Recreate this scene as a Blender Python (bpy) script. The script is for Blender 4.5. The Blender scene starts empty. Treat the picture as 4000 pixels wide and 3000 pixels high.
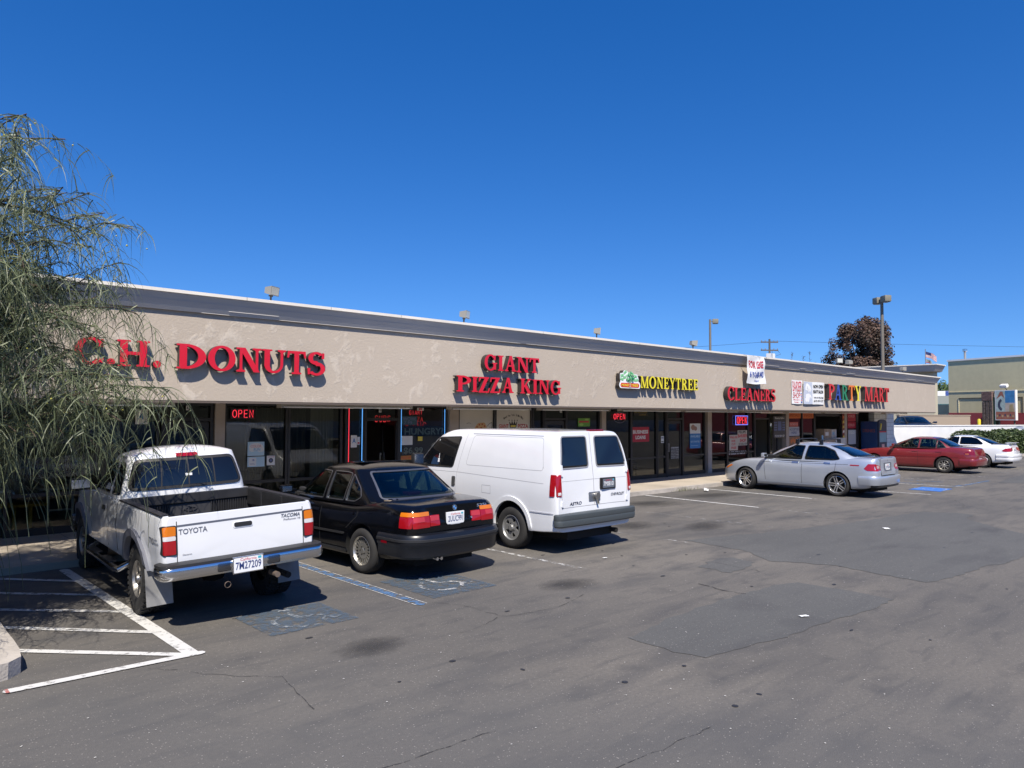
import bpy, bmesh, math, random
from math import radians as R, sin, cos, pi, tan
from mathutils import Vector as V, Matrix as M4
from mathutils.bvhtree import BVHTree
from mathutils.geometry import delaunay_2d_cdt
random.seed(7)
SC = bpy.context.scene
COL = SC.collection
# ------------------------------------------------------------------ camera, sky, sun, exposure
cam_d = bpy.data.cameras.new('camera'); cam = bpy.data.objects.new('camera', cam_d); COL.objects.link(cam)
cam_d.sensor_width = 36; cam_d.lens = 25.893; cam_d.clip_end = 2000; cam_d.clip_start = .05
YAW, PITCH, ROLL = .75287, .041133, .004862
_f = V((sin(YAW)*cos(PITCH), cos(YAW)*cos(PITCH), sin(PITCH))); _r = _f.cross(V((0, 0, 1))).normalized(); _u = _r.cross(_f)
_r2 = cos(ROLL)*_r+sin(ROLL)*_u; _u2 = -sin(ROLL)*_r+cos(ROLL)*_u
_m = M4((_r2, _u2, -_f)).transposed().to_4x4(); _m.translation = V((0, 0, 2.22)); cam.matrix_world = _m
SC.camera = cam
W = bpy.data.worlds.new('World'); SC.world = W; W.use_nodes = True
SUN_EL, SUN_AZ = R(51.8), math.atan2(-.3632, -.4998)      # azimuth from +Y towards +X
nt = W.node_tree; bg = nt.nodes['Background']; sky = nt.nodes.new('ShaderNodeTexSky'); sky.sky_type = 'NISHITA'
sky.sun_disc = False; sky.sun_elevation = SUN_EL; sky.sun_rotation = SUN_AZ % (2*pi)
sky.air_density = 1.0; sky.dust_density = .15; sky.ozone_density = 4.0; sky.altitude = 0
hs = nt.nodes.new('ShaderNodeHueSaturation'); hs.inputs['Saturation'].default_value = 1.35; hs.inputs['Hue'].default_value = .512
tcw = nt.nodes.new('ShaderNodeTexCoord'); up = nt.nodes.new('ShaderNodeVectorMath'); up.inputs[1].default_value = (0, 0, .11)   # keeps the dusty band of the sky model below the skyline
nt.links.new(tcw.outputs['Generated'], up.inputs[0]); nrm = nt.nodes.new('ShaderNodeVectorMath'); nrm.operation = 'NORMALIZE'; nt.links.new(up.outputs[0], nrm.inputs[0]); nt.links.new(nrm.outputs[0], sky.inputs[0])
nt.links.new(sky.outputs[0], hs.inputs['Color']); nt.links.new(hs.outputs[0], bg.inputs[0]); bg.inputs[1].default_value = .1
sl = bpy.data.lights.new('sun', 'SUN'); sl.energy = 4.2; sl.angle = R(.5); sl.color = (1, .93, .83)
so = bpy.data.objects.new('sun', sl); COL.objects.link(so)
so.rotation_euler = V((.3632, .4998, -.7863)).to_track_quat('-Z', 'Y').to_euler(); so.location = (-20, -30, 50)
SC.view_settings.view_transform = 'Standard'; SC.view_settings.look = 'None'; SC.view_settings.gamma = 1
SC.view_settings.exposure = .7
SC.render.film_transparent = False
SC.cycles.max_bounces = 8; SC.cycles.transparent_max_bounces = 16; SC.cycles.glossy_bounces = 4; SC.cycles.use_denoising = True
SC.cycles.caustics_reflective = False; SC.cycles.caustics_refractive = False

# ------------------------------------------------------------------ materials
MATS = {}
def nodes(m): return m.node_tree.nodes, m.node_tree.links
def mat(name, col=(.5, .5, .5), rough=.6, metal=0., coat=0., spec=.5, emit=None, estr=1., noise=None, bump=None):
    """plain procedural surface; noise=(scale, amount[, stretch]) mottles the colour, bump=(scale, strength)"""
    if name in MATS: return MATS[name]
    m = bpy.data.materials.new(name); m.use_nodes = True; MATS[name] = m
    N, L = nodes(m); b = N['Principled BSDF']
    b.inputs['Base Color'].default_value = (*col, 1); b.inputs['Roughness'].default_value = rough
    b.inputs['Metallic'].default_value = metal; b.inputs['Coat Weight'].default_value = coat; b.inputs['Coat Roughness'].default_value = .06
    b.inputs['Specular IOR Level'].default_value = spec
    if emit: b.inputs['Emission Color'].default_value = (*emit, 1); b.inputs['Emission Strength'].default_value = estr
    tc = N.new('ShaderNodeTexCoord')
    if noise:
        n = N.new('ShaderNodeTexNoise'); n.inputs['Scale'].default_value = noise[0]; n.inputs['Detail'].default_value = 5
        mp = N.new('ShaderNodeMapping'); L.new(tc.outputs['Object'], mp.inputs[0]); L.new(mp.outputs[0], n.inputs[0])
        if len(noise) > 2: mp.inputs['Scale'].default_value = noise[2]
        r = N.new('ShaderNodeMapRange'); r.inputs[1].default_value = .3; r.inputs[2].default_value = .7
        r.inputs[3].default_value = 1-noise[1]; r.inputs[4].default_value = 1+noise[1]*.6
        L.new(n.outputs[0], r.inputs[0])
        x = N.new('ShaderNodeVectorMath'); x.operation = 'SCALE'; x.inputs[0].default_value = col
        L.new(r.outputs[0], x.inputs['Scale']); L.new(x.outputs[0], b.inputs['Base Color'])
    if bump:
        n2 = N.new('ShaderNodeTexNoise'); n2.inputs['Scale'].default_value = bump[0]; n2.inputs['Detail'].default_value = 6
        L.new(tc.outputs['Object'], n2.inputs[0])
        bp = N.new('ShaderNodeBump'); bp.inputs['Strength'].default_value = bump[1]; bp.inputs['Distance'].default_value = .02
        L.new(n2.outputs[0], bp.inputs['Height']); L.new(bp.outputs[0], b.inputs['Normal'])
    return m
def glass(name, tint=(.6, .62, .62), rough=.0, ior=.05):
    if name in MATS: return MATS[name]
    m = bpy.data.materials.new(name); m.use_nodes = True; MATS[name] = m
    N, L = nodes(m); N.remove(N['Principled BSDF']); out = N['Material Output']
    t = N.new('ShaderNodeBsdfTransparent'); t.inputs[0].default_value = (*tint, 1)
    g = N.new('ShaderNodeBsdfGlossy'); g.inputs['Roughness'].default_value = rough; g.inputs[0].default_value = (1, 1, 1, 1)
    lw = N.new('ShaderNodeLayerWeight'); lw.inputs[0].default_value = .5; pw = N.new('ShaderNodeMath'); pw.operation = 'POWER'; pw.inputs[1].default_value = 4.2; L.new(lw.outputs['Facing'], pw.inputs[0])
    ma = N.new('ShaderNodeMath'); ma.operation = 'MULTIPLY_ADD'; ma.inputs[1].default_value = .9; ma.inputs[2].default_value = ior; L.new(pw.outputs[0], ma.inputs[0])
    x = N.new('ShaderNodeMixShader'); L.new(ma.outputs[0], x.inputs[0]); L.new(t.outputs[0], x.inputs[1]); L.new(g.outputs[0], x.inputs[2])
    L.new(x.outputs[0], out.inputs[0]); return m
def paint(name, col, metal=0., rough=.35, dirt=.06):
    m = mat(name, col, rough, metal, 1.0, noise=(1.7, dirt)); return m

# ------------------------------------------------------------------ object helpers
def tag(o, label=None, cat=None, group=None, kind=None):
    if label: o['label'] = label
    if cat: o['category'] = cat
    if group: o['group'] = group
    if kind: o['kind'] = kind
    return o
def thing(name, label, cat, loc=(0, 0, 0), rz=0., group=None):
    o = bpy.data.objects.new(name, None); COL.objects.link(o); o.empty_display_size = .2
    o.location = loc; o.rotation_euler = (0, 0, rz); return tag(o, label, cat, group)
def obj(name, bm, mats, parent=None, smooth=None, loc=None):
    me = bpy.data.meshes.new(name)
    if isinstance(bm, bpy.types.Mesh): me = bm
    else: bm.to_mesh(me); bm.free()
    for m in (mats if isinstance(mats, (list, tuple)) else [mats]):
        if len(me.materials) < (len(mats) if isinstance(mats, (list, tuple)) else 1): me.materials.append(m)
    if smooth is not None:
        me.polygons.foreach_set('use_smooth', [True]*len(me.polygons))
        if smooth < 180: me.set_sharp_from_angle(angle=R(smooth))
    o = bpy.data.objects.new(name, me); COL.objects.link(o)
    if parent: o.parent = parent
    if loc: o.location = loc
    return o
def struct(name, bm, mats, **k): return tag(obj(name, bm, mats, **k), kind='structure')
def single(name, bm, mats, label, cat, group=None, **k): return tag(obj(name, bm, mats, **k), label, cat, group)
def copy_tree(o, parent=None):
    c = o.copy(); COL.objects.link(c)
    if parent: c.parent = parent
    for ch in list(o.children): copy_tree(ch, c)
    return c
def B(): return bmesh.new()
def face(bm, vs, mi=0):
    try: f = bm.faces.new(vs); f.material_index = mi; return f
    except ValueError: return None
def box(bm, a, b, mi=0, mx=None, bev=0.):
    x0, y0, z0 = a; x1, y1, z1 = b
    vs = [bm.verts.new((x, y, z)) for z in (z0, z1) for x, y in ((x0, y0), (x1, y0), (x1, y1), (x0, y1))]
    fs = [face(bm, [vs[i] for i in q], mi) for q in ((3, 2, 1, 0), (4, 5, 6, 7), (0, 1, 5, 4), (1, 2, 6, 5), (2, 3, 7, 6), (3, 0, 4, 7))]
    if mx is not None: bmesh.ops.transform(bm, matrix=mx, verts=vs)
    if bev:
        es = list({e for v in vs for e in v.link_edges})
        r = bmesh.ops.bevel(bm, geom=es, offset=bev, segments=2, affect='EDGES', profile=.6)
        for f in r['faces']: f.material_index = mi
    return vs
def tube(bm, pts, r, n=8, mi=0, cap=True):
    rs = r if isinstance(r, (list, tuple)) else [r]*len(pts); pts = [V(p) for p in pts]; rings = []
    up = V((.13, .27, .95)).normalized()
    for i, p in enumerate(pts):
        d = (pts[min(i+1, len(pts)-1)]-pts[max(i-1, 0)])
        if d.length < 1e-9: d = V((0, 0, 1))
        d.normalize(); a = d.cross(up)
        if a.length < .05: a = d.cross(V((1, 0, 0)))
        a.normalize(); b = d.cross(a)
        rings.append([bm.verts.new(p+rs[i]*(a*cos(2*pi*k/n)+b*sin(2*pi*k/n))) for k in range(n)])
    for r0, r1 in zip(rings, rings[1:]):
        for k in range(n): face(bm, [r0[k], r0[(k+1) % n], r1[(k+1) % n], r1[k]], mi)
    if cap: face(bm, rings[0][::-1], mi); face(bm, rings[-1], mi)
def lathe(bm, prof, n=32, axis='z', mi=0, c=(0, 0, 0), closed=False):
    """prof = [(radius, height along axis)]"""
    def P(r, h, a):
        if axis == 'z': q = (r*cos(a), r*sin(a), h)
        elif axis == 'y': q = (r*cos(a), h, r*sin(a))
        else: q = (h, r*cos(a), r*sin(a))
        return (q[0]+c[0], q[1]+c[1], q[2]+c[2])
    rings = [[bm.verts.new(P(r, h, 2*pi*k/n)) for k in range(n)] if r > 1e-6 else [bm.verts.new(P(0, h, 0))] for r, h in prof]
    prs = list(zip(rings, rings[1:]))+([(rings[-1], rings[0])] if closed else [])
    for A, Bq in prs:
        for k in range(n):
            k2 = (k+1) % n
            if len(A) == 1 and len(Bq) == 1: continue
            if len(A) == 1: face(bm, [A[0], Bq[k2], Bq[k]], mi)
            elif len(Bq) == 1: face(bm, [A[k], A[k2], Bq[0]], mi)
            else: face(bm, [A[k], A[k2], Bq[k2], Bq[k]], mi)
def fixn(bm): bmesh.ops.recalc_face_normals(bm, faces=bm.faces[:]); return bm
def shape2d(polys, eps=1e-5):
    """union of 2-D polygons -> (verts, triangles)"""
    vs, fs = [], []
    for p in polys:
        if sum(a[0]*b[1]-b[0]*a[1] for a, b in zip(p, list(p[1:])+[p[0]])) < 0: p = list(p)[::-1]
        fs.append(list(range(len(vs), len(vs)+len(p)))); vs += [V((q[0], q[1])) for q in p]
    o = delaunay_2d_cdt(vs, [], fs, 0, eps)
    return o[0], [f for f, of in zip(o[2], o[5]) if of]
def add2d(bm, tri, fn, d0, d1, mi=0, ms=None):
    """extrude a 2-D triangulation between depths d0 (face side) and d1; fn(u, v, d) -> 3-D"""
    vs, fs = tri; ms = mi if ms is None else ms; used = sorted({i for f in fs for i in f})
    top = {i: bm.verts.new(fn(vs[i][0], vs[i][1], d0)) for i in used}
    for f in fs: face(bm, [top[i] for i in f], mi)
    if d1 is None: return
    bot = {i: bm.verts.new(fn(vs[i][0], vs[i][1], d1)) for i in used}
    cnt = {}
    for f in fs:
        face(bm, [bot[i] for i in f[::-1]], ms)
        for a, b in zip(f, list(f[1:])+[f[0]]): cnt[(a, b)] = 1
    for (a, b) in cnt:
        if (b, a) not in cnt: face(bm, [top[b], top[a], bot[a], bot[b]], ms)
def rrect(x0, y0, x1, y1, r, n=4):
    P = []
    for cx, cy, a0 in ((x1-r, y1-r, 0), (x0+r, y1-r, 90), (x0+r, y0+r, 180), (x1-r, y0+r, 270)):
        P += [(cx+r*cos(R(a0+90*k/n)), cy+r*sin(R(a0+90*k/n))) for k in range(n+1)]
    return P
def rpoly(pts, r, n=4):
    """polygon with rounded corners"""
    P = []; m = len(pts)
    for i in range(m):
        p = V(pts[i]); a = V(pts[i-1])-p; b = V(pts[(i+1) % m])-p
        rr = min(r, a.length*.45, b.length*.45); a = a.normalized()*rr; b = b.normalized()*rr
        for k in range(n+1):
            t = k/n; q = (p+a)*(1-t)**2+p*2*t*(1-t)+(p+b)*t*t; P.append((q[0], q[1]))
    return P
def ell(cx, cy, rx, ry=None, n=20): ry = ry or rx; return [(cx+rx*cos(2*pi*k/n), cy+ry*sin(2*pi*k/n)) for k in range(n)]
def stroke(pts, w, closed=False):
    """quads along a polyline plus round joints"""
    P = []; L = list(zip(pts, pts[1:]))+([(pts[-1], pts[0])] if closed else [])
    for a, b in L:
        d = V((b[0]-a[0], b[1]-a[1]));
        if d.length < 1e-6: continue
        d.normalize(); n = V((-d[1], d[0]))*w/2
        P.append([(a[0]-n[0], a[1]-n[1]), (b[0]-n[0], b[1]-n[1]), (b[0]+n[0], b[1]+n[1]), (a[0]+n[0], a[1]+n[1])])
    for q in pts: P.append(ell(q[0], q[1], w/2*.98, n=8))
    return P
TXT = {}
def text2d(s, bold=0.):
    """outline of a text in Blender's built-in font: (verts, faces, width, height) normalised to cap height 1"""
    k = (s, bold)
    if k not in TXT:
        c = bpy.data.curves.new('t', 'FONT'); c.body = s; c.size = 1; c.offset = bold; c.resolution_u = 3
        o = bpy.data.objects.new('t', c); me = bpy.data.meshes.new_from_object(o)
        vs = [v.co.to_2d() for v in me.vertices]; fs = [list(p.vertices) for p in me.polygons]
        bpy.data.objects.remove(o); bpy.data.curves.remove(c); bpy.data.meshes.remove(me)
        x0 = min(v[0] for v in vs); x1 = max(v[0] for v in vs); y0 = min(v[1] for v in vs); y1 = max(v[1] for v in vs)
        TXT[k] = ([((v[0]-x0)/(x1-x0), (v[1]-y0)/(y1-y0)) for v in vs], fs)
    return TXT[k]
def text(bm, s, fn, x0, y0, x1, y1, d0, d1=None, mi=0, bold=0., slant=0.):
    """fit text into the rectangle"""
    vs, fs = text2d(s, bold)
    add2d(bm, ([(x0+v[0]*(x1-x0)+slant*(v[1]-.5)*(y1-y0), y0+v[1]*(y1-y0)) for v in vs], fs), fn, d0, d1, mi)
def fwall(Y):           # (x, z, depth) on a wall facing the camera side (-Y)
    return lambda u, v, d: (u, Y-d, v)
def lerp(a, b, t): return a+(b-a)*t
def interp(tab, x):
    """piecewise cubic (monotone-ish) through sorted (x, y) points"""
    if x <= tab[0][0]: return tab[0][1]
    if x >= tab[-1][0]: return tab[-1][1]
    for i in range(len(tab)-1):
        if tab[i][0] <= x <= tab[i+1][0]:
            x0, y0 = tab[i]; x1, y1 = tab[i+1]; h = x1-x0; t = (x-x0)/h
            def sl(j):
                if j <= 0 or j >= len(tab)-1: return None
                a = (tab[j][1]-tab[j-1][1])/(tab[j][0]-tab[j-1][0]); b = (tab[j+1][1]-tab[j][1])/(tab[j+1][0]-tab[j][0])
                return 0 if a*b <= 0 else 2*a*b/(a+b)
            s = (y1-y0)/h; m0 = sl(i); m1 = sl(i+1); m0 = s if m0 is None else m0; m1 = s if m1 is None else m1
            t2 = t*t; t3 = t2*t
            return y0*(2*t3-3*t2+1)+m0*h*(t3-2*t2+t)+y1*(-2*t3+3*t2)+m1*h*(t3-t2)
def apply_mods(me, mods):
    """mods = [(type, {settings})] applied through the dependency graph"""
    o = bpy.data.objects.new('tmp', me); COL.objects.link(o); extra = []
    for t, s in mods:
        md = o.modifiers.new(t, t)
        for k, v in s.items():
            if k == 'object_bm':
                m2 = bpy.data.meshes.new('cut'); v[0].to_mesh(m2); v[0].free()
                if v[1]: m2.materials.append(v[1])
                v = bpy.data.objects.new('cut', m2); COL.objects.link(v); extra.append(v); k = 'object'
            setattr(md, k, v)
    dg = bpy.context.evaluated_depsgraph_get(); dg.update()
    r = bpy.data.meshes.new_from_object(o.evaluated_get(dg), depsgraph=dg)
    for e in extra+[o]: bpy.data.objects.remove(e)
    return r
# ------------------------------------------------------------------ ground, markings, pavement
def m_asphalt(name='asphalt', ca=(.125, .115, .1), cb=(.2, .178, .146), zone=True, dark=1.):
    m = mat(name, (.12, .105, .092), .9); N, L = nodes(m); b = N['Principled BSDF']
    tc = N.new('ShaderNodeTexCoord'); 
    def noise(s, d=5, st=None, rz=0.):
        n = N.new('ShaderNodeTexNoise'); n.inputs['Scale'].default_value = s; n.inputs['Detail'].default_value = d
        if st:
            mp = N.new('ShaderNodeMapping'); mp.inputs['Scale'].default_value = st; mp.inputs['Rotation'].default_value = (0, 0, rz); L.new(tc.outputs['Object'], mp.inputs[0]); L.new(mp.outputs[0], n.inputs[0])
        else: L.new(tc.outputs['Object'], n.inputs[0])
        return n.outputs[0]
    def rng(x, a, b_, c, d):
        r = N.new('ShaderNodeMapRange'); r.inputs[1].default_value = a; r.inputs[2].default_value = b_; r.inputs[3].default_value = c; r.inputs[4].default_value = d; L.new(x, r.inputs[0]); return r.outputs[0]
    def mix(f, a, b_):
        x = N.new('ShaderNodeMix'); x.data_type = 'RGBA'
        L.new(f, x.inputs[0])
        for i, v in ((6, a), (7, b_)):
            if isinstance(v, tuple): x.inputs[i].default_value = (*v, 1)
            else: L.new(v, x.inputs[i])
        return x.outputs[2]
    c = mix(rng(noise(.22, 3), .36, .64, 0, 1), ca, cb)
    c = mix(rng(noise(.7, 8, (1, 2.2, 1)), .54, .74, 0, .75), c, (.06, .059, .06))
    c = mix(rng(noise(2.6, 6), .56, .74, 0, .55*dark), c, (.062, .06, .058))
    c = mix(rng(noise(1.5, 9, (.3, 1.5, 1), R(43)), .5, .7, 0, .55*dark), c, (.058, .058, .06))      # scuffs and drive marks across the aisle
    c = mix(rng(noise(5, 9, (.25, 1.4, 1), R(40)), .56, .68, 0, .4*dark), c, (.05, .05, .052))
    c = mix(rng(noise(28, 4), .35, .7, 0, .4), c, (.075, .07, .064))
    if zone:      # smoother, greyer resealed area in the near left of the lot
        sx = N.new('ShaderNodeSeparateXYZ'); L.new(tc.outputs['Object'], sx.inputs[0]); a1 = N.new('ShaderNodeMath'); a1.operation = 'MULTIPLY_ADD'; a1.inputs[1].default_value = .9; L.new(sx.outputs[1], a1.inputs[0]); L.new(sx.outputs[0], a1.inputs[2])
        a2 = N.new('ShaderNodeMath'); a2.operation = 'MULTIPLY_ADD'; a2.inputs[1].default_value = 2.4; L.new(noise(.6, 6), a2.inputs[0]); L.new(a1.outputs[0], a2.inputs[2]); c = mix(rng(a2.outputs[0], 8.2, 10.2, .6, 0), c, (.1, .099, .096))
    v = N.new('ShaderNodeTexVoronoi'); v.inputs['Scale'].default_value = 55; L.new(tc.outputs['Object'], v.inputs[0])
    sep = N.new('ShaderNodeSeparateColor'); L.new(v.outputs['Color'], sep.inputs[0])
    mu = N.new('ShaderNodeMath'); mu.operation = 'MULTIPLY'; L.new(rng(v.outputs['Distance'], .22, .3, 1, 0), mu.inputs[0]); L.new(rng(sep.outputs[0], .8, .93, 0, 1), mu.inputs[1])
    m2 = N.new('ShaderNodeMath'); m2.operation = 'MULTIPLY'; L.new(mu.outputs[0], m2.inputs[0]); m2.inputs[1].default_value = .8
    c = mix(m2.outputs[0], c, (.36, .33, .29))
    c = mix(rng(noise(150, 2), .3, .7, 0, .5), c, (.05, .047, .045))
    L.new(c, b.inputs['Base Color'])
    bp = N.new('ShaderNodeBump'); bp.inputs['Strength'].default_value = .5; bp.inputs['Distance'].default_value = .006
    L.new(noise(120, 3), bp.inputs['Height']); L.new(bp.outputs[0], b.inputs['Normal'])
    return m
ASPH = m_asphalt()
bm = B(); box(bm, (-120, -140, -.4), (300, 260, 0)); struct('parking_lot', bm, ASPH)
def worn(name, col, thr, a=1., base=None):
    """paint or patch worn through to the asphalt: alpha by noise"""
    m = mat(name, col, .85); N, L = nodes(m); b = N['Principled BSDF']; tc = N.new('ShaderNodeTexCoord')
    n = N.new('ShaderNodeTexNoise'); n.inputs['Scale'].default_value = 9; n.inputs['Detail'].default_value = 9; n.inputs['Roughness'].default_value = .75
    L.new(tc.outputs['Object'], n.inputs[0])
    r = N.new('ShaderNodeMapRange'); r.inputs[1].default_value = thr-.06; r.inputs[2].default_value = thr+.06; r.inputs[3].default_value = 0; r.inputs[4].default_value = a
    L.new(n.outputs[0], r.inputs[0]); L.new(r.outputs[0], b.inputs['Alpha']); return m
def m_patch(name, col):
    m = mat(name, col, .88, noise=(3, .18), bump=(90, .25)); return m
PATCH = m_asphalt('asphalt_patch', (.1, .101, .095), (.125, .124, .115), False, .4)
def flat(name, polys, z, m, kind='structure'):
    bm = B(); add2d(bm, shape2d(polys), lambda u, v, d: (u, v, z), 0, None); fixn(bm)
    for f in bm.faces:
        if f.normal.z < 0: f.normal_flip()
    return tag(obj(name, bm, m), kind=kind)
def rough_poly(P, amp=.05, step=.12, seed=1):
    rnd = random.Random(seed); Q = []
    for a, b in zip(P, P[1:]+P[:1]):
        n = max(1, int(math.hypot(b[0]-a[0], b[1]-a[1])/step))
        for k in range(n): Q.append((lerp(a[0], b[0], k/n)+rnd.uniform(-amp, amp), lerp(a[1], b[1], k/n)+rnd.uniform(-amp, amp)))
    return Q
flat('asphalt_patch', [rough_poly([(11.25, 7.49), (11.11, 6.24), (10.63, 5.58), (10.87, 5.16), (11.03, 4.73), (10.93, 4.19), (10.84, 3.45), (11.55, 3.3), (12.84, 3.22), (12.95, 3.12), (13.96, 3.03), (15.59, 2.98), (16.46, 3.3), (17.32, 4.29), (18.22, 4.99), (19.08, 5.07), (19.12, 5.47), (18.68, 6.08), (17.0, 6.25), (15.69, 6.43), (13.15, 6.97), (11.77, 7.39)], .03)], .004, PATCH)
flat('asphalt_patch', [rough_poly([(5.91, 4.61), (6.89, 4.77), (7.81, 4.8), (8.49, 4.77), (9.15, 4.74), (9.54, 4.62), (9.58, 4.14), (9.55, 3.41), (8.69, 3.42), (8.11, 3.51), (7.14, 3.58), (6.61, 3.68), (6.23, 3.71), (5.98, 3.78), (5.91, 4.07)], .025, seed=2)], .004, PATCH)
flat('asphalt_patch', [rough_poly([(9.44, 6.06), (10.14, 6.22), (10.46, 6.14), (10.36, 5.72), (9.77, 5.49), (9.4, 5.55)], .05, seed=3)], .004, PATCH)
flat('asphalt_patch', [rough_poly([(28.95, 6.97), (31.62, 7.21), (34.6, 7.32), (36, 6.2), (29.29, 6.31)], .03, seed=4)], .004, PATCH)
def m_stain():
    m = mat('oil_stain', (.03, .029, .028), .7); N, L = nodes(m); b = N['Principled BSDF']; tc = N.new('ShaderNodeTexCoord'); g = N.new('ShaderNodeTexGradient'); g.gradient_type = 'SPHERICAL'
    n = N.new('ShaderNodeTexNoise'); n.inputs['Scale'].default_value = 3.5; n.inputs['Detail'].default_value = 7; ad = N.new('ShaderNodeVectorMath'); ad.operation = 'MULTIPLY_ADD'; ad.inputs[1].default_value = (.55, .55, 0)
    L.new(tc.outputs['Object'], n.inputs[0]); L.new(n.outputs['Color'], ad.inputs[0]); sb = N.new('ShaderNodeVectorMath'); sb.inputs[1].default_value = (-.27, -.27, 0); L.new(tc.outputs['Object'], sb.inputs[0]); L.new(sb.outputs[0], ad.inputs[2]); L.new(ad.outputs[0], g.inputs[0])
    r = N.new('ShaderNodeMapRange'); r.inputs[1].default_value = .15; r.inputs[2].default_value = .8; r.inputs[4].default_value = .42; L.new(g.outputs['Fac'], r.inputs[0]); L.new(r.outputs[0], b.inputs['Alpha']); return m
STAIN = m_stain()
for i, (x, y, rx, ry) in enumerate([(15.2, 11.2, 1.3, .8), (18.1, 11.2, 1.6, .7), (6.6, 11.3, .9, 1), (3.9, 6.1, .5, .35), (12.3, 11.0, 1.2, .9), (7.2, 6.6, .6, .4), (11.9, 9.2, .9, .6), (13, 8.2, 1.0, .5), (9.8, 10.2, .7, .9), (24, 11, 1, .8)]):
    o = flat('oil_stain', [ell(0, 0, 1, 1, 24)], 0, STAIN); o.location = (x, y, .0045+.0001*i); o.scale = (rx, ry, 1); o.rotation_euler = (0, 0, R(-20+i*11 % 40))
flat('oil_stain', [ell(random.uniform(3, 18), random.uniform(2.2, 9), random.uniform(.015, .05), random.uniform(.012, .03), 7) for k in range(0, 34)], .0055, mat('tar_spot', (.028, .028, .03), .6))
flat('gravel_specks', [ell(x, y, s, s*.8, 5) for x, y, s in [(random.uniform(1, 12), random.uniform(1.3, 7), random.uniform(.004, .01)) for k in range(220)]], .0062, mat('pale_grit', (.5, .48, .44), .9))
WHITE = worn('road_paint', (.6, .59, .56), .45, .9); WHITE2 = worn('worn_road_paint', (.6, .59, .56), .53, .75)
FRESH = worn('solid_road_paint', (.62, .61, .58), .4, .95)
BLUE = worn('blue_road_paint', (.09, .2, .38), .5, .75); BLUEF = worn('fresh_blue_paint', (.035, .16, .5), .36, .95); BLUEW = worn('faded_blue_paint', (.075, .115, .16), .47, .6)
def line(name, P, w, m, z=.008): return flat(name, [q for q in stroke(P, w)], z, m)
line('parking_line', [(2.56, 11.9), (2.56, 7.02)], .13, FRESH)
for k, (r_, l_) in enumerate([((2.56, 10.96), (1.0, 12.76)), ((2.56, 9.97), (.6, 12.0)), ((2.52, 9.0), (.6, 10.93)), ((2.54, 7.93), (.9, 9.74)), ((2.49, 7.04), (1.0, 8.6))]):
    line('hatch_line', [r_, l_], .09, FRESH if k in (0, 4) else WHITE, .0095)
line('parking_line', [(2.62, 6.99), (1.9, 7.02), (1.16, 7.05)], .1, FRESH, .011)
flat('parking_line_end', [[(1.13, 7.0), (1.155, 7.0), (1.155, 7.1), (1.13, 7.1)]], .0125, worn('red_kerb_paint', (.45, .14, .12), .45, .8))
line('blue_parking_line', [(5.19, 10.9), (5.17, 7.05)], .1, BLUE, .008)
line('parking_line', [(5.12, 10.9), (5.1, 7.05)], .012, WHITE, .0095); line('parking_line', [(5.26, 10.9), (5.24, 7.03)], .012, WHITE, .0095)
line('parking_line', [(8.06, 12.0), (8.07, 7.1)], .09, WHITE2)
line('parking_line', [(10.97, 11.9), (11.06, 7.12)], .08, worn('very_worn_paint', (.62, .61, .58), .585, .75))
line('parking_line', [(13.8, 12.2), (13.85, 7.2)], .08, MATS['very_worn_paint'])
for x in (16.66, 19.52): line('parking_line', [(x, 12.34), (x-.1, 9.0)], .09, FRESH); line('parking_line', [(x-.1, 9.0), (x-.2, 7.2)], .08, MATS['very_worn_paint'])
line('parking_line', [(22.5, 12.3), (23.0, 7.2)], .09, WHITE); line('parking_line', [(25.4, 11.9), (26.3, 7.3)], .09, WHITE)
for x in (28.3, 31.1, 34.0, 36.9): line('parking_line', [(x, 12.2), (x+.2, 7.9)], .09, WHITE2)
line('blue_parking_line', [(26.13, 7.55), (27.2, 7.42), (29.48, 7.38)], .11, BLUE); line('blue_parking_line', [(26.41, 9.4), (26.46, 8.5)], .14, BLUE); line('blue_parking_line', [(27.6, 9.4), (27.7, 8.3)], .14, BLUE)
def wheelchair(cx, cy, s):
    P = [ell(cx+.02*s, cy+.33*s, .075*s, n=10)]
    P += stroke([(cx+.0*s, cy+.22*s), (cx+.02*s, cy-.02*s), (cx+.22*s, cy-.04*s), (cx+.3*s, cy-.26*s), (cx+.38*s, cy-.24*s)], .06*s)
    P += stroke([(cx-.02*s+.27*s*cos(a), cy-.1*s+.27*s*sin(a)) for a in [R(120+i*20) for i in range(12)]], .055*s)
    return P
for (x0, x1, y0, y1), m1, m2 in (((3.33, 4.33, 7.03, 7.93), BLUEW, worn('faint_paint', (.5, .52, .52), .56, .6)), ((5.44, 6.46, 7.16, 8.35), BLUEW, WHITE2), ((24.1, 25.3, 7.28, 8.14), BLUEF, WHITE2)):
    flat('accessible_bay_square', [[(x0, y0), (x1, y0), (x1, y1), (x0, y1)]], .008, m1)
    flat('accessible_bay_symbol', wheelchair((x0+x1)/2, (y0+y1)/2, 1.0*(x1-x0)), .0125, m2)
CRACK = worn('crack', (.045, .042, .038), .47, .85)
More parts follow.
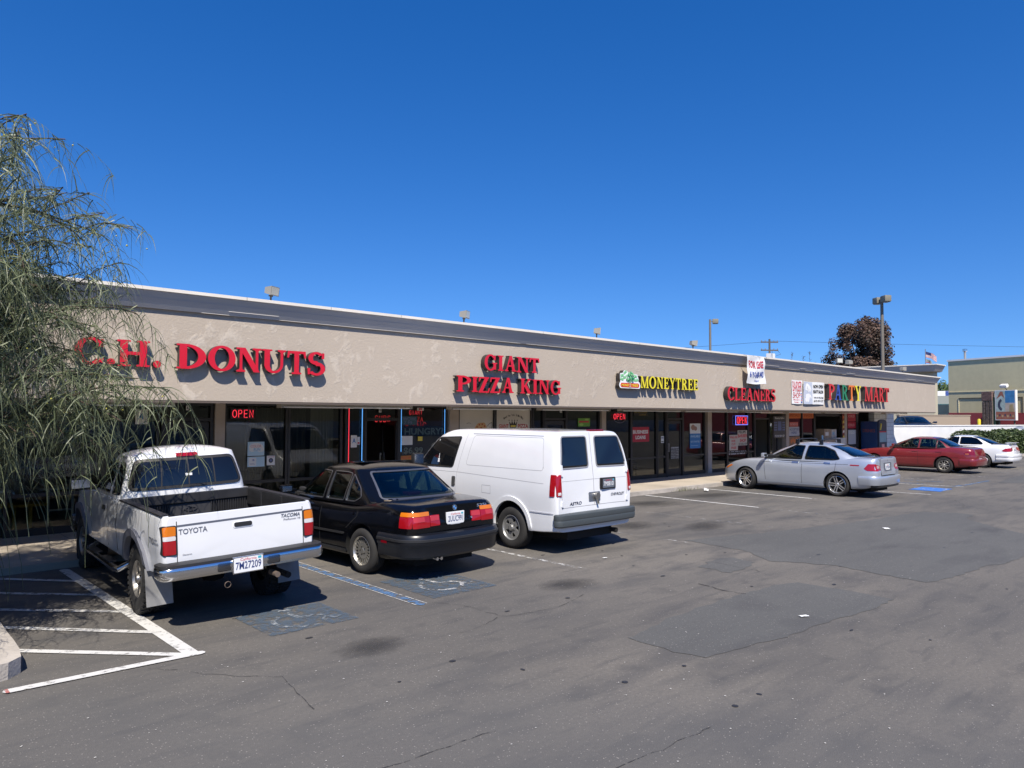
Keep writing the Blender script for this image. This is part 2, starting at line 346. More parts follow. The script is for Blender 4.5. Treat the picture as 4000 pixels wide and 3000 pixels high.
def crack(P, seed, w=.009):
    rnd = random.Random(seed); Q = []
    for a, b in zip(P, P[1:]):
        n = max(2, int(math.hypot(b[0]-a[0], b[1]-a[1])/.09))
        Q += [(lerp(a[0], b[0], k/n)+rnd.uniform(-.02, .02), lerp(a[1], b[1], k/n)+rnd.uniform(-.02, .02)) for k in range(n)]
    P2 = []
    for a, b in zip(Q, Q[1:]):
        d = V((b[0]-a[0], b[1]-a[1]))
        if d.length < 1e-5: continue
        n = V((-d.y, d.x)).normalized()*w*rnd.uniform(.15, .6); P2.append([(a[0]-n.x, a[1]-n.y), (b[0]-n.x, b[1]-n.y), (b[0]+n.x, b[1]+n.y), (a[0]+n.x, a[1]+n.y)])
    flat('asphalt_crack', P2, .0062, CRACK)
crack([(5.33, 7.01), (5.51, 6.68), (5.51, 6.28), (5.55, 6.01), (5.92, 5.94), (6.37, 5.91), (7.0, 6.1)], 1); crack([(5.45, 6.03), (5.11, 5.91), (4.85, 5.87), (4.68, 5.84)], 2)
crack([(8.51, 5.46), (8.42, 5.03), (8.41, 4.84), (8.49, 4.7)], 3, .03); crack([(2.15, 6.9), (2.6, 6.2), (2.9, 5.9), (2.8, 5.4), (2.75, 5.0)], 4)
crack([(9.9, 6.4), (9.85, 5.4), (9.7, 5.2)], 5); crack([(22, 6.3), (21, 5.8), (20.2, 5.6)], 6); crack([(1.4, 4.6), (2.4, 4.0), (3.6, 3.9)], 7); crack([(2.6, 3.1), (3.5, 3.0), (4.8, 2.9)], 8)
# pavement with a kerb
CONC = mat('pavement_concrete', (.44, .38, .30), .9, noise=(.9, .16), bump=(60, .25)); KERB = mat('kerb_concrete', (.42, .38, .33), .9, noise=(3, .25), bump=(40, .4))
def slab(P, z0, z1):
    bm = B(); add2d(bm, shape2d([P]), lambda u, v, d: (u, v, d), z1, z0); return fixn(bm)
struct('pavement', slab([(-12, 12.05), (2.3, 12.06), (6.0, 12.1), (7.4, 12.45), (41.6, 12.6), (41.6, 15.6), (-12, 15.6)], -.1, .1), CONC)
KP = [(7.4, 12.31), (12, 12.4), (16.13, 12.46), (41.7, 12.47)]
bm = B()
for a, b in zip(KP, KP[1:]): add2d(bm, shape2d([[a, b, (b[0], b[1]+.14), (a[0], a[1]+.14)]]), lambda u, v, d: (u, v, d), .108, -.05)
struct('kerb', fixn(bm), KERB)
bm = B()
for k in range(10): x = -3+k*3.05; box(bm, (x, 12.64, .1005), (x+.012, 14.9, .1012))
struct('pavement_joint', bm, mat('joint', (.2, .18, .16), .9))
# planted kerb island with the weeping tree, bottom left
IS = [(1.36, 9.6), (1.36, 8.84), (1.35, 8.42), (1.35, 8.08), (1.34, 7.76), (1.31, 7.5), (1.2, 7.38), (.9, 7.3), (-1.5, 7.3), (-1.5, 10.2), (1.2, 10.2)]
struct('island_kerb', slab(IS, -.05, .14), KERB)
struct('planting_soil', slab([(1.2, 9.6), (1.2, 8.4), (1.19, 7.8), (1.12, 7.56), (.9, 7.46), (-1.4, 7.46), (-1.4, 10.06), (1.05, 10.06)], .02, .15), mat('soil', (.075, .058, .042), .95, noise=(6, .4), bump=(20, .8)))

# ------------------------------------------------------------------ shopping strip
F, WL = 12.58, 14.93
def m_stucco():
    m = mat('stucco', (.44, .375, .325), .92); N, L = nodes(m); b = N['Principled BSDF']; tc = N.new('ShaderNodeTexCoord')
    n = N.new('ShaderNodeTexNoise'); n.inputs['Scale'].default_value = 2.9; n.inputs['Detail'].default_value = 10; n.inputs['Roughness'].default_value = .66; n.inputs['Distortion'].default_value = .35
    mp = N.new('ShaderNodeMapping'); mp.inputs['Scale'].default_value = (1.3, 1, 1); L.new(tc.outputs['Object'], mp.inputs[0]); L.new(mp.outputs[0], n.inputs[0])
    # the knock-down patches are strongest over the donut shop and fade along the strip
    sx = N.new('ShaderNodeSeparateXYZ'); L.new(tc.outputs['Object'], sx.inputs[0])
    fd = N.new('ShaderNodeMapRange'); fd.inputs[1].default_value = 4; fd.inputs[2].default_value = 17; fd.inputs[3].default_value = .62; fd.inputs[4].default_value = .15; L.new(sx.outputs[0], fd.inputs[0])
    r = N.new('ShaderNodeMapRange'); r.inputs[1].default_value = .53; r.inputs[2].default_value = .64; L.new(n.outputs[0], r.inputs[0])
    mu = N.new('ShaderNodeMath'); mu.operation = 'MULTIPLY'; L.new(r.outputs[0], mu.inputs[0]); L.new(fd.outputs[0], mu.inputs[1])
    n2 = N.new('ShaderNodeTexNoise'); n2.inputs['Scale'].default_value = .8; n2.inputs['Detail'].default_value = 4; L.new(tc.outputs['Object'], n2.inputs[0])
    c0 = N.new('ShaderNodeMix'); c0.data_type = 'RGBA'; c0.inputs[6].default_value = (.42, .355, .285, 1); c0.inputs[7].default_value = (.475, .405, .325, 1); L.new(n2.outputs[0], c0.inputs[0])
    c = N.new('ShaderNodeMix'); c.data_type = 'RGBA'; c.inputs[7].default_value = (.6, .53, .44, 1); L.new(mu.outputs[0], c.inputs[0]); L.new(c0.outputs[2], c.inputs[6]); L.new(c.outputs[2], b.inputs['Base Color'])
    n3 = N.new('ShaderNodeTexNoise'); n3.inputs['Scale'].default_value = 26; n3.inputs['Detail'].default_value = 6; L.new(tc.outputs['Object'], n3.inputs[0])
    ad = N.new('ShaderNodeMath'); ad.operation = 'MULTIPLY_ADD'; L.new(r.outputs[0], ad.inputs[0]); ad.inputs[1].default_value = .8; L.new(n3.outputs[0], ad.inputs[2])
    bp = N.new('ShaderNodeBump'); bp.inputs['Strength'].default_value = .42; bp.inputs['Distance'].default_value = .012; L.new(ad.outputs[0], bp.inputs['Height']); L.new(bp.outputs[0], b.inputs['Normal'])
    return m
STUCCO = m_stucco()
DARKF = mat('bronze_frame', (.018, .016, .015), .45); BEIGE = mat('pillar_paint', (.42, .36, .31), .85, noise=(4, .1)); SOFF = mat('soffit_paint', (.46, .42, .36), .9)
METAL = mat('grey_metal', (.5, .48, .46), .55, noise=(.35, .12)); CAP = mat('cream_cap', (.74, .69, .6), .7, noise=(1.2, .08)); BROWN = mat('brown_lip', (.11, .085, .07), .8)
INT = mat('interior_wall', (.32, .29, .25), .9); FLOORM = mat('interior_floor', (.2, .18, .16), .6)
PANE = glass('shop_glass', (.66, .67, .64), 0., .032)
WHITEP = mat('white_paint', (.78, .77, .74), .6); WHITEM = mat('white_enamel', (.8, .8, .78), .35)
XL, XR = -14, 41.25
mall = thing('shopping_strip', 'long low beige stucco shopping strip with a grey metal band under a cream roof edge', 'building', (0, 0, 0))
bm = B(); box(bm, (XL, F, 2.425), (XR, F+.3, 4.02)); box(bm, (XR-.3, F+.3, 2.425), (XR, 15.2, 4.02)); obj('wall', bm, STUCCO, mall)
bm = B(); box(bm, (XL, F+.005, 2.385), (XR-.004, F+.06, 2.4245)); obj('brown_lip', bm, BROWN, mall)
bm = B(); box(bm, (XL, F+.3, 2.42), (XR-.3, WL+.06, 2.46)); obj('soffit', bm, SOFF, mall)
# flared metal band: three overlapping lap courses leaning outwards, mitred round the right end
def band(bm, prof, xl, xr, yf, yb):
    rows = [[bm.verts.new((xl, yf-o, z)), bm.verts.new((xr+o, yf-o, z)), bm.verts.new((xr+o, yb, z))] for o, z in prof]
    for a, b in zip(rows, rows[1:]):
        for k in range(2): face(bm, [a[k], a[k+1], b[k+1], b[k]])
PB = [(.0, 3.9), (.05, 3.895), (.088, 3.96), (.08, 3.962), (.137, 4.055), (.129, 4.057), (.195, 4.165), (.0, 4.166)]
bm = B(); band(bm, PB, XL, XR, F, 20); fixn(bm); obj('metal_band', bm, METAL, mall)
bm = B(); box(bm, (XL, F-.215, 4.163), (XR+.215, F+.32, 4.215)); box(bm, (XR-.3, F+.32, 4.163), (XR+.215, 20, 4.2148)); obj('roof_edge', bm, CAP, mall)
bm = B()
for x in (5.3, 6.92, 8.5, 12.6, 16.4, 21, 26.5, 30.6): box(bm, (x, F-.217, 4.162), (x+.01, F-.214, 4.216))
rs = random.Random(5)
tag(obj('roof_edge_joint', bm, mat('joint_line', (.3, .28, .25), .8), mall), kind='stuff')
bm = B()
for k in range(13):   # flaked strips of old cream paint along the laps of the band
    x = rs.uniform(4, 40); l = rs.uniform(.3, 1.6); z, o = rs.choice([(3.9615, .0895), (4.056, .1385), (4.056, .1385)]); box(bm, (x, F-o-.0015, z-.008), (x+l, F-o+.002, z))
for x0, x1 in ((4.6, 12), (12.2, 21), (23.5, 29), (30, 41)): box(bm, (x0, F-.053, 3.894), (x1, F-.049, 3.903))
obj('flaked_trim', bm, CAP, mall)
bm = B(); box(bm, (XL, F+.3, 3.9), (XR-.3, 28, 4.0)); obj('roof', bm, mat('roof_gravel', (.4, .38, .35), .95), mall)
bm = B(); box(bm, (XL, 27.7, .1), (XR, 28, 4.1)); box(bm, (XL, 15.2, .1), (XL+.3, 27.7, 3.9)); box(bm, (XR-.3, 15.2, .1), (XR, 27.7, 3.9)); obj('rear_wall', bm, STUCCO, mall)
bm = B(); box(bm, (37.5, 15.6, 4.0), (41.1, 19, 4.62)); box(bm, (37.3, 15.5, 4.62), (41.3, 19.1, 4.7)); obj('roof_parapet', bm, METAL, mall)
# interiors seen through the glass
bm = B(); box(bm, (XL, WL+.08, .06), (XR-.3, 22, .105)); obj('shop_floor', bm, FLOORM, mall)
bm = B(); box(bm, (XL, 21.8, .1), (XR-.3, 22, 3)); box(bm, (XL, WL+.1, 2.75), (XR-.3, 22, 2.85))
for x in (8.72, 11.75, 17.84, 23.9, 29.94): box(bm, (x-.06, WL+.14, .1), (x+.06, 21.8, 2.75))
obj('interior_wall', bm, INT, mall)
PILLARS = [(5.76, 5.96), (11.72, 12.02), (17.74, 17.94), (23.76, 24.02), (29.8, 30.06), (35.62, 35.95)]
for a, b in PILLARS:
    bm = B(); box(bm, (a, WL-.1, .1), (b, WL+.1, 2.42)); obj('pillar', bm, BEIGE, mall)
bm = B(); box(bm, (41.05, WL-.05, .1), (42.07, WL+.3, 2.42)); box(bm, (39.6, WL+.02, .1), (41.05, WL+.3, 2.42))
m = mat('white_block', (.78, .77, .73), .85); N_, L_ = nodes(m); br = N_.new('ShaderNodeTexBrick'); tc_ = N_.new('ShaderNodeTexCoord'); mp_ = N_.new('ShaderNodeMapping')
mp_.inputs['Rotation'].default_value = (R(90), 0, 0); L_.new(tc_.outputs['Object'], mp_.inputs[0]); L_.new(mp_.outputs[0], br.inputs[0])
br.inputs['Scale'].default_value = 1; br.inputs['Brick Width'].default_value = .42; br.inputs['Row Height'].default_value = .21; br.inputs['Mortar Size'].default_value = .012
br.inputs['Color1'].default_value = (.8, .79, .75, 1); br.inputs['Color2'].default_value = (.76, .75, .71, 1); br.inputs['Mortar'].default_value = (.5, .49, .46, 1); L_.new(br.outputs[0], N_['Principled BSDF'].inputs['Base Color'])
obj('block_pier', bm, m, mall)
def window(x0, x1, rail=True, pane=PANE, name='window', f=.05, z0=.1, z1=2.42, pz=None):
    bm = B(); y0, y1 = WL-.05, WL+.05
    box(bm, (x0, y0, z0), (x0+f, y1, z1)); box(bm, (x1-f, y0, z0), (x1, y1, z1))
    box(bm, (x0+f, y0+.002, z1-f), (x1-f, y1-.002, z1)); box(bm, (x0+f, y0+.002, z0), (x1-f, y1-.002, z0+.12))
    if rail: box(bm, (x0+f, y0+.012, .76), (x1-f, y1-.012, .82))
    w = obj(name, bm, DARKF, mall)
    if pane:
        bm = B(); box(bm, (x0+f, WL-.004, z0+.12), (x1-f, WL+.004, z1-f)); obj('pane', bm, pane, w)
    return w
for a, b in ((-6, -3.3), (-3.22, -.5), (-.42, 2.2), (2.28, 4.72), (5.96, 7.34), (7.35, 8.66), (8.74, 9.24), (10.22, 11.68), (14.76, 15.22), (16.18, 17.7), (17.98, 19.3), (19.3, 20.7), (20.72, 21.24), (22.24, 23.66), (24.06, 25.2), (25.2, 26.75), (26.76, 27.25), (30.1, 31.4), (31.4, 32.6), (36.0, 37.2)):
    window(a, b)
OLDW = mat('whitewashed_glass', (.6, .565, .5), .5, noise=(1.5, .1))
for a, b in ((12.04, 13.33), (13.33, 14.74)): window(a, b, False, OLDW)
def door(x0, x1, opened=0., text_fn=None):
    """glazed door with transom; opened = swing angle"""
    bm = B(); y0, y1 = WL-.06, WL+.06; z1 = 2.05
    box(bm, (x0, y0, .1), (x0+.06, y1, 2.42)); box(bm, (x1-.06, y0, .1), (x1, y1, 2.42)); box(bm, (x0+.06, y0+.003, z1), (x1-.06, y1-.003, z1+.07)); box(bm, (x0+.06, y0+.003, 2.36), (x1-.06, y1-.003, 2.42))
    fr = obj('door_frame', bm, DARKF, mall)
    bm = B(); box(bm, (x0+.06, WL-.004, z1+.07), (x1-.06, WL+.004, 2.36)); obj('transom', bm, PANE, fr)
    w = x1-x0-.14; mx = M4.Translation((x0+.07, WL, 0))@M4.Rotation(-opened, 4, 'Z')
    if opened: mx = M4.Translation((x1-.07, WL-.03, 0))@M4.Rotation(opened, 4, 'Z')@M4.Translation((-w, 0, 0))
    bm = B(); 
    for a, b in (((0, -.022, .12), (.09, .022, z1-.02)), ((w-.09, -.022, .12), (w, .022, z1-.02)), ((.09, -.02, z1-.13), (w-.09, .02, z1-.02)), ((.09, -.02, .12), (w-.09, .02, .36))): box(bm, a, b, mx=mx)
    dr = obj('door', bm, DARKF, mall)
    bm = B(); box(bm, (.09, -.004, .36), (w-.09, .004, z1-.13), mx=mx); obj('pane', bm, PANE, dr)
    bm = B(); box(bm, (.03, -.07, .95), (.06, -.045, 1.25), mx=mx); box(bm, (.03, -.05, .97), (.055, -.02, 1.0), mx=mx); box(bm, (.03, -.05, 1.2), (.055, -.02, 1.23), mx=mx); obj('handle', bm, mat('steel', (.55, .55, .55), .3, 1.), dr)
    return dr
door(4.76, 5.74); door(9.24, 10.22, R(-98)); door(15.22, 16.18); door(21.24, 22.24); door(27.25, 28.5, R(-170)); 
# the open shopfront of the corner store
bm = B(); box(bm, (32.6, WL-.05, 2.2), (35.6, WL+.05, 2.3)); box(bm, (32.6, WL-.05, .1), (32.68, WL+.05, 2.42)); box(bm, (35.28, WL-.05, .1), (35.36, WL+.05, 2.42)); box(bm, (37.2, WL-.05, .1), (37.4, WL+.05, 2.42)); box(bm, (36.0, WL-.06, .72), (37.2, WL-.052, .8)); obj('shopfront_frame', bm, DARKF, mall)
# strip lights hung under the soffit
LIGHTS = [(-1.5, 1.0, 'behind the weeping tree, the leftmost one'), (1.4, 4.25, 'over the donut shop door, beside the weeping tree'), (6.1, 9.02, 'between the donut shop door and the red neon border'), (10.05, 12.5, 'over the open pizza shop door'),
    (12.85, 15.5, 'over the whitewashed pizza windows'), (16.0, 18.9, 'left of the yellow letters, above the van roof'), (19.0, 22.2, 'over the red loans poster'), (22.5, 25.3, 'over the window with the blue poster'),
    (25.6, 28.4, 'over the boxed red and blue open sign'), (28.6, 31.9, 'over the orange posters'), (34.8, 37.5, 'by the blue vending machine, the rightmost one')]
for a, b, w in LIGHTS:
    a, b = a*1.02, b*1.02
    t = thing('strip_light', 'white strip light under the soffit '+w, 'light', ((a+b)/2, 13.0, 2.42), 0, 'strip lights under the soffit'); l = (b-a)/2
    bm = B(); box(bm, (-l, -.09, -.055), (l, .09, 0)); box(bm, (-l, -.09, -.1), (-l+.05, .09, -.056)); box(bm, (l-.05, -.09, -.1), (l, .09, -.056)); obj('housing', bm, SOFF, t)
    for s in (-.05, .05):
        bm = B(); tube(bm, [(-l+.05, s, -.08), (l-.05, s, -.08)], .018, 8); obj('tube', bm, WHITEP, t, 60)
# flood lights on the roof edge
def flood(x, y, z, yaw, tilt, label, s=1.):
    t = thing('flood_light', label, 'flood light', (x, y, z), yaw, 'flood lights along the roof')
    bm = B(); tube(bm, [(0, 0, 0), (0, 0, .17*s)], .018, 8); box(bm, (-.06, -.06, 0), (.06, .06, .015)); box(bm, (-.04, -.02, .16*s), (.04, .02, .2*s)); obj('bracket', bm, mat('dark_bracket', (.1, .1, .1), .6), t)
    mx = M4.Translation((0, 0, .3*s))@M4.Rotation(tilt, 4, 'X')
    bm = B(); vs = box(bm, (-.16*s, -.13*s, -.11*s), (.16*s, .1*s, .12*s), mx=None)
    for v in vs:
        if v.co.y > 0: v.co.x *= .72; v.co.z *= .65
    bmesh.ops.transform(bm, matrix=mx, verts=bm.verts); obj('housing', bm, mat('lamp_housing', (.26, .25, .22), .6), t)
    bm = B(); box(bm, (-.135*s, -.137*s, -.09*s), (.135*s, -.131*s, .1*s), mx=mx); obj('lens', bm, mat('lamp_lens', (.5, .5, .44), .12, coat=.6), t); return t
flood(5.88, F+.1, 4.215, R(28), R(8), 'grey flood light over the donut sign, the one nearest the weeping tree', .72)
flood(10.4, F+.1, 4.215, R(30), R(5), 'grey flood light on the roof edge over the two-line red pizza sign', .74)
flood(14.95, F+.1, 4.215, R(40), R(5), 'grey flood light on the roof between the pizza sign and the yellow letters', .74)
flood(19.5, F+.1, 4.215, R(60), R(8), 'grey flood light on the roof above the end of the yellow letters', .74)
flood(30.1, F+.15, 4.215, R(-30), R(-2), 'left of two flood lights side by side in front of the brown tree', .8)
flood(31.2, F+.15, 4.215, R(150), R(-4), 'right of two flood lights in front of the brown tree, turned away', .8)
flood(37.2, F+.15, 4.215, R(70), R(0), 'pale flood light near the right end of the strip roof', .8)
# ------------------------------------------------------------------ serif channel letters
def rc(x0, y0, x1, y1): return [(x0, y0), (x1, y0), (x1, y1), (x0, y1)]
def ring(cx, cy, rx, ry, tx, ty, a0, a1, n=22):
    P = []; O = [(cx+rx*cos(R(lerp(a0, a1, k/n))), cy+ry*sin(R(lerp(a0, a1, k/n)))) for k in range(n+1)]; I = [(cx+(rx-tx)*cos(R(lerp(a0, a1, k/n))), cy+(ry-ty)*sin(R(lerp(a0, a1, k/n)))) for k in range(n+1)]
    for k in range(n): P.append([O[k], O[k+1], I[k+1], I[k]])
    return P
def serif(x, y, w, up):     # a foot at the end of a stem centred on x, bracketed
    h = .075; s = 1 if up else -1
    return [rrect(x-w/2, min(y, y+s*h), x+w/2, max(y, y+s*h), h*.45, 3), [(x-w*.3, y+s*h*.8), (x+w*.3, y+s*h*.8), (x+w*.2, y+s*(h+.05)), (x-w*.2, y+s*(h+.05))]]
def dg(x0, y0, x1, y1, w): return [(x0-w/2, y0), (x0+w/2, y0), (x1+w/2, y1), (x1-w/2, y1)]
def glyph(ch, t=.2, s=.1):
    """(polygons in a box of height 1, width); t = heavy stem, s = hairline"""
    sw = t+.17
    def stem(x): return [rc(x-t/2, .04, x+t/2, .96)]+serif(x, 0, sw, 1)+serif(x, 1, sw, 0)
    x0 = sw/2
    if ch == '.': return [ell(.13, .13, .13)], .27
    if ch == 'I': return stem(x0), sw
    if ch == 'H': return stem(x0)+stem(x0+.52)+[rc(x0, .44, x0+.52, .44+s*1.25)], x0*2+.52
    if ch == 'D': return stem(x0)+ring(x0+.06, .5, .56, .5, t*1.08, s, -90, 90)+[rc(x0, 0, x0+.08, s), rc(x0, 1-s, x0+.08, 1)], x0+.62
    if ch == 'O': return ring(.43, .5, .43, .52, t*1.02, s, 0, 360, 40), .86
    if ch == 'C': return ring(.45, .5, .45, .52, t*1.1, s, 42, 318, 34)+[rpoly([(.66, .66), (.82, .66), (.82, .97), (.74, .97)], .03), rpoly([(.7, .25), (.84, .25), (.8, .05), (.72, .12)], .03)], .84
    if ch == 'G': return ring(.45, .5, .45, .52, t*1.1, s, 42, 320, 34)+[rpoly([(.66, .66), (.82, .66), (.82, .97), (.74, .97)], .03), rc(.66, .06, .66+t, .42)]+serif(.66+t/2, .5, sw, 0), .95
    if ch == 'N': return [rc(.12, .04, .12+s, .96), rc(.7, .04, .7+s, .96), dg(.12+t*.45, 1, .75, 0, t*1.15)]+serif(.17, 0, .34, 1)+serif(.75, 1, .34, 0)+[rc(0, .925, .2, 1)], .92
    if ch == 'U': return [rc(x0-t/2, .34, x0+t/2, .96), rc(.67, .34, .67+s, .96)]+ring(.425, .36, .345+.0, .38, t, s, 180, 270)+ring(.425, .36, .345, .38, s, s, 270, 360)+serif(x0, 1, sw, 0)+serif(.72, 1, .32, 0), .88
    if ch == 'T': return [rc(.4-t/2, .04, .4+t/2, .98), rc(.02, 1-s*1.1, .78, 1), [(0, .7), (.07, .7), (.13, .93), (.02, .97)], [(.8, .7), (.73, .7), (.67, .93), (.78, .97)]]+serif(.4, 0, sw+.05, 1), .8
    if ch == 'S': return ring(.36, .735, .33, .285, t*.92, s, 35, 262)+ring(.36, .275, .36, .295, t*.92, s, -148, 92)+[dg(.3, .62, .44, .4, t*.9), rpoly([(.56, .72), (.68, .72), (.68, .98), (.6, .98)], .03), rpoly([(0, .3), (.12, .3), (.1, .02), (.02, .02)], .03)], .73
    if ch == 'P': return stem(x0)+ring(x0+.08, .72, .44, .28, t, s, -90, 90)+[rc(x0, 1-s, x0+.1, 1), rc(x0, .44, x0+.1, .44+s)], x0+.53
    if ch == 'R': return glyph('P', t, s)[0]+[[(x0+.12, .5), (x0+.36, .5), (x0+.62, .04), (x0+.36, .04)]]+[rrect(x0+.32, 0, x0+.7, .075, .03, 3)], x0+.7
    if ch == 'B': return glyph('P', t, s)[0]+ring(x0+.1, .27, .47, .27, t, s, -90, 90)+[rc(x0, 0, x0+.12, s)], x0+.58
    if ch == 'K': return stem(x0)+[dg(x0+.08, .42, x0+.5, .97, s*1.25), [(x0+.1, .52), (x0+.26, .66), (x0+.64, .04), (x0+.38, .04)]]+serif(x0+.5, 1, .32, 0)+serif(x0+.52, 0, .36, 1), x0+.7
    if ch == 'L': return stem(x0)+[rc(x0, 0, .66, s), [(.58, .02), (.66, 0), (.7, .3), (.63, .3)]], .7
    if ch == 'E': return stem(x0)+[rc(x0, 0, .66, s), rc(x0, 1-s, .62, 1), rc(x0, .46, .5, .46+s), [(.58, .02), (.66, 0), (.7, .28), (.63, .28)], [(.55, .98), (.62, 1), (.65, .72), (.58, .72)], rc(.47, .36, .54, .66)], .7
    if ch == 'Z': return [rc(.02, 0, .68, s), rc(.06, 1-s, .68, 1), [(.02, 0), (.24, 0), (.68, 1), (.44, 1)], [(.6, .02), (.68, 0), (.74, .3), (.66, .3)], [(.13, .98), (.05, 1), (.02, .7), (.1, .7)]], .74
    if ch == 'A': return [dg(.13, .03, .42, 1, s*1.1), dg(.68, .03, .44, 1, t*1.05), rc(.2, .3, .6, .3+s)]+serif(.13, 0, .3, 1)+serif(.7, 0, .36, 1), .86
    if ch == 'Y': return [dg(.14, .97, .42, .42, t), dg(.7, .97, .45, .42, s*1.1), rc(.43-t/2, .03, .43+t/2, .48)]+serif(.43, 0, sw, 1)+serif(.15, 1, .36, 0)+serif(.7, 1, .28, 0), .84
    if ch == 'M': return [rc(.1, .04, .1+s, .96), rc(.86, .04, .86+t, .96), dg(.1+t*.4, 1, .56, .0, t), dg(.92, 1, .56, 0, s*1.1)]+serif(.15, 0, .3, 1)+serif(.96, 0, sw, 1)+[rc(0, .925, .2, 1), rc(.9, .925, 1.14, 1)], 1.15
def letters(parent, spec, mface, mside, y, depth=.105, t=.2, s=.1):
    """spec = [(char, x0, x1, z0, z1[, face material])]"""
    for q in spec:
        P, w = glyph(q[0], t, s); ch, x0, x1, z0, z1 = q[:5]; mf = q[5] if len(q) > 5 else mface
        xs = [p[0] for g in P for p in g]; ys = [p[1] for g in P for p in g]; a, b, c, d = min(xs), max(xs), min(ys), max(ys)
        tri = shape2d([[(lerp(x0, x1, (p[0]-a)/(b-a)), lerp(z0, z1, (p[1]-c)/(d-c))) for p in g] for g in P], 2e-4)
        bm = B(); add2d(bm, tri, lambda u, v, d: (u, y-d, v), depth, 0, 0, 1); fixn(bm)
        f = max(tri[1], key=lambda f: abs(sum(tri[0][f[i-1]][0]*tri[0][f[i]][1]-tri[0][f[i]][0]*tri[0][f[i-1]][1] for i in range(len(f))))); cx = sum(tri[0][i][0] for i in f)/len(f); cz = sum(tri[0][i][1] for i in f)/len(f)
        tube(bm, [(cx, y-.01, cz), (cx, F+.02, cz)], .012, 6, 1)      # pin that holds the letter off the wall
        obj('letter', bm, [mf, mside], parent)
ACR = mat('red_acrylic', (.6, .012, .03), .3, coat=.3); SIDE = mat('letter_return', (.035, .028, .026), .5); YEL = mat('yellow_acrylic', (.78, .66, .03), .3, coat=.3)
LY = F-.035        # back of the letters; raceway stand-offs bridge the gap to the stucco
def sign(name, label, x0, x1, zr, rail=True):
    t = thing(name, label, 'sign', ((x0+x1)/2, F, zr)); t['_o'] = 0; del t['_o']; return t
def sgn(label, spec, mf, ms=SIDE, depth=.105, t=.2, s=.1, rails=()):
    root = thing('shop_sign', label, 'sign')
    letters(root, spec, mf, ms, LY, depth, t, s)
    return root
sgn('red serif channel letters on the stucco above the white pickup, partly behind the weeping tree', [('C', 2.72, 3.12, 2.94, 3.36), ('.', 3.16, 3.28, 2.935, 3.05), ('H', 3.3, 3.78, 2.94, 3.35), ('.', 3.83, 3.95, 2.935, 3.05), ('D', 4.18, 4.66, 2.94, 3.35), ('O', 4.69, 5.16, 2.925, 3.36), ('N', 5.17, 5.62, 2.93, 3.35), ('U', 5.63, 6.08, 2.93, 3.35), ('T', 6.1, 6.47, 2.93, 3.35), ('S', 6.5, 6.86, 2.92, 3.36)], ACR)
G2 = sgn('two lines of red serif channel letters on the stucco above the white van', [('G', 10.79, 11.17, 3.2, 3.57), ('I', 11.19, 11.37, 3.21, 3.56), ('A', 11.4, 11.77, 3.21, 3.57), ('N', 11.78, 12.19, 3.2, 3.56), ('T', 12.2, 12.53, 3.21, 3.56),
    ('P', 9.99, 10.4, 2.71, 3.06), ('I', 10.42, 10.6, 2.71, 3.05), ('Z', 10.62, 10.95, 2.7, 3.05), ('Z', 10.96, 11.28, 2.7, 3.05), ('A', 11.32, 11.69, 2.71, 3.06), ('K', 11.9, 12.28, 2.71, 3.06), ('I', 12.3, 12.48, 2.71, 3.05), ('N', 12.5, 12.89, 2.71, 3.05), ('G', 12.92, 13.3, 2.7, 3.06)], ACR, depth=.13)
M3 = sgn('yellow serif channel letters beside a money plant emblem on the stucco', [('M', 16.51, 16.88, 2.97, 3.3), ('O', 16.9, 17.23, 2.96, 3.31), ('N', 17.26, 17.57, 2.97, 3.3), ('E', 17.6, 17.85, 2.97, 3.3), ('Y', 17.87, 18.17, 2.97, 3.3), ('T', 18.19, 18.45, 2.97, 3.3), ('R', 18.49, 18.8, 2.97, 3.3), ('E', 18.82, 19.08, 2.97, 3.3), ('E', 19.11, 19.37, 2.97, 3.3)], YEL, depth=.13)
sgn('red serif channel letters under the hanging white lease banner', [('C', 21.02, 21.42, 2.7, 3.15), ('L', 21.45, 21.8, 2.71, 3.12), ('E', 21.82, 22.17, 2.71, 3.12), ('A', 22.19, 22.62, 2.71, 3.13), ('N', 22.64, 23.07, 2.71, 3.12), ('E', 23.09, 23.42, 2.71, 3.12), ('R', 23.44, 23.81, 2.71, 3.12), ('S', 23.83, 24.16, 2.69, 3.14)], ACR, depth=.15)
C_ = lambda n, c: mat(n, c, .35, coat=.2)
RED2, BLU, GRN, ORA, YE2 = C_('sign_red', (.58, .02, .03)), C_('sign_blue', (.02, .07, .36)), C_('sign_green', (.01, .2, .1)), C_('sign_orange', (.75, .17, .02)), C_('sign_yellow', (.8, .68, .03))
sgn('multicoloured serif channel letters near the right end of the stucco', [('P', 28.36, 28.92, 2.85, 3.46, RED2), ('A', 28.93, 29.55, 2.84, 3.46, BLU), ('R', 29.58, 30.2, 2.84, 3.46, GRN), ('T', 30.22, 30.82, 2.84, 3.46, ORA), ('Y', 30.84, 31.46, 2.84, 3.46, YE2),
    ('M', 31.82, 32.7, 2.84, 3.46, RED2), ('A', 32.72, 33.36, 2.84, 3.46, RED2), ('R', 33.38, 33.96, 2.84, 3.46, RED2), ('T', 33.98, 34.54, 2.84, 3.46, RED2)], RED2, depth=.16)
# round part of an older sign showing behind the banner
bm = B(); add2d(bm, shape2d([ell(23.12, 3.5, .2, .17)]), fwall(F), .12, .02, 0, 1); fixn(bm)
single('round_sign', bm, [ACR, SIDE], 'small round red sign half hidden behind the hanging lease banner', 'sign')
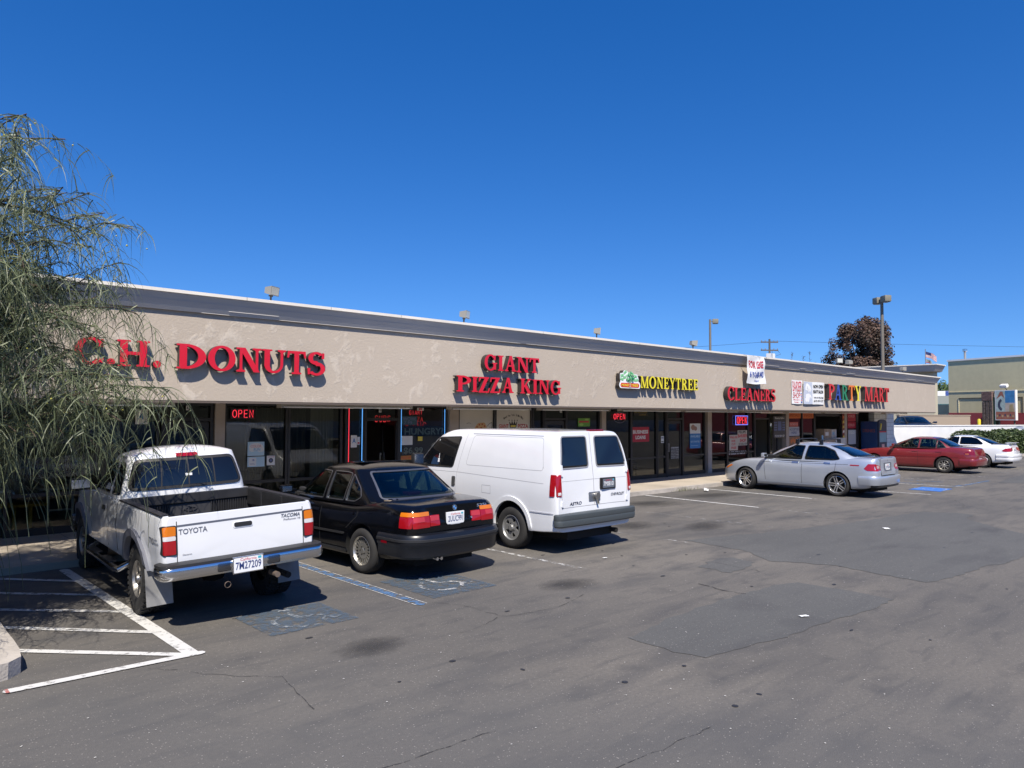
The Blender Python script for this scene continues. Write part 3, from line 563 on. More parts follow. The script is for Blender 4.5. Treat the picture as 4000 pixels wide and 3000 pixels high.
# money plant emblem
em = thing('emblem_sign', 'emblem sign of a green plant with banknotes over a red oblong plate', 'sign')
OUT = rpoly([(15.62, 2.94), (16.46, 2.94), (16.5, 3.02), (16.46, 3.11), (16.4, 3.13), (16.42, 3.2), (16.35, 3.33), (16.2, 3.33), (16.12, 3.4), (15.98, 3.36), (15.86, 3.43), (15.76, 3.42), (15.72, 3.35), (15.6, 3.34), (15.6, 3.2), (15.62, 3.12), (15.58, 3.08), (15.56, 3.0)], .03)
EW = mat('emblem_white', (.8, .82, .8), .35, coat=.2); EG = mat('leaf_green', (.1, .42, .16), .4); EG2 = mat('leaf_dark_green', (.02, .2, .09), .4); EG3 = mat('leaf_light_green', (.3, .62, .32), .4)
bm = B(); add2d(bm, shape2d([OUT]), fwall(LY), .13, 0, 0, 1); fixn(bm); obj('cabinet', bm, [EW, SIDE], em)
bm = B(); add2d(bm, shape2d([rrect(15.62, 2.965, 16.44, 3.085, .06)]), fwall(LY), .134, .13); fixn(bm); obj('red_plate', bm, ACR, em)
bm = B(); text(bm, 'MONEY', fwall(LY), 15.66, 2.99, 16.0, 3.06, .137, None, 0, .02); text(bm, 'TREE', fwall(LY), 16.07, 2.99, 16.39, 3.06, .137, None, 0, .02); obj('plate_lettering', bm, YEL, em)
bm = B()
for x, z, a in ((15.69, 3.28, 10), (15.68, 3.18, -14), (15.82, 3.37, 32), (16.27, 3.27, -8), (16.33, 3.17, 16), (16.1, 3.35, -30), (15.8, 3.23, 20), (16.2, 3.18, -20)):
    c, s = cos(R(a)), sin(R(a)); rr = lambda w, h, ox=0, oz=0: [(x+c*(u+ox)-s*(v+oz), z+s*(u+ox)+c*(v+oz)) for u, v in ((-w, -h), (w, -h), (w, h), (-w, h))]
    add2d(bm, shape2d([rr(.068, .034)]), fwall(LY), .1335, None, 0); add2d(bm, shape2d([rr(.058, .025)]), fwall(LY), .136, None, 1); add2d(bm, shape2d([[(x+c*p-s*q, z+s*p+c*q) for p, q in ell(0, 0, .02, .019, 10)]]), fwall(LY), .1385, None, 0)
fixn(bm); obj('banknotes', bm, [EG, EG3], em)
bm = B(); rs = random.Random(3)
for k in range(60):
    a = rs.uniform(0, 2*pi); r_ = rs.random()**.5; x = 16.02+.17*r_*cos(a); z = 3.24+.135*r_*sin(a)
    add2d(bm, shape2d([ell(x, z, rs.uniform(.014, .034), rs.uniform(.014, .03), 8)]), fwall(LY), .141+k*.0006, None, rs.choice((0, 0, 1, 2)))
add2d(bm, shape2d([[(16.0, 3.12), (16.05, 3.12), (16.045, 3.0), (16.09, 2.965), (15.96, 2.965), (16.01, 3.0)]]), fwall(LY), .1405, None, 3); fixn(bm)
obj('plant', bm, [EG, EG2, EG3, mat('plant_stem', (.5, .4, .25), .6)], em)
# ------------------------------------------------------------------ hanging banners
VINYL = mat('banner_vinyl', (.8, .8, .78), .5); TR = mat('print_red', (.55, .03, .05), .6); TB = mat('print_blue', (.03, .07, .35), .6); TK = mat('print_black', (.02, .02, .022), .6); TGY = mat('print_grey_blue', (.12, .15, .28), .6)
def cloth(x0, z0, x1, z1, y, amp, seed, nx=24, nz=30, sag=0.):
    """a wavy sheet; returns (bmesh, mapping function)"""
    rnd = random.Random(seed); ph = [rnd.uniform(0, 6) for _ in range(6)]
    def fn(u, v, d):
        s = (u-x0)/(x1-x0); t = (v-z0)/(z1-z0)
        w = amp*(sin(s*5+ph[0]+t*2)*.5+sin(s*11+t*7+ph[1])*.28+sin(t*9-s*4+ph[2])*.3+sin(s*19+t*13+ph[3])*.12)
        return (u+amp*.6*sin(t*5+ph[4])-sag*(1-t)*(s-.5), y-d+w, v+amp*.35*sin(s*6+ph[5])-sag*.3*(s-s*s)*4*t)
    bm = B(); g = [[bm.verts.new(fn(lerp(x0, x1, i/nx), lerp(z0, z1, j/nz), 0)) for i in range(nx+1)] for j in range(nz+1)]
    for j in range(nz):
        for i in range(nx): face(bm, [g[j][i], g[j][i+1], g[j+1][i+1], g[j+1][i]])
    return bm, fn
by = F-.3
ban = thing('lease_banner', 'white vinyl banner hung on ropes from the roof with red and blue writing', 'banner')
bm, fn = cloth(22.06, 3.27, 23.24, 4.18, by, .05, 4); obj('sheet', bm, VINYL, ban, 60)
bm = B(); text(bm, 'FOR', fn, 22.16, 3.79, 22.53, 4.03, .012, None, 0, .03); text(bm, 'LEASE', fn, 22.6, 3.79, 23.13, 4.03, .012, None, 0, .03); text(bm, '619-248-9427', fn, 22.16, 3.48, 23.1, 3.68, .012, None, 1, .02); text(bm, 'Henry', fn, 22.45, 3.33, 22.78, 3.42, .012, None, 1, .01); obj('print', bm, [TR, TB], ban)
bm = B()
for x, dx in ((22.1, -.2), (23.18, .45), (22.5, .1), (22.9, -.05)): tube(bm, [(x, by, 4.16), (x+dx*.6, F-.25, 4.2), (x+dx, F-.1, 4.225)], .007, 5)
for x in (22.12, 22.6, 23.1): tube(bm, [(x, by, 3.28), (x+.05, F-.17, 3.1), (x+.06, F-.05, 3.0)], .003, 4)
obj('rope', bm, mat('rope', (.35, .33, .3), .9), ban)
sb = thing('barber_banner', 'white upright banner with tall red barber lettering and a striped pole', 'banner')
bm, fn = cloth(25.66, 2.65, 26.5, 3.52, F-.035, .012, 8); obj('sheet', bm, VINYL, sb, 60)
bm = B(); text(bm, 'BARBER', fn, 25.72, 3.11, 26.45, 3.48, .008, None, 0, .0); text(bm, 'SHOP', fn, 25.74, 2.86, 26.3, 3.08, .008, None, 0, .0); text(bm, 'HELADOS', fn, 25.78, 2.78, 26.24, 2.83, .008, None, 0); text(bm, 'FAMILY', fn, 25.84, 2.69, 26.2, 2.74, .008, None, 0)
add2d(bm, shape2d([ell(26.4, 2.72, .05, .035, 10)]), fn, .008, None, 1)
for k in range(6): add2d(bm, shape2d([[(26.34, 2.76+k*.05), (26.46, 2.785+k*.05), (26.46, 2.81+k*.05), (26.34, 2.785+k*.05)]]), fn, .008, None, 1 if k % 2 else 0)
obj('print', bm, [TR, TB], sb)
sb = thing('salon_banner', 'wide pale blue and white salon banner with black writing next to the coloured letters', 'banner')
bm, fn = cloth(26.54, 2.65, 28.3, 3.5, F-.05, .014, 11, 36, 24, .02); obj('sheet', bm, VINYL, sb, 60)
bm = B(); add2d(bm, shape2d([[(26.55+.72*i/6, 2.66) for i in range(7)]+[(27.27, 2.66+.83*j/6) for j in range(1, 7)]+[(27.27-.72*i/6, 3.49) for i in range(1, 7)]+[(26.55, 3.49-.83*j/6) for j in range(1, 6)]]), fn, .006, None, 0)
add2d(bm, shape2d([rpoly([(26.68, 2.75), (26.95, 2.74), (27.05, 2.9), (27.2, 2.86), (27.17, 2.98), (27.0, 3.06), (26.8, 3.04), (26.66, 2.98)], .05)]), fn, .01, None, 1)
add2d(bm, shape2d([stroke([(26.85, 3.36), (26.9, 3.24), (26.93, 3.1)], .06)[0], stroke([(26.85, 3.36), (26.9, 3.24), (26.93, 3.1)], .06)[1]]), fn, .01, None, 1)
text(bm, 'NOW OPEN', fn, 27.36, 3.27, 28.2, 3.4, .01, None, 2, .03); text(bm, 'BEAUTY SALON', fn, 27.36, 3.07, 28.2, 3.2, .01, None, 2, .03); text(bm, 'WALK-INS WELCOME', fn, 27.38, 2.88, 28.22, 2.94, .01, None, 2, .02); text(bm, '(619) 429-1127', fn, 27.38, 2.73, 28.22, 2.82, .01, None, 2, .02)
obj('print', bm, [mat('banner_blue_grey', (.5, .54, .62), .5), VINYL, TK], sb)
# ------------------------------------------------------------------ neon, posters and plates in the windows
NR = mat('neon_red', (.3, .02, .03), .4, emit=(1, .04, .07), estr=.75); NB = mat('neon_blue', (.05, .2, .4), .4, emit=(.12, .42, 1), estr=.8); NP = mat('neon_violet', (.1, .1, .4), .4, emit=(.2, .22, 1), estr=.7); BACK = mat('sign_backing', (.012, .012, .014), .6)
ND = mat('neon_red_dim', (.2, .02, .02), .4, emit=(1, .05, .06), estr=.5)
YG = WL-.02        # just in front of the glass
def neon_text(s, x0, z0, x1, z1, y, m, r=.008, parent=None):
    """single-stroke tube letters"""
    G = {'O': [[(.5+.42*cos(a), .5+.5*sin(a)) for a in [2*pi*k/16 for k in range(17)]]], 'P': [[(.15, 0), (.15, 1), (.6, 1), (.82, .85), (.82, .65), (.6, .5), (.15, .5)]], 'E': [[(.85, 0), (.15, 0), (.15, 1), (.85, 1)], [(.15, .5), (.75, .5)]], 'N': [[(.15, 0), (.15, 1), (.85, 0), (.85, 1)]],
         'S': [[(.85, .85), (.6, 1), (.35, 1), (.15, .8), (.3, .58), (.7, .45), (.85, .25), (.65, .02), (.35, 0), (.12, .15)]], 'U': [[(.15, 1), (.15, .25), (.35, 0), (.65, 0), (.85, .25), (.85, 1)]], 'B': [[(.15, 0), (.15, 1), (.6, 1), (.8, .85), (.75, .6), (.5, .52), (.15, .52)], [(.5, .52), (.8, .45), (.88, .2), (.65, 0), (.15, 0)]],
         'G': [[(.88, .85), (.65, 1), (.35, 1), (.12, .7), (.12, .3), (.35, 0), (.65, 0), (.88, .2), (.88, .45), (.6, .45)]], 'I': [[(.5, 0), (.5, 1)]], 'A': [[(.1, 0), (.5, 1), (.9, 0)], [(.25, .35), (.75, .35)]], 'T': [[(.5, 0), (.5, 1)], [(.1, 1), (.9, 1)]], 'Z': [[(.12, 1), (.88, 1), (.12, 0), (.88, 0)]], 'K': [[(.15, 0), (.15, 1)], [(.85, 1), (.15, .45), (.85, 0)]]}
    bm = B(); w = (x1-x0)/len(s)
    for i, ch in enumerate(s):
        for P in G[ch]: tube(bm, [(x0+w*(i+.08+.84*p[0]), y, lerp(z0, z1, p[1])) for p in P], r, 6)
    return obj('neon_tube', bm, m, parent)
def poster(name, label, cat, x0, z0, x1, z1, m, prints=(), y=None, parent=None):
    """thin sheet on the glass with printed shapes; prints = [(kind, args, material)]"""
    y = YG if y is None else y; bm = B(); ms = [m]; box(bm, (x0, y-.004, z0), (x1, y, z1))
    o = tag(obj(name, bm, m, parent), label, cat)
    if prints:
        b2 = B()
        for k, (kind, a, mm) in enumerate(prints):
            if mm not in ms: ms.append(mm)
            mi = ms.index(mm)-1; f = fwall(y-.004); d = .0012+.0006*k
            if kind == 't': text(b2, a[0], f, *a[1:5], d, None, mi, *(a[5:]))
            elif kind == 'r': add2d(b2, ([(a[0], a[1]), (a[2], a[1]), (a[2], a[3]), (a[0], a[3])], [(0, 1, 2), (0, 2, 3)]), f, d, None, mi)
            elif kind == 'p': add2d(b2, shape2d(a), f, d, None, mi)
        obj('print', b2, ms[1:], o)
    return o
# donut shop
o1 = thing('open_sign', 'red neon open sign in a dark frame in the curtained window behind the pickup', 'neon sign')
bm = B(); box(bm, (6.09, YG-.03, 2.115), (6.6, YG-.015, 2.295)); obj('backing', bm, BACK, o1)
bm = B(); tube(bm, [(6.09, YG-.035, 2.115), (6.6, YG-.035, 2.115), (6.6, YG-.035, 2.295), (6.09, YG-.035, 2.295), (6.09, YG-.035, 2.115)], .006, 5); obj('border', bm, mat('violet_border', (.12, .06, .1), .5), o1)
neon_text('OPEN', 6.11, 2.13, 6.58, 2.28, YG-.04, NR, .0075, o1)
PW = mat('paper_white', (.72, .72, .7), .7); PBL = mat('poster_blue', (.25, .45, .6), .6); PBL2 = mat('poster_pale_blue', (.45, .62, .72), .6); PYE = mat('poster_yellow', (.7, .55, .08), .6); GRADE = mat('grade_blue', (.02, .15, .4), .6); PPK = mat('poster_pink', (.65, .35, .35), .6)
poster('grade_card', 'white card with a slanted blue letter left of the donut shop door, beside the tree', 'card', 4.3, 2.0, 4.52, 2.28, PW, [('t', ('A', 4.35, 2.09, 4.46, 2.21, .03, .25), GRADE)])
poster('unit_plate', 'small white plate with a black letter above the donut shop door', 'plate', 5.2, 2.27, 5.255, 2.36, PW, [('t', ('A', 5.208, 2.28, 5.247, 2.35, .03), TK)], WL-.065)
poster('event_poster', 'white and pale blue poster with rainbow lettering in the curtained window', 'poster', 6.47, 1.33, 6.83, 1.62, PBL2, [('p', [ell(6.65, 1.51, .16, .085, 14), ell(6.57, 1.47, .07, .06, 10), ell(6.75, 1.46, .08, .06, 10)], PW), ('t', ('COLOR', 6.53, 1.5, 6.77, 1.56, .03), PPK), ('t', ('RUN', 6.6, 1.43, 6.74, 1.49, .03), PBL)])
poster('notice', 'pale blue and white notice low in the curtained window', 'poster', 6.47, 1.1, 6.84, 1.31, PBL2, [('r', (6.5, 1.12, 6.66, 1.29), PW), ('t', ('1B', 6.57, 1.22, 6.62, 1.26, .02), TB), ('r', (6.52, 1.15, 6.64, 1.155), TGY), ('r', (6.52, 1.17, 6.62, 1.175), TGY)])
poster('notice', 'small white notice with a black circle low in the curtained window', 'poster', 6.89, 1.12, 7.07, 1.32, PW, [('p', [ell(6.98, 1.22, .05, .05, 16)], TK), ('p', [ell(6.98, 1.22, .03, .03, 12)], TGY), ('t', ('NOTICE', 6.91, 1.285, 7.05, 1.305), TR)])
cur = thing('curtain', 'long pleated grey green curtain inside the donut shop window', 'curtain', (0, 0, 0))
def pleats(x0, x1, y, n, amp=.03):
    bm = B(); P = [(lerp(x0, x1, k/(n*4)), y+amp*sin(k*pi/2+.4*sin(k*.7))) for k in range(n*4+1)]
    for a, b in zip(P, P[1:]): face(bm, [bm.verts.new((a[0], a[1], .2)), bm.verts.new((b[0], b[1], .2)), bm.verts.new((b[0], b[1], 2.7)), bm.verts.new((a[0], a[1], 2.7))])
    return bm
bm = pleats(8.02, 8.6, WL+.25, 14, .02); obj('panel', bm, mat('curtain_cloth_pale', (.5, .52, .48), .9), cur, 180)
bm = pleats(6.6, 8.0, WL+.45, 22); obj('panel', bm, mat('curtain_cloth', (.2, .2, .175), .9), cur, 180)
# fixed cafe tables with yellow seats inside the left windows
for k, (x, y, w) in enumerate(((1.0, 15.7, 'the left one'), (2.1, 15.75, 'in the middle'), (3.3, 15.8, 'nearest the door'))):
    t = thing('cafe_table', 'white table with yellow seats behind the left shop window, '+w, 'table', (x, y, .105), 0, 'tables inside the donut shop')
    bm = B(); box(bm, (-.38, -.3, .7), (.38, .3, .74), bev=.012); obj('tabletop', bm, PW, t)
    bm = B()
    for sx in (-.2, .2): tube(bm, [(sx, 0, .0), (sx, 0, .7)], .025, 8)
    tube(bm, [(-.2, 0, .3), (.2, 0, .3)], .02, 8); obj('stand', bm, PW, t)
    for sx in (-1, 1):
        bm = B(); box(bm, (sx*.72-.22, -.2, .42), (sx*.72+.22, .2, .47), bev=.012); box(bm, (sx*.72-.03, -.03, 0), (sx*.72+.03, .03, .42)); obj('seat', bm, mat('seat_yellow', (.6, .4, .05), .5), t)
# pizza shop
nb = thing('neon_border', 'red and blue neon tubes bordering the narrow window left of the open door', 'neon sign')
for P, m in (([(8.83, YG-.03, 1.0), (8.83, YG-.03, 2.37)], NR), ([(8.88, YG-.03, 2.37), (9.15, YG-.03, 2.37)], NB), ([(9.18, YG-.03, 2.36), (9.18, YG-.03, 1.0)], NB)):
    bm = B(); tube(bm, P, .008, 8); obj('neon_tube', bm, m, nb)
nb = thing('neon_border', 'two upright blue neon tubes bordering the pizza window right of the open door', 'neon sign')
for x in (10.27, 11.6):
    bm = B(); tube(bm, [(x, YG-.03, 1.3), (x, YG-.03, 2.34)], .007, 8); obj('neon_tube', bm, NB, nb)
t = thing('subs_sign', 'thin red neon word hung inside the dark pizza shop doorway', 'neon sign'); neon_text('SUBS', 9.86, 2.02, 10.34, 2.17, WL+.5, ND, .008, t)
t = thing('pizza_neon', 'three-line red neon sign in the pizza window behind the van cab', 'neon sign')
neon_text('GIANT', 10.56, 2.2, 10.98, 2.3, WL+.05, NR, .006, t); neon_text('PIZZA', 10.5, 2.03, 11.0, 2.14, WL+.05, ND, .006, t); neon_text('KING', 10.45, 1.8, 11.12, 2.0, WL+.05, ND, .006, t)
poster('grade_card', 'white card with a blue letter in the neon bordered window', 'card', 8.9, 1.44, 9.06, 1.72, PW, [('t', ('A', 8.94, 1.54, 9.03, 1.65, .03), GRADE)])
poster('notice', 'narrow white notice beside the blue letter card', 'poster', 9.07, 1.5, 9.14, 1.68, PW, [('r', (9.08, 1.52, 9.13, 1.56), TR), ('r', (9.08, 1.6, 9.13, 1.605), TGY)])
poster('unit_plate', 'small white plate with a black letter above the open pizza shop door', 'plate', 9.62, 2.25, 9.685, 2.36, PW, [('t', ('B', 9.632, 2.265, 9.673, 2.345, .03), TK)], WL-.065)
DBL = mat('poster_navy', (.012, .045, .13), .5)
poster('window_poster', 'navy poster with large pale letters in the pizza window', 'poster', 10.3, 1.18, 11.66, 1.92, DBL, [('t', ('HUNGRY?', 10.42, 1.7, 11.62, 1.87, .03), PBL2), ('t', ('$6.99', 10.4, 1.22, 10.98, 1.4, .03), PBL2), ('p', [ell(11.35, 1.4, .12, .1, 14)], PW), ('p', [ell(11.35, 1.36, .11, .06, 12)], TR)], WL+.03)
poster('window_poster', 'dim poster with an exclamation and a price on the open glass door', 'poster', 10.3, 1.95, 10.75, 2.16, mat('poster_teal', (.03, .09, .12), .5), [('t', ('WOW!', 10.32, 2.05, 10.72, 2.14, .03), TGY), ('t', ('7.99', 10.36, 1.97, 10.6, 2.04, .02), TGY)], WL-.03)
poster('notice', 'white sheet taped to the pizza window', 'poster', 10.3, 1.46, 10.62, 1.68, PW, (), WL-.03)
poster('notice', 'yellow sticker on the pizza window', 'poster', 10.78, 1.55, 10.92, 1.66, PYE, (), WL-.03)
poster('notice_board', 'orange strip with red writing low on the open door', 'poster', 10.25, 1.1, 10.95, 1.2, mat('poster_orange', (.5, .22, .04), .6), [('t', ('PIZZA BY THE SLICE', 10.3, 1.12, 10.9, 1.18, .01), TR)], WL-.03)
poster('window_card', 'small white card hanging at the top of the pizza window', 'card', 10.75, 2.3, 10.95, 2.38, PW, [('r', (10.8, 2.32, 10.9, 2.36), TR)], WL-.03)
# whitewashed windows, hand painted
def painted(name, label, parts, mats_): 
    o = None; bm = B()
    for k, (tri, mi) in enumerate(parts): add2d(bm, tri, fwall(WL-.004), .0012+.0005*k, None, mi)
    return single(name, bm, mats_, label, 'painting')
PK_ = TK; sl_ = ([(x, z) for x, z in [(12.62, 1.86)]],)
P = [(shape2d([rpoly([(12.62, 1.85), (12.75, 1.98), (12.98, 2.0), (13.08, 1.86), (12.95, 1.8), (12.7, 1.78)], .04)]), 0)]
for x, z in ((12.72, 1.88), (12.8, 1.94), (12.9, 1.95), (12.86, 1.86), (12.98, 1.9), (12.76, 1.82)): P.append((shape2d([ell(x, z, .028, .024, 10)]), 1))
P.append((shape2d(stroke([(13.08, 1.9), (13.16, 1.97), (13.24, 2.0), (13.26, 1.9), (13.2, 1.82), (13.16, 1.88)], .01)), 2)); P.append((shape2d(stroke([(12.35, 1.97), (12.42, 1.99), (12.5, 1.98)], .008)), 2)); P.append((shape2d(stroke([(12.1, 1.72), (12.25, 1.78), (12.42, 1.76)], .012)), 2))
painted('window_painting', 'hand painted pizza slice on the left whitewashed window above the van', P, [mat('crust', (.55, .35, .16), .7), mat('pepperoni', (.4, .07, .05), .7), TK])
bm = B(); f = fwall(WL-.004)
ARC = 'Finest New York Style Pizza'
for i, ch in enumerate(ARC):
    if ch == ' ': continue
    a = R(lerp(150, 30, i/(len(ARC)-1))); cx, cz = 14.05+.42*cos(a), 2.02+.15*sin(a)*1.35-.02; rot = (a-pi/2)*.55
    def fr(u, v, d, cx=cx, cz=cz, rot=rot): return (cx+u*cos(rot)-v*sin(rot), WL-.004-d, cz+u*sin(rot)+v*cos(rot))
    text(bm, ch, fr, -.016, -.03, .016, .03 if ch.isupper() or ch in 'tkfil' else .012, .001, None, 2, .01)
text(bm, 'GIANT', f, 13.5, 1.83, 13.86, 1.95, .001, None, 0, .03); text(bm, 'PIZZA', f, 14.22, 1.83, 14.62, 1.95, .001, None, 0, .03)
add2d(bm, shape2d([[(13.92, 1.85), (14.15, 1.85), (14.19, 2.03), (14.12, 1.95), (14.09, 2.05), (14.04, 1.95), (13.99, 2.05), (13.96, 1.95), (13.88, 2.03)]]), f, .001, None, 2); add2d(bm, shape2d([rc(13.94, 1.87, 14.13, 1.92)]), f, .0018, None, 1)
for x in (13.88, 13.99, 14.09, 14.19): add2d(bm, shape2d([ell(x, 2.055, .018, .018, 8)]), f, .0022, None, 2)
single('window_painting', bm, [mat('painted_red', (.42, .05, .05), .7), PYE, TK], 'hand painted arched slogan with a crown on the right whitewashed window', 'painting')
poster('unit_plate', 'small pale plate with a black letter over the door right of the whitewashed windows', 'plate', 15.86, 2.28, 15.95, 2.38, PW, [('t', ('C', 15.875, 2.295, 15.935, 2.365, .03), TK)], WL-.065)
poster('window_poster', 'green poster with a red stripe in the window above the van roof', 'poster', 16.7, 1.86, 17.25, 2.11, mat('poster_green', (.12, .32, .05), .6), [('r', (16.74, 1.98, 17.2, 2.03), TR), ('p', [ell(16.85, 1.92, .1, .04, 10), ell(17.1, 2.07, .1, .03, 10)], mat('poster_lime', (.3, .5, .12), .6))], WL-.03)
# loan shop
o2 = thing('open_sign', 'red neon open sign in an oval right of the pale pillar above the van', 'neon sign')
neon_text('OPEN', 18.36, 2.08, 18.98, 2.25, YG-.03, NR, .009, o2); bm = B(); tube(bm, [(18.7+.3*cos(a), YG-.02, 2.13+.17*sin(a)) for a in [2*pi*k/24 for k in range(25)]], .008, 6); obj('neon_tube', bm, mat('neon_off', (.12, .16, .2), .4), o2)
poster('window_card', 'black card with faint yellow lettering above the red loans poster', 'card', 19.45, 2.19, 20.2, 2.36, mat('card_black', (.02, .018, .012), .6), [('t', ('PAY DAY LOANS', 19.5, 2.28, 20.15, 2.34, .01), mat('dull_yellow', (.25, .19, .03), .6)), ('t', ('LOANS', 19.75, 2.2, 20.1, 2.26, .01), MATS['dull_yellow'] if 'dull_yellow' in MATS else None)])
poster('window_poster', 'red poster with white capitals about business loans', 'poster', 19.38, 1.33, 20.28, 1.82, mat('poster_red', (.42, .015, .035), .5), [('t', ('BUSINESS', 19.4, 1.6, 20.22, 1.72, .04), PW), ('t', ('LOANS', 19.54, 1.42, 20.08, 1.54, .04), PW)])
poster('opening_hours', 'white opening hours printed on the loan shop door', 'poster', 21.5, .7, 22.0, 1.12, mat('smoky_film', (.05, .05, .05), .3), [('t', ('STORE HOURS', 21.52, 1.06, 21.98, 1.11, .02), PW)]+[('t', (a, 21.52, .99-k*.055, 21.98, 1.02-k*.055, .0), PW) for k, a in enumerate(('HOURS', 'MONDAY 9-7PM', 'TUES-THURS 9-7PM', 'FRIDAY 9-8PM', 'SATURDAY 9-5PM', 'SUNDAY CLOSED'))], WL-.03)
poster('notice', 'small white notices on the narrow glass left of the loan shop door', 'poster', 20.95, 1.27, 21.12, 1.5, PW, [('r', (20.97, 1.3, 21.1, 1.33), TK), ('r', (20.97, 1.42, 21.1, 1.46), TGY)])
poster('window_poster', 'tall blue and white poster on the window right of the loan shop door', 'poster', 22.7, 1.03, 23.38, 1.92, mat('poster_strong_blue', (.03, .18, .45), .5), [('r', (22.7, 1.56, 23.38, 1.92), PW), ('p', [ell(22.9, 1.78, .13, .1, 12), ell(23.06, 1.74, .1, .08, 12)], mat('picture_brown', (.35, .2, .15), .6)), ('t', ('AVAILABLE', 22.74, 1.42, 23.34, 1.5, .02), PBL2), ('t', ('GET STARTED', 22.74, 1.24, 23.3, 1.3, .02), PBL2), ('r', (22.75, 1.12, 23.2, 1.13), PBL2)])
ch_ = thing('waiting_chair', 'dark upholstered chair inside the loan shop window below the red poster', 'chair', (20.0, WL+.7, .105))
bm = B(); box(bm, (-.25, -.25, .4), (.25, .25, .48), bev=.02); obj('seat', bm, mat('chair_cloth', (.05, .055, .07), .9), ch_); bm = B(); box(bm, (-.25, .2, .45), (.25, .27, .92), bev=.03); obj('backrest', bm, MATS['chair_cloth'], ch_)
for sx in (-.22, .22):
    for sy in (-.22, .22): bm = B(); tube(bm, [(sx, sy, 0), (sx, sy, .4)], .012, 6); obj('leg', bm, BACK, ch_)
# barber shop
o3 = thing('open_sign', 'red neon open sign in a lit violet blue box in the barber window', 'neon sign')
bm = B(); box(bm, (25.78, YG-.035, 1.86), (26.68, YG-.02, 2.2)); obj('backing', bm, BACK, o3)
bm = B(); tube(bm, [(25.78, YG-.04, 1.86), (26.68, YG-.04, 1.86), (26.68, YG-.04, 2.2), (25.78, YG-.04, 2.2), (25.78, YG-.04, 1.86)], .016, 6); obj('border', bm, NP, o3); neon_text('OPEN', 25.86, 1.9, 26.62, 2.16, YG-.045, NR, .013, o3)
CREAM = mat('paper_cream', (.55, .5, .42), .7)
poster('window_poster', 'cream poster naming the barber in black and red, under the boxed open sign', 'poster', 25.98, 1.05, 26.72, 1.64, CREAM, [('t', ('FELIPE', 26.05, 1.52, 26.6, 1.62, .03), TK), ('t', ('BARBER', 26.0, 1.36, 26.7, 1.49, .03), TR), ('t', ('SHOP', 26.14, 1.18, 26.6, 1.31, .03), TR), ('t', ('SE HABLA ESP', 26.05, 1.07, 26.68, 1.15, .01), TK)])
poster('window_poster', 'cream and red handwritten poster overlapping the barber poster', 'poster', 25.35, .88, 25.97, 1.47, CREAM, [('t', ('WALK-INS', 25.38, 1.33, 25.94, 1.43, .03), TR), ('t', ('HAIR', 25.5, 1.2, 25.8, 1.28, .03), TR), ('t', ('CUT', 25.5, 1.07, 25.8, 1.16, .03), TR), ('t', ('FREE', 25.48, .93, 25.86, 1.02, .03), TR)], YG-.012)
poster('window_lettering', 'white military discount lettering low on the barber window', 'poster', 25.3, .7, 26.65, .86, mat('dark_film', (.015, .015, .017), .3), [('t', ('MILITARY', 25.34, .72, 26.6, .84, .04), PW)])
poster('barber_board', 'cream board with red capitals over the barber shop doorway', 'sign', 27.62, 2.3, 29.75, 2.41, CREAM, [('t', ('FELIPES', 27.7, 2.32, 28.25, 2.39, .04), TR), ('t', ('BARBER SHOP', 28.42, 2.32, 29.62, 2.39, .04), TR)], WL-.12)
poster('window_lettering', 'white lettering and price list on the open barber shop door', 'poster', 28.58, 1.3, 29.6, 2.2, mat('dark_film', (.015, .015, .017), .3), [('t', ('Beauty Salon', 28.7, 2.06, 29.5, 2.16, .01), PW), ('r', (28.95, 1.6, 29.25, 1.98), TGY)]+[('r', (28.62, 1.6+k*.1, 28.88, 1.66+k*.1), TGY) for k in range(4)]+[('r', (29.32, 1.6+k*.1, 29.56, 1.66+k*.1), TGY) for k in range(4)]+[('t', ('PHONE 429-1127', 28.68, 1.34, 29.5, 1.42, .01), PW)], WL-.16)
# corner store
ORG = mat('poster_bright_orange', (.62, .16, .03), .6)
poster('window_poster', 'bright orange poster, the left of the pair over the corner store window', 'poster', 30.1, 2.1, 31.3, 2.38, ORG, [('t', ('SPECIALS', 30.2, 2.18, 31.2, 2.3, .03), mat('dark_orange', (.4, .07, .01), .6))])
poster('window_poster', 'bright orange poster, the right of the pair over the corner store window', 'poster', 31.45, 2.1, 32.55, 2.38, ORG, [('t', ('SNACKS', 31.6, 2.18, 32.4, 2.3, .03), MATS['dark_orange'])])
poster('window_poster', 'red and white price poster on the corner store window', 'poster', 30.25, 1.75, 31.05, 1.95, mat('poster_salmon', (.5, .1, .08), .6), [('t', ('PAYMENTS', 30.3, 1.8, 31.0, 1.9, .02), PPK)])
poster('window_poster', 'white and blue beer poster on the corner store window', 'poster', 30.2, 1.35, 31.15, 1.74, mat('poster_grey', (.42, .44, .5), .6), [('t', ('ACCEPTED', 30.25, 1.58, 31.1, 1.68, .03), TGY), ('t', ('HERE', 30.4, 1.44, 30.9, 1.54, .03), TGY)])
poster('window_poster', 'brown and orange picture poster low on the corner store window', 'poster', 30.2, .95, 31.2, 1.32, mat('poster_brown', (.25, .13, .07), .6), [('p', [ell(30.4+k*.16, 1.12+.05*(k % 2), .07, .1, 10) for k in range(5)], ORG)])
poster('post_sign', 'narrow red and yellow strip sign on a shopfront post', 'sign', 35.36, .6, 35.6, 2.36, mat('strip_dark_red', (.22, .03, .02), .6), [('p', [[(35.38, z), (35.58, z+.04), (35.56, z+.16), (35.4, z+.12)]], m_) for z, m_ in ((.7, PW), (.9, PW), (1.15, PYE), (1.4, PW), (1.62, PYE), (1.85, PYE), (2.08, ORG))], WL-.12)
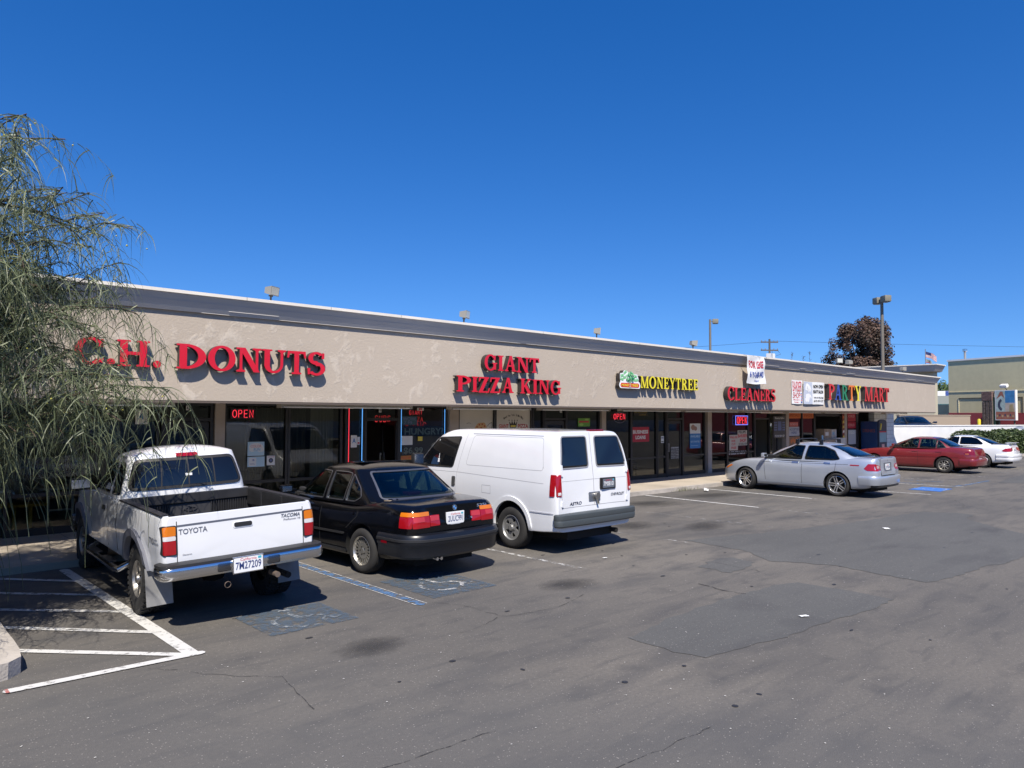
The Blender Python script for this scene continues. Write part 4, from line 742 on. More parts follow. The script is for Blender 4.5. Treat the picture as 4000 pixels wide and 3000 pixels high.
for a, z0, z1, c, l in ((36.15, 1.95, 2.35, 'poster_red', 'red poster at the top of the narrow store window, upper one'), (36.15, 1.62, 1.92, 'poster_red', 'red poster in the narrow store window, lower one'), (36.2, .85, 1.55, 'poster_grey', 'grey blue poster in the narrow store window'), (36.2, .3, .7, 'poster_grey', 'grey blue poster at the foot of the narrow store window')):
    poster('window_poster', l, 'poster', a, z0, 37.1, z1, MATS[c], [('t', ('COLD', a+.1, z1-.2, 36.95, z1-.08, .02), PPK if 'red' in c else PW)], YG-.02)
# cartons inside the open shopfront
CARD = mat('cardboard', (.36, .28, .2), .85, noise=(2, .1)); CARD2 = mat('carton_white', (.55, .54, .52), .7)
for a, b, c, l in (((33.0, 14.6, .1), (34.0, 15.3, 1.15), CARD, 'large brown carton in the open shopfront, the left of the lower two'), ((34.02, 14.55, .1), (35.1, 15.3, 1.2), CARD2, 'large white carton in the open shopfront, the right of the lower two'), ((33.15, 14.7, 1.152), (33.9, 15.3, 1.62), CARD, 'brown carton on top of the stack'), ((33.92, 14.7, 1.202), (34.45, 15.2, 1.6), CARD2, 'blue and white carton on top of the stack')):
    t = thing('carton', l, 'carton', ((a[0]+b[0])/2, (a[1]+b[1])/2, a[2]), 0, 'cartons in the open shopfront'); w, d, h = (b[0]-a[0])/2, (b[1]-a[1])/2, b[2]-a[2]
    bm = B(); box(bm, (-w, -d, 0), (w, d, h), bev=.008); obj('body', bm, c, t)
    bm = B(); box(bm, (-.03, -d-.0015, h*.02), (.03, d+.0015, h+.0015)); box(bm, (-w*.7, -d-.003, h*.35), (w*.2, -d-.0015, h*.7), 1); obj('tape', bm, [mat('tape', (.45, .38, .25), .4), PBL if c is CARD2 else PW], t)
# machines
vm = thing('vending_machine', 'tall dark blue vending machine with an arched front, outside the corner store', 'vending machine', (38.1, 14.45, .1))
VB = mat('vending_blue', (.014, .05, .17), .35, coat=.3)
bm = B(); box(bm, (-.5, -.38, .06), (.5, .4, 1.86), bev=.03); obj('cabinet', bm, VB, vm)
P = [(-.5, .06), (.5, .06), (.5, 1.8)]+[(.5*cos(a), 1.8+.16*sin(a)) for a in [pi*k/12 for k in range(1, 12)]]+[(-.5, 1.8)]
bm = B(); add2d(bm, shape2d([P]), lambda u, v, d: (u, -.46+d, v), 0, .079); fixn(bm); obj('arched_front', bm, mat('machine_dark_blue', (.01, .025, .07), .4), vm)
bm = B(); text(bm, 'DRINKS', lambda u, v, d: (-.501-d, -u, v), -.3, 1.32, .28, 1.48, .002, None, 0, .02); obj('lettering', bm, mat('dull_red_print', (.25, .08, .09), .6), vm)
bm = B(); box(bm, (-.42, -.468, .85), (.42, -.4605, 1.32)); box(bm, (-.16, -.468, .2), (.16, -.4605, .75), 1); box(bm, (-.42, -.467, 1.3205), (.42, -.4605, 1.38), 2); obj('front_panel', bm, [mat('machine_teal', (.2, .33, .4), .5), PPK, TR], vm)
bm = B(); tube(bm, [(-.36, -.47, 1.45), (-.26, -.48, 1.75)], .04, 8); obj('yellow_label', bm, PYE, vm)
bm = B(); box(bm, (-.46, -.36, 0), (.46, .36, .06)); obj('plinth', bm, BACK, vm)
# ------------------------------------------------------------------ vehicles: x forward, y left, z up, origin under the rear axle
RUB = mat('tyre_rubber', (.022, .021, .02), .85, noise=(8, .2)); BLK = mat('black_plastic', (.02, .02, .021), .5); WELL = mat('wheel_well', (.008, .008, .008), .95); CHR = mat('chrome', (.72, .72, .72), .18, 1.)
ALU = mat('alloy', (.55, .55, .54), .32, .9); STEELG = mat('grey_steel', (.33, .33, .32), .4, .6); CGL = glass('car_glass', (.42, .5, .47), 0., .05); DGL = mat('privacy_glass', (.006, .007, .009), .03, coat=.5); CGL2 = glass('dark_car_glass', (.14, .16, .165), 0., .05)
TLR = mat('tail_red', (.3, .005, .01), .12, coat=.6); TLA = mat('tail_amber', (.6, .16, .008), .12, coat=.6); TLW = mat('lamp_clear', (.6, .58, .58), .12, coat=.6); TLD = mat('tail_dark_red', (.17, .004, .01), .12, coat=.6); PLT = mat('plate_white', (.75, .76, .76), .4); SEAM = mat('seam', (.012, .012, .012), .8)
INTD = mat('interior_dark', (.02, .02, .021), .8); INTT = mat('interior_tan', (.27, .21, .14), .85); INTG = mat('interior_grey', (.14, .15, .16), .85)
def catmull(P, k=3):
    Q = []
    for i in range(len(P)-1):
        p0 = P[max(i-1, 0)]; p1 = P[i]; p2 = P[i+1]; p3 = P[min(i+2, len(P)-1)]
        for j in range(k):
            t = j/k; Q.append(tuple(.5*(2*b+(c-a)*t+(2*a-5*b+4*c-d)*t*t+(3*b-a-3*c+d)*t**3) for a, b, c, d in zip(p0, p1, p2, p3)))
    return Q+[P[-1]]
def loft(xr, xf, top, bot, hw, sec, rearp=((0, 0), (2, 0)), frontp=((0, 0), (2, 0)), nst=44, blend=.5, k=3):
    sec = catmull(sec, k); st = []
    for i in range(nst+1):
        t = i/nst; t = t-.85*sin(2*pi*t)/(2*pi); st.append(lerp(xr, xf, t))
    bm = B(); rings = []
    for x in st:
        w, zt, zb = interp(hw, x), interp(top, x), interp(bot, x); L = []
        br = max(0, 1-(x-xr)/blend); bf = max(0, 1-(xf-x)/blend)
        P = [(w*fy, zb+(zt-zb)*fz) for fy, fz in sec]
        P = P+[(-y, z) for y, z in P[-2:0:-1]]
        rings.append([bm.verts.new((x+br*interp(rearp, z)-bf*interp(frontp, z), y, z)) for y, z in P])
    n = len(rings[0])
    for a, b in zip(rings, rings[1:]):
        for i in range(n): face(bm, [a[i], a[(i+1) % n], b[(i+1) % n], b[i]])
    for r in (rings[0][::-1], rings[-1]):
        c = bm.verts.new(sum((v.co for v in r), V())/n)
        for i in range(n): face(bm, [r[i], r[(i+1) % n], c])
    return fixn(bm)
def cabin(levels, ztop, p=5., n=72, bulge=(0, 0), crown=.9):
    """stack of rounded outlines (z, x rear, x front, half width) closed by a domed roof"""
    bm = B(); rings = []
    zs = [levels[0][0]+(levels[-1][0]-levels[0][0])*i/14 for i in range(15)]
    tabs = [[(l[0], l[k]) for l in levels] for k in (1, 2, 3)]
    def ringat(z, xr, xf, w, q):
        r = []; cx, a = (xr+xf)/2, (xf-xr)/2
        for k in range(n):
            t = 2*pi*k/n; c, s = cos(t), sin(t); y = w*math.copysign(abs(s)**(2/q), s); x = cx+a*math.copysign(abs(c)**(2/q), c)
            x += (bulge[1] if c > 0 else -bulge[0])*(1-(y/w)**2)*abs(c)
            r.append(bm.verts.new((x, y, z)))
        return r
    for z in zs: rings.append(ringat(z, *[interp(t, z) for t in tabs], p))
    z, xr, xf, w = levels[-1]; cx = (xr+xf)/2
    for s_ in (.97, .9, .78, .6, .4, .2):
        h = z+(ztop-z)*(1-s_**2.6)**.9; rings.append(ringat(h, cx+(xr-cx)*s_, cx+(xf-cx)*s_, w*s_, p*s_+2*(1-s_)))
    for a, b in zip(rings, rings[1:]):
        for i in range(n): face(bm, [a[i], a[(i+1) % n], b[(i+1) % n], b[i]])
    c = bm.verts.new((cx, 0, ztop))
    for i in range(n): face(bm, [rings[-1][i], rings[-1][(i+1) % n], c])
    return fixn(bm)
VIEW = {'L': lambda u, v: (V((u, 4, v)), V((0, -1, 0))), 'Rt': lambda u, v: (V((u, -4, v)), V((0, 1, 0))), 'B': lambda u, v: (V((-6, u, v)), V((1, 0, 0))), 'F': lambda u, v: (V((9, u, v)), V((-1, 0, 0))), 'T': lambda u, v: (V((u, v, 6)), V((0, 0, -1)))}
def patch(bm, bvh, polys, view, off=.004, th=.012, mi=0, step=.06, alongn=False):
    """a skin that hugs the body: 2-D polygons cast on to it along a view axis"""
    vs, fs = [], []
    for P in polys:
        if sum(a[0]*b[1]-b[0]*a[1] for a, b in zip(P, P[1:]+P[:1])) < 0: P = P[::-1]
        Q = []
        for a, b in zip(P, P[1:]+P[:1]):
            n = max(1, int(math.hypot(b[0]-a[0], b[1]-a[1])/step)); Q += [(lerp(a[0], b[0], i/n), lerp(a[1], b[1], i/n)) for i in range(n)]
        fs.append(list(range(len(vs), len(vs)+len(Q)))); vs += Q
    x0, x1 = min(v[0] for v in vs), max(v[0] for v in vs); y0, y1 = min(v[1] for v in vs), max(v[1] for v in vs)
    nx, ny = int((x1-x0)/step), int((y1-y0)/step)
    g = [(lerp(x0, x1, (i+.5)/max(nx, 1)), lerp(y0, y1, (j+.5)/max(ny, 1))) for i in range(nx) for j in range(ny)] if nx*ny < 900 else []
    o = delaunay_2d_cdt([V(v) for v in vs+g], [], fs, 0, 1e-5)
    tv = o[0]; tf = [f for f, of in zip(o[2], o[5]) if of]; used = {i for f in tf for i in f}; pos, nn = {}, {}
    for i in used:
        og, d = VIEW[view](tv[i][0], tv[i][1]); h = bvh.ray_cast(og, d)
        if h[0] is None: h = bvh.find_nearest(og+d*4); 
        pos[i] = h[0]; nn[i] = -d if not alongn else (h[1] if h[1].dot(d) < 0 else -h[1])
    top = {i: bm.verts.new(pos[i]+nn[i]*off) for i in used}; bot = {i: bm.verts.new(pos[i]+nn[i]*(off-th)) for i in used}; cnt = set()
    for f in tf:
        face(bm, [top[i] for i in f], mi); face(bm, [bot[i] for i in f[::-1]], mi)
        for a, b in zip(f, list(f[1:])+[f[0]]): cnt.add((a, b))
    for a, b in cnt:
        if (b, a) not in cnt: face(bm, [top[b], top[a], bot[a], bot[b]], mi)
    return bm
def prism(P, view, d0, d1, bm=None):
    bm = bm or B(); f = (lambda u, v, d: (u, d, v)) if view in ('L', 'Rt') else (lambda u, v, d: (d, u, v)) if view in ('B', 'F') else (lambda u, v, d: (u, v, d))
    add2d(bm, shape2d([P]), f, d0, d1); return fixn(bm)
def cyl(bm, c, r, y0, y1, n=48):
    a = [bm.verts.new((c[0]+r*cos(2*pi*k/n), y0, c[1]+r*sin(2*pi*k/n))) for k in range(n)]; b = [bm.verts.new((v.co.x, y1, v.co.z)) for v in a]
    face(bm, a); face(bm, b[::-1])
    for k in range(n): face(bm, [a[k], b[k], b[(k+1) % n], a[(k+1) % n]])
def tomesh(bm): me = bpy.data.meshes.new('m'); bm.to_mesh(me); bm.free(); return me
def bvh_of(me): return BVHTree.FromPolygons([v.co for v in me.vertices], [list(p.vertices) for p in me.polygons])
def sweep(bm, path, sec, mi=0, closed=False):
    """section [(outward, z)] along a plan polyline [(x, y)], outward = right of travel"""
    rows = []
    for i, p in enumerate(path):
        a = path[max(i-1, 0)]; b = path[min(i+1, len(path)-1)]; d = V((b[0]-a[0], b[1]-a[1])).normalized(); n = V((d.y, -d.x))
        rows.append([bm.verts.new((p[0]+n.x*o, p[1]+n.y*o, z)) for o, z in sec])
    for r0, r1 in zip(rows, rows[1:]):
        for k in range(len(sec)-(0 if closed else 1)): face(bm, [r0[k], r0[(k+1) % len(sec)], r1[(k+1) % len(sec)], r1[k]], mi)
    if closed: face(bm, rows[0][::-1], mi); face(bm, rows[-1], mi)
def upath(xe, hw, wrap, r, crown=.04, n=6, front=False):
    """U-shaped plan path round the tail (left side, across, right side)"""
    P = [(xe+wrap, hw)]+[(xe+r-r*cos(a)+0, hw-r+r*cos(pi/2-a) if 0 else hw-r+r*sin(pi/2-a)) for a in []]
    P = [(xe+wrap, hw)]+[(xe+r-r*sin(a)+crown*.6*(1-cos(a))*0, hw-r+r*cos(a)) for a in [pi/2*i/n for i in range(n+1)]]
    m = 8; ys = [lerp(hw-r, -(hw-r), i/m) for i in range(1, m)]; P += [(xe-crown*(1-(y/(hw-r))**2), y) for y in ys]
    P += [(x, -y) for x, y in P[:n+2][::-1]]
    return [(-x, y) for x, y in P][::-1] if front else P
def rim_bm(rr, w, style):
    """wheel disc; outer face towards +y; material 0 bright, 1 dark"""
    bm = B(); yo = w/2-.012
    lathe(bm, [(rr*1.02, yo-.03), (rr*1.03, yo), (rr*.985, yo+.006), (rr*.93, yo-.012), (rr*.88, yo-.05), (rr*.86, -w*.3)], 40, 'y')
    lathe(bm, [(0, yo-.085), (rr*.9, yo-.085)], 32, 'y', 1)
    fw = lambda u, v, d: (u, yo-.02-d, v); sh = lambda u, v, d: (u, yo-.012-.06*0-d, v)
    def rot(P, a): c, s = cos(a), sin(a); return [(x*c-y*s, x*s+y*c) for x, y in P]
    polys = []
    if style == 'basket20':
        polys += [ell(0, 0, rr*.55, n=40)]
        for k in range(20): polys.append(rot([(rr*.5, -rr*.035), (rr*.93, -rr*.055), (rr*.93, rr*.055), (rr*.5, rr*.035)], 2*pi*k/20))
    elif style == 'slots5':
        polys += [ell(0, 0, rr*.45, n=40)]+ring(0, 0, rr*.95, rr*.95, rr*.19, rr*.19, 0, 360, 40)
        for k in range(5): polys.append(rot([(rr*.4, -rr*.19), (rr*.82, -rr*.27), (rr*.82, rr*.27), (rr*.4, rr*.19)], 2*pi*(k+.25)/5))
    elif style == 'twin5':
        polys += [ell(0, 0, rr*.3, n=32)]
        for k in range(5):
            for s in (-1, 1): polys.append(rot([(rr*.2, s*rr*.05), (rr*.94, s*rr*.09), (rr*.94, s*rr*.2), (rr*.55, s*rr*.19), (rr*.2, s*rr*.17)], 2*pi*(k+.25)/5))
    elif style == 'five':
        polys += [ell(0, 0, rr*.4, n=32)]
        for k in range(5): polys.append(rot([(rr*.3, -rr*.22), (rr*.62, -rr*.13), (rr*.95, -rr*.2), (rr*.95, rr*.2), (rr*.62, rr*.13), (rr*.3, rr*.22)], 2*pi*(k+.1)/5))
    else:
        polys += [ell(0, 0, rr*.34, n=32)]
        for k in range(9): polys.append(rot([(rr*.3, -rr*.09), (rr*.94, -rr*.07), (rr*.94, rr*.07), (rr*.3, rr*.09)], 2*pi*k/9))
    add2d(bm, shape2d(polys, 1e-4), fw, .0, .03, 0, 0)
    hub = rr*(.26 if style in ('slots5', 'five') else .2); pr = .035 if style in ('slots5', 'five') else .008
    lathe(bm, [(0, yo-.02+pr), (hub*.8, yo-.02+pr), (hub, yo-.024+pr*.6), (hub*1.02, yo-.025)], 20, 'y')
    for k in range(5): a = 2*pi*k/5+.3; lathe(bm, [(0, yo-.008), (rr*.04, yo-.008), (rr*.045, yo-.022)], 8, 'y', 1, (hub*1.35*cos(a), 0, hub*1.35*sin(a)))
    return fixn(bm)
def tyre_bm(Rw, w, rr, tread):
    bm = B(); h = w/2; sw = Rw-rr
    P = [(rr, -h+.012), (rr+sw*.15, -h), (rr+sw*.55, -h-.006), (Rw-.018, -h+.012), (Rw-.004, -h+.035), (Rw, -h+.06), (Rw, h-.06), (Rw-.004, h-.035), (Rw-.018, h-.012), (rr+sw*.55, h+.006), (rr+sw*.15, h), (rr, h-.012)]
    if tread == 'mud': P = [(r-(.012 if r > Rw-.02 else 0), y) for r, y in P]
    lathe(bm, P, 56, 'y')
    if tread == 'mud':
        n = 38
        for k in range(n):
            for row, (ya, yb, sk) in enumerate(((-h-.004, -h*.42, .03), (-h*.38, -.012, -.02), (.012, h*.38, .02), (h*.42, h+.004, -.03))):
                a = 2*pi*(k+(.5 if row % 2 else 0))/n; da = 2*pi/n*.34; r0, r1 = Rw-.014, Rw+.002; vs = []
                for r in (r0, r1):
                    for y, s in ((ya, sk), (yb, -sk)):
                        yy = y if abs(y) < h-.01 else y*(1 if r == r0 else .965)
                        for t in (-1, 1): vs.append(bm.verts.new((r*cos(a+t*da+s), yy, r*sin(a+t*da+s))))
                for q in ((4, 5, 7, 6), (0, 1, 5, 4), (2, 6, 7, 3), (0, 4, 6, 2), (1, 3, 7, 5)): face(bm, [vs[i] for i in q])
            a = 2*pi*k/n; da = 2*pi/n*.3
            for s in (-1, 1):   # shoulder lugs on the side wall
                vs = [bm.verts.new((r*cos(a+t*da), s*(h+y), r*sin(a+t*da))) for r, y in ((Rw-.055, .002), (Rw-.012, .0045)) for t in (-1, 1)]; v2 = [bm.verts.new((v.co.x, s*(h-.01), v.co.z)) for v in vs]
                face(bm, [vs[0], vs[1], vs[3], vs[2]]); face(bm, [vs[0], v2[0], v2[1], vs[1]]); face(bm, [vs[0], vs[2], v2[2], v2[0]]); face(bm, [vs[1], v2[1], v2[3], vs[3]])
    else:
        for y in (-h*.45, -h*.15, h*.15, h*.45): lathe(bm, [(Rw+.0015, y-.006), (Rw+.0015, y+.006)], 56, 'y', 1)
    return fixn(bm)
def wheels(t, wb, yo, Rw, w, rr, style, rimm, tread='road', steer=0.):
    tb = tomesh(tyre_bm(Rw, w, rr, tread)); rb = tomesh(rim_bm(rr, w, style))
    for x in (0, wb):
        for s in (1, -1):
            e = bpy.data.objects.new('wheel', None); COL.objects.link(e); e.parent = t; e.location = (x, s*(yo-w/2), Rw); e.rotation_euler = (0, R(17+x*31), 0 if s > 0 else pi)
            if steer and x: e.rotation_euler = (0, R(17), (0 if s > 0 else pi)+steer)
            obj('tyre', tb, [RUB, WELL], e, 40); obj('rim', rb, [rimm, WELL], e, 35)
def arch_cut(wb, Rw, ra, hw, depth=.3, zc=None):
    bm = B(); zc = Rw if zc is None else zc
    for x in (0, wb):
        for s in (1, -1): cyl(bm, (x, zc), ra, s*(hw-depth), s*(hw+.3))
    return fixn(bm)
def flares(t, bvh, xs, zc, r0, r1, a0, a1, off, th, m):
    for x in xs:
        P = [(x+r1*cos(R(lerp(a0, a1, i/20))), zc+r1*sin(R(lerp(a0, a1, i/20)))) for i in range(21)]+[(x+r0*cos(R(lerp(a1, a0, i/20))), zc+r0*sin(R(lerp(a1, a0, i/20)))) for i in range(21)]
        for v in ('L', 'Rt'): bm = B(); patch(bm, bvh, [P], v, off, th, 0, .08); obj('wheel_flare', bm, m, t, 40)
def ribbons(bm, bvh, lines, w, off=.0015, th=.01, views=('L', 'Rt'), mi=0):
    for P in lines:
        for v in views: patch(bm, bvh, stroke(P, w), v, off, th, mi, .05)
def badge(bm, bvh, s, y0, z0, y1, z1, off=.006, mi=0, bold=.0, view='B', slant=0.):
    """lettering on the tail, read from behind (u = -y to the right)"""
    vs, fs = text2d(s, bold); d = V((1, 0, 0)) if view == 'B' else V((0, -1, 0)); P = []
    for v in vs:
        a = lerp(y0, y1, v[0])+slant*(v[1]-.5)*(z1-z0)*(-1 if view == 'B' else 1); z = lerp(z0, z1, v[1]); h = bvh.ray_cast(V((-6, a, z)) if view == 'B' else V((a, 4, z)), d)
        P.append(bm.verts.new((h[0] if h[0] else V((0, a, z)))-d*off))
    for f in fs: face(bm, [P[i] for i in f], mi)
def plate(t, bvh, y, z, s, frame=PLT, off=.02, extra=None, w=.305, h=.152, bg=PLT, ink=None, x=None):
    """number plate: y, z centre"""
    hit = bvh.ray_cast(V((-6, y, z)), V((1, 0, 0)))[0]; x0 = (hit.x if x is None else x)-off; ink = ink or mat('plate_ink', (.02, .04, .16), .5)
    bm = B(); box(bm, (x0, y-w/2-.01, z-h/2-.01), (x0+.02, y+w/2+.01, z+h/2+.01), bev=.004); p = obj('number_plate', bm, frame, t)
    fn = lambda u, v, d: (x0-d, -u, v)
    bm = B(); add2d(bm, shape2d([rrect(-y-w/2, z-h/2, -y+w/2, z+h/2, .01)]), fn, .002, None, 0)
    text(bm, s, fn, -y-w*.44, z-h*.3, -y+w*.44, z+h*.22, .004, None, 1, .012); text(bm, 'California', fn, -y-w*.28, z+h*.28, -y+w*.28, z+h*.46, .004, None, 2, 0)
    add2d(bm, shape2d([rrect(-y+w*.33, z+h*.3, -y+w*.45, z+h*.46, .003)]), fn, .004, None, 3)
    obj('plate_print', bm, [bg, ink, TR, mat('sticker', (.05, .4, .5), .5)], p); return p
def seats(t, rows, hw, m, zb):
    for x, zt, hr in rows:
        for s in (1, -1):
            bm = B(); vs = box(bm, (x-.09, s*hw*.48-.24, zb-.35), (x+.06, s*hw*.48+.24, zt), bev=.05)
            if hr: box(bm, (x-.1, s*hw*.48-.13, zt+.03), (x+.0, s*hw*.48+.13, zt+hr), bev=.04); tube(bm, [(x-.05, s*hw*.48+.07, zt-.03), (x-.05, s*hw*.48+.07, zt+.06)], .008, 5); tube(bm, [(x-.05, s*hw*.48-.07, zt-.03), (x-.05, s*hw*.48-.07, zt+.06)], .008, 5)
            obj('seat', bm, m, t, 40)
def steering(t, x, y, z, m=INTD):
    bm = B(); c = V((x, y, z)); q = M4.Rotation(R(-65), 4, 'Y'); P = [c+(q@V((.18*cos(a), .18*sin(a), 0))) for a in [2*pi*k/24 for k in range(25)]]
    tube(bm, P, .014, 8); tube(bm, [c+(q@V((-.17, 0, 0))), c, c+(q@V((.17, 0, 0)))], .018, 6); tube(bm, [c, c+V((.35, 0, -.2))], .03, 8); obj('steering_wheel', bm, m, t, 50)
def mirror(t, x, y, z, m, gl=CHR, s=1., both=True, w=.2, h=.12):
    for sd in ((1, -1) if both else (1,)):
        bm = B(); y0 = sd*y; box(bm, (x-.03, min(y0, y0+sd*w*s), z), (x+.07, max(y0, y0+sd*w*s), z+h*s), bev=.03); box(bm, (x-.01, min(y0-sd*.08, y0+sd*.02), z+.005), (x+.05, max(y0-sd*.08, y0+sd*.02), z+.05), bev=.01); o = obj('mirror', bm, m, t, 40)
        bm = B(); ya, yb = sorted((y0+sd*.02, y0+sd*(w*s-.02))); box(bm, (x-.033, ya, z+.02), (x-.028, yb, z+h*s-.02)); obj('mirror_glass', bm, gl, o)
SEC = [(0, 0), (.55, 0), (.86, .005), (.955, .08), (.99, .28), (1, .5), (.99, .7), (.965, .84), (.92, .935), (.82, .98), (.5, .995), (0, 1)]
def sedan(name, label, S):
    """S: dictionary of measured sizes; returns (thing, body bvh, cabin bvh)"""
    t = thing(name, label, S.get('cat', 'car'), S['loc'], S['rz'], S.get('group')); P = S['paint']
    body = loft(S['xr'], S['xf'], S['top'], S['bot'], S['hw'], S.get('sec', SEC), S.get('rearp', ((0, 0), (2, 0))), S.get('frontp', ((0, 0), (2, 0))), blend=S.get('blend', .5))
    me = tomesh(body); me.materials.append(P); me.materials.append(WELL); bv = bvh_of(me); hwm = max(h for _, h in S['hw'])
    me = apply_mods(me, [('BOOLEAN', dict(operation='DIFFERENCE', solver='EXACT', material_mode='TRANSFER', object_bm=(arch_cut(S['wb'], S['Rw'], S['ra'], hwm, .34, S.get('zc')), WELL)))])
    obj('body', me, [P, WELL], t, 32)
    cm = tomesh(cabin(S['lev'], S['zroof'], S.get('p', 5), bulge=S.get('bulge', (.06, .1)))); cv = bvh_of(cm); cm.materials.append(P)
    xm = (S['lev'][-1][1]+S['lev'][-1][2])/2; mods = [('SOLIDIFY', dict(thickness=.03, offset=-1))]
    for d0, d1 in ((.12, 1.4), (-1.4, -.12)):
        for w in S['side']: mods.append(('BOOLEAN', dict(operation='DIFFERENCE', solver='EXACT', object_bm=(prism(w, 'L', d0, d1), None))))
    mods += [('BOOLEAN', dict(operation='DIFFERENCE', solver='EXACT', object_bm=(prism(S['rear'], 'B', -3, xm-.15), None))), ('BOOLEAN', dict(operation='DIFFERENCE', solver='EXACT', object_bm=(prism(S['front'], 'F', xm+.15, 6), None)))]
    me = apply_mods(cm, mods)
    me.materials.clear(); obj('roof', me, P, t, 35)
    g = S.get('glass', CGL)
    for w in S['side']:
        for v in ('L', 'Rt'): bm = B(); patch(bm, cv, [w], v, -.014, .004, 0, .09); obj('side_window', bm, g, t, 180)
    bm = B(); patch(bm, cv, [S['rear']], 'B', -.012, .004, 0, .09); rw = obj('rear_window', bm, S.get('rglass', g), t, 180)
    bm = B(); patch(bm, cv, [S['front']], 'F', -.012, .004, 0, .09); obj('windscreen', bm, g, t, 180)
    tr = S.get('trim', BLK); 
    for w in S['side']:
        for v in ('L', 'Rt'): bm = B(); patch(bm, cv, stroke(w, S.get('trimw', .018), True), v, .003, .03, 0, .08); obj('window_trim', bm, tr, t, 60)
    for k_, v in (('rear', 'B'), ('front', 'F')): bm = B(); patch(bm, cv, stroke(S[k_], .02, True), v, .002, .03, 0, .08); obj('screen_seal', bm, S.get('sealm', BLK), t, 60)
    # closed-off cabin floor at belt height, dash, parcel shelf
    l0, l1 = S['lev'][0], S['lev'][-1]; zb = S.get('zin', l0[0]+.03)
    bm = B(); box(bm, (l0[1]+.16, -l0[3]+.05, zb-.06), (l0[2]-.2, l0[3]-.05, zb)); obj('interior_floor', bm, S.get('int', INTD), t)
    bm = B(); box(bm, (l0[1]+.12, -l0[3]*.82, zb), (l0[1]+.5, l0[3]*.82, zb+.03)); obj('parcel_shelf', bm, S.get('shelf', INTD), t)
    bm = B(); box(bm, (l0[2]-.75, -l0[3]+.09, zb), (l0[2]-.25, l0[3]-.09, zb+.07), bev=.02); obj('dashboard', bm, INTD, t)
    seats(t, S.get('seats', []), l0[3], S.get('seatm', INTD), zb); steering(t, l0[2]-.9, l0[3]*.45, zb+.12)
    wheels(t, S['wb'], hwm-S.get('inset', .012), S['Rw'], S.get('tw', .21), S['rr'], S['style'], S.get('rimm', ALU), steer=S.get('steer', 0))
    bm = B(); ribbons(bm, bv, S.get('panel_lines', []), .009); obj('panel_line', bm, SEAM, t)
    if S.get('handles'):
        for x, z in S['handles']:
            for s in ('L', 'Rt'): bm = B(); patch(bm, bv, [rrect(x-.1, z-.018, x+.1, z+.018, .012)], s, .018, .03, 0, .04); obj('door_handle', bm, S.get('handlem', P), t, 40)
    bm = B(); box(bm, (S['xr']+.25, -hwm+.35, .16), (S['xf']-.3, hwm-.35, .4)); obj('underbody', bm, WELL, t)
    mirror(t, l0[2]-.32, l0[3]+.07, zb+.0, S.get('mirrorm', P), S.get('mglass', CHR))
    return t, bv, cv
PWHITE = paint('white_car_paint', (.74, .75, .76), 0, .3, .04); PBLACK = mat('black_car_paint', (.003, .0033, .0045), .12, 0, 0, .42); PSILV = paint('silver_car_paint', (.5, .54, .6), .55, .34, .05); PRED = paint('maroon_car_paint', (.21, .018, .022), .15, .35, .1); PWH2 = paint('bright_white_paint', (.76, .77, .78), 0, .3, .03); PNAVY = paint('dark_blue_paint', (.02, .03, .05), .3, .3, .1)
FLARE = mat('grey_flare', (.12, .125, .15), .55); LINER = mat('bed_liner', (.022, .022, .024), .55, noise=(6, .3)); GREYT = mat('grey_print', (.1, .11, .14), .4); SILT = mat('silver_badge', (.6, .61, .63), .25, .8); BUMPB = mat('dark_bumper', (.008, .009, .012), .32); BUMPG = mat('grey_bumper', (.055, .065, .07), .5)
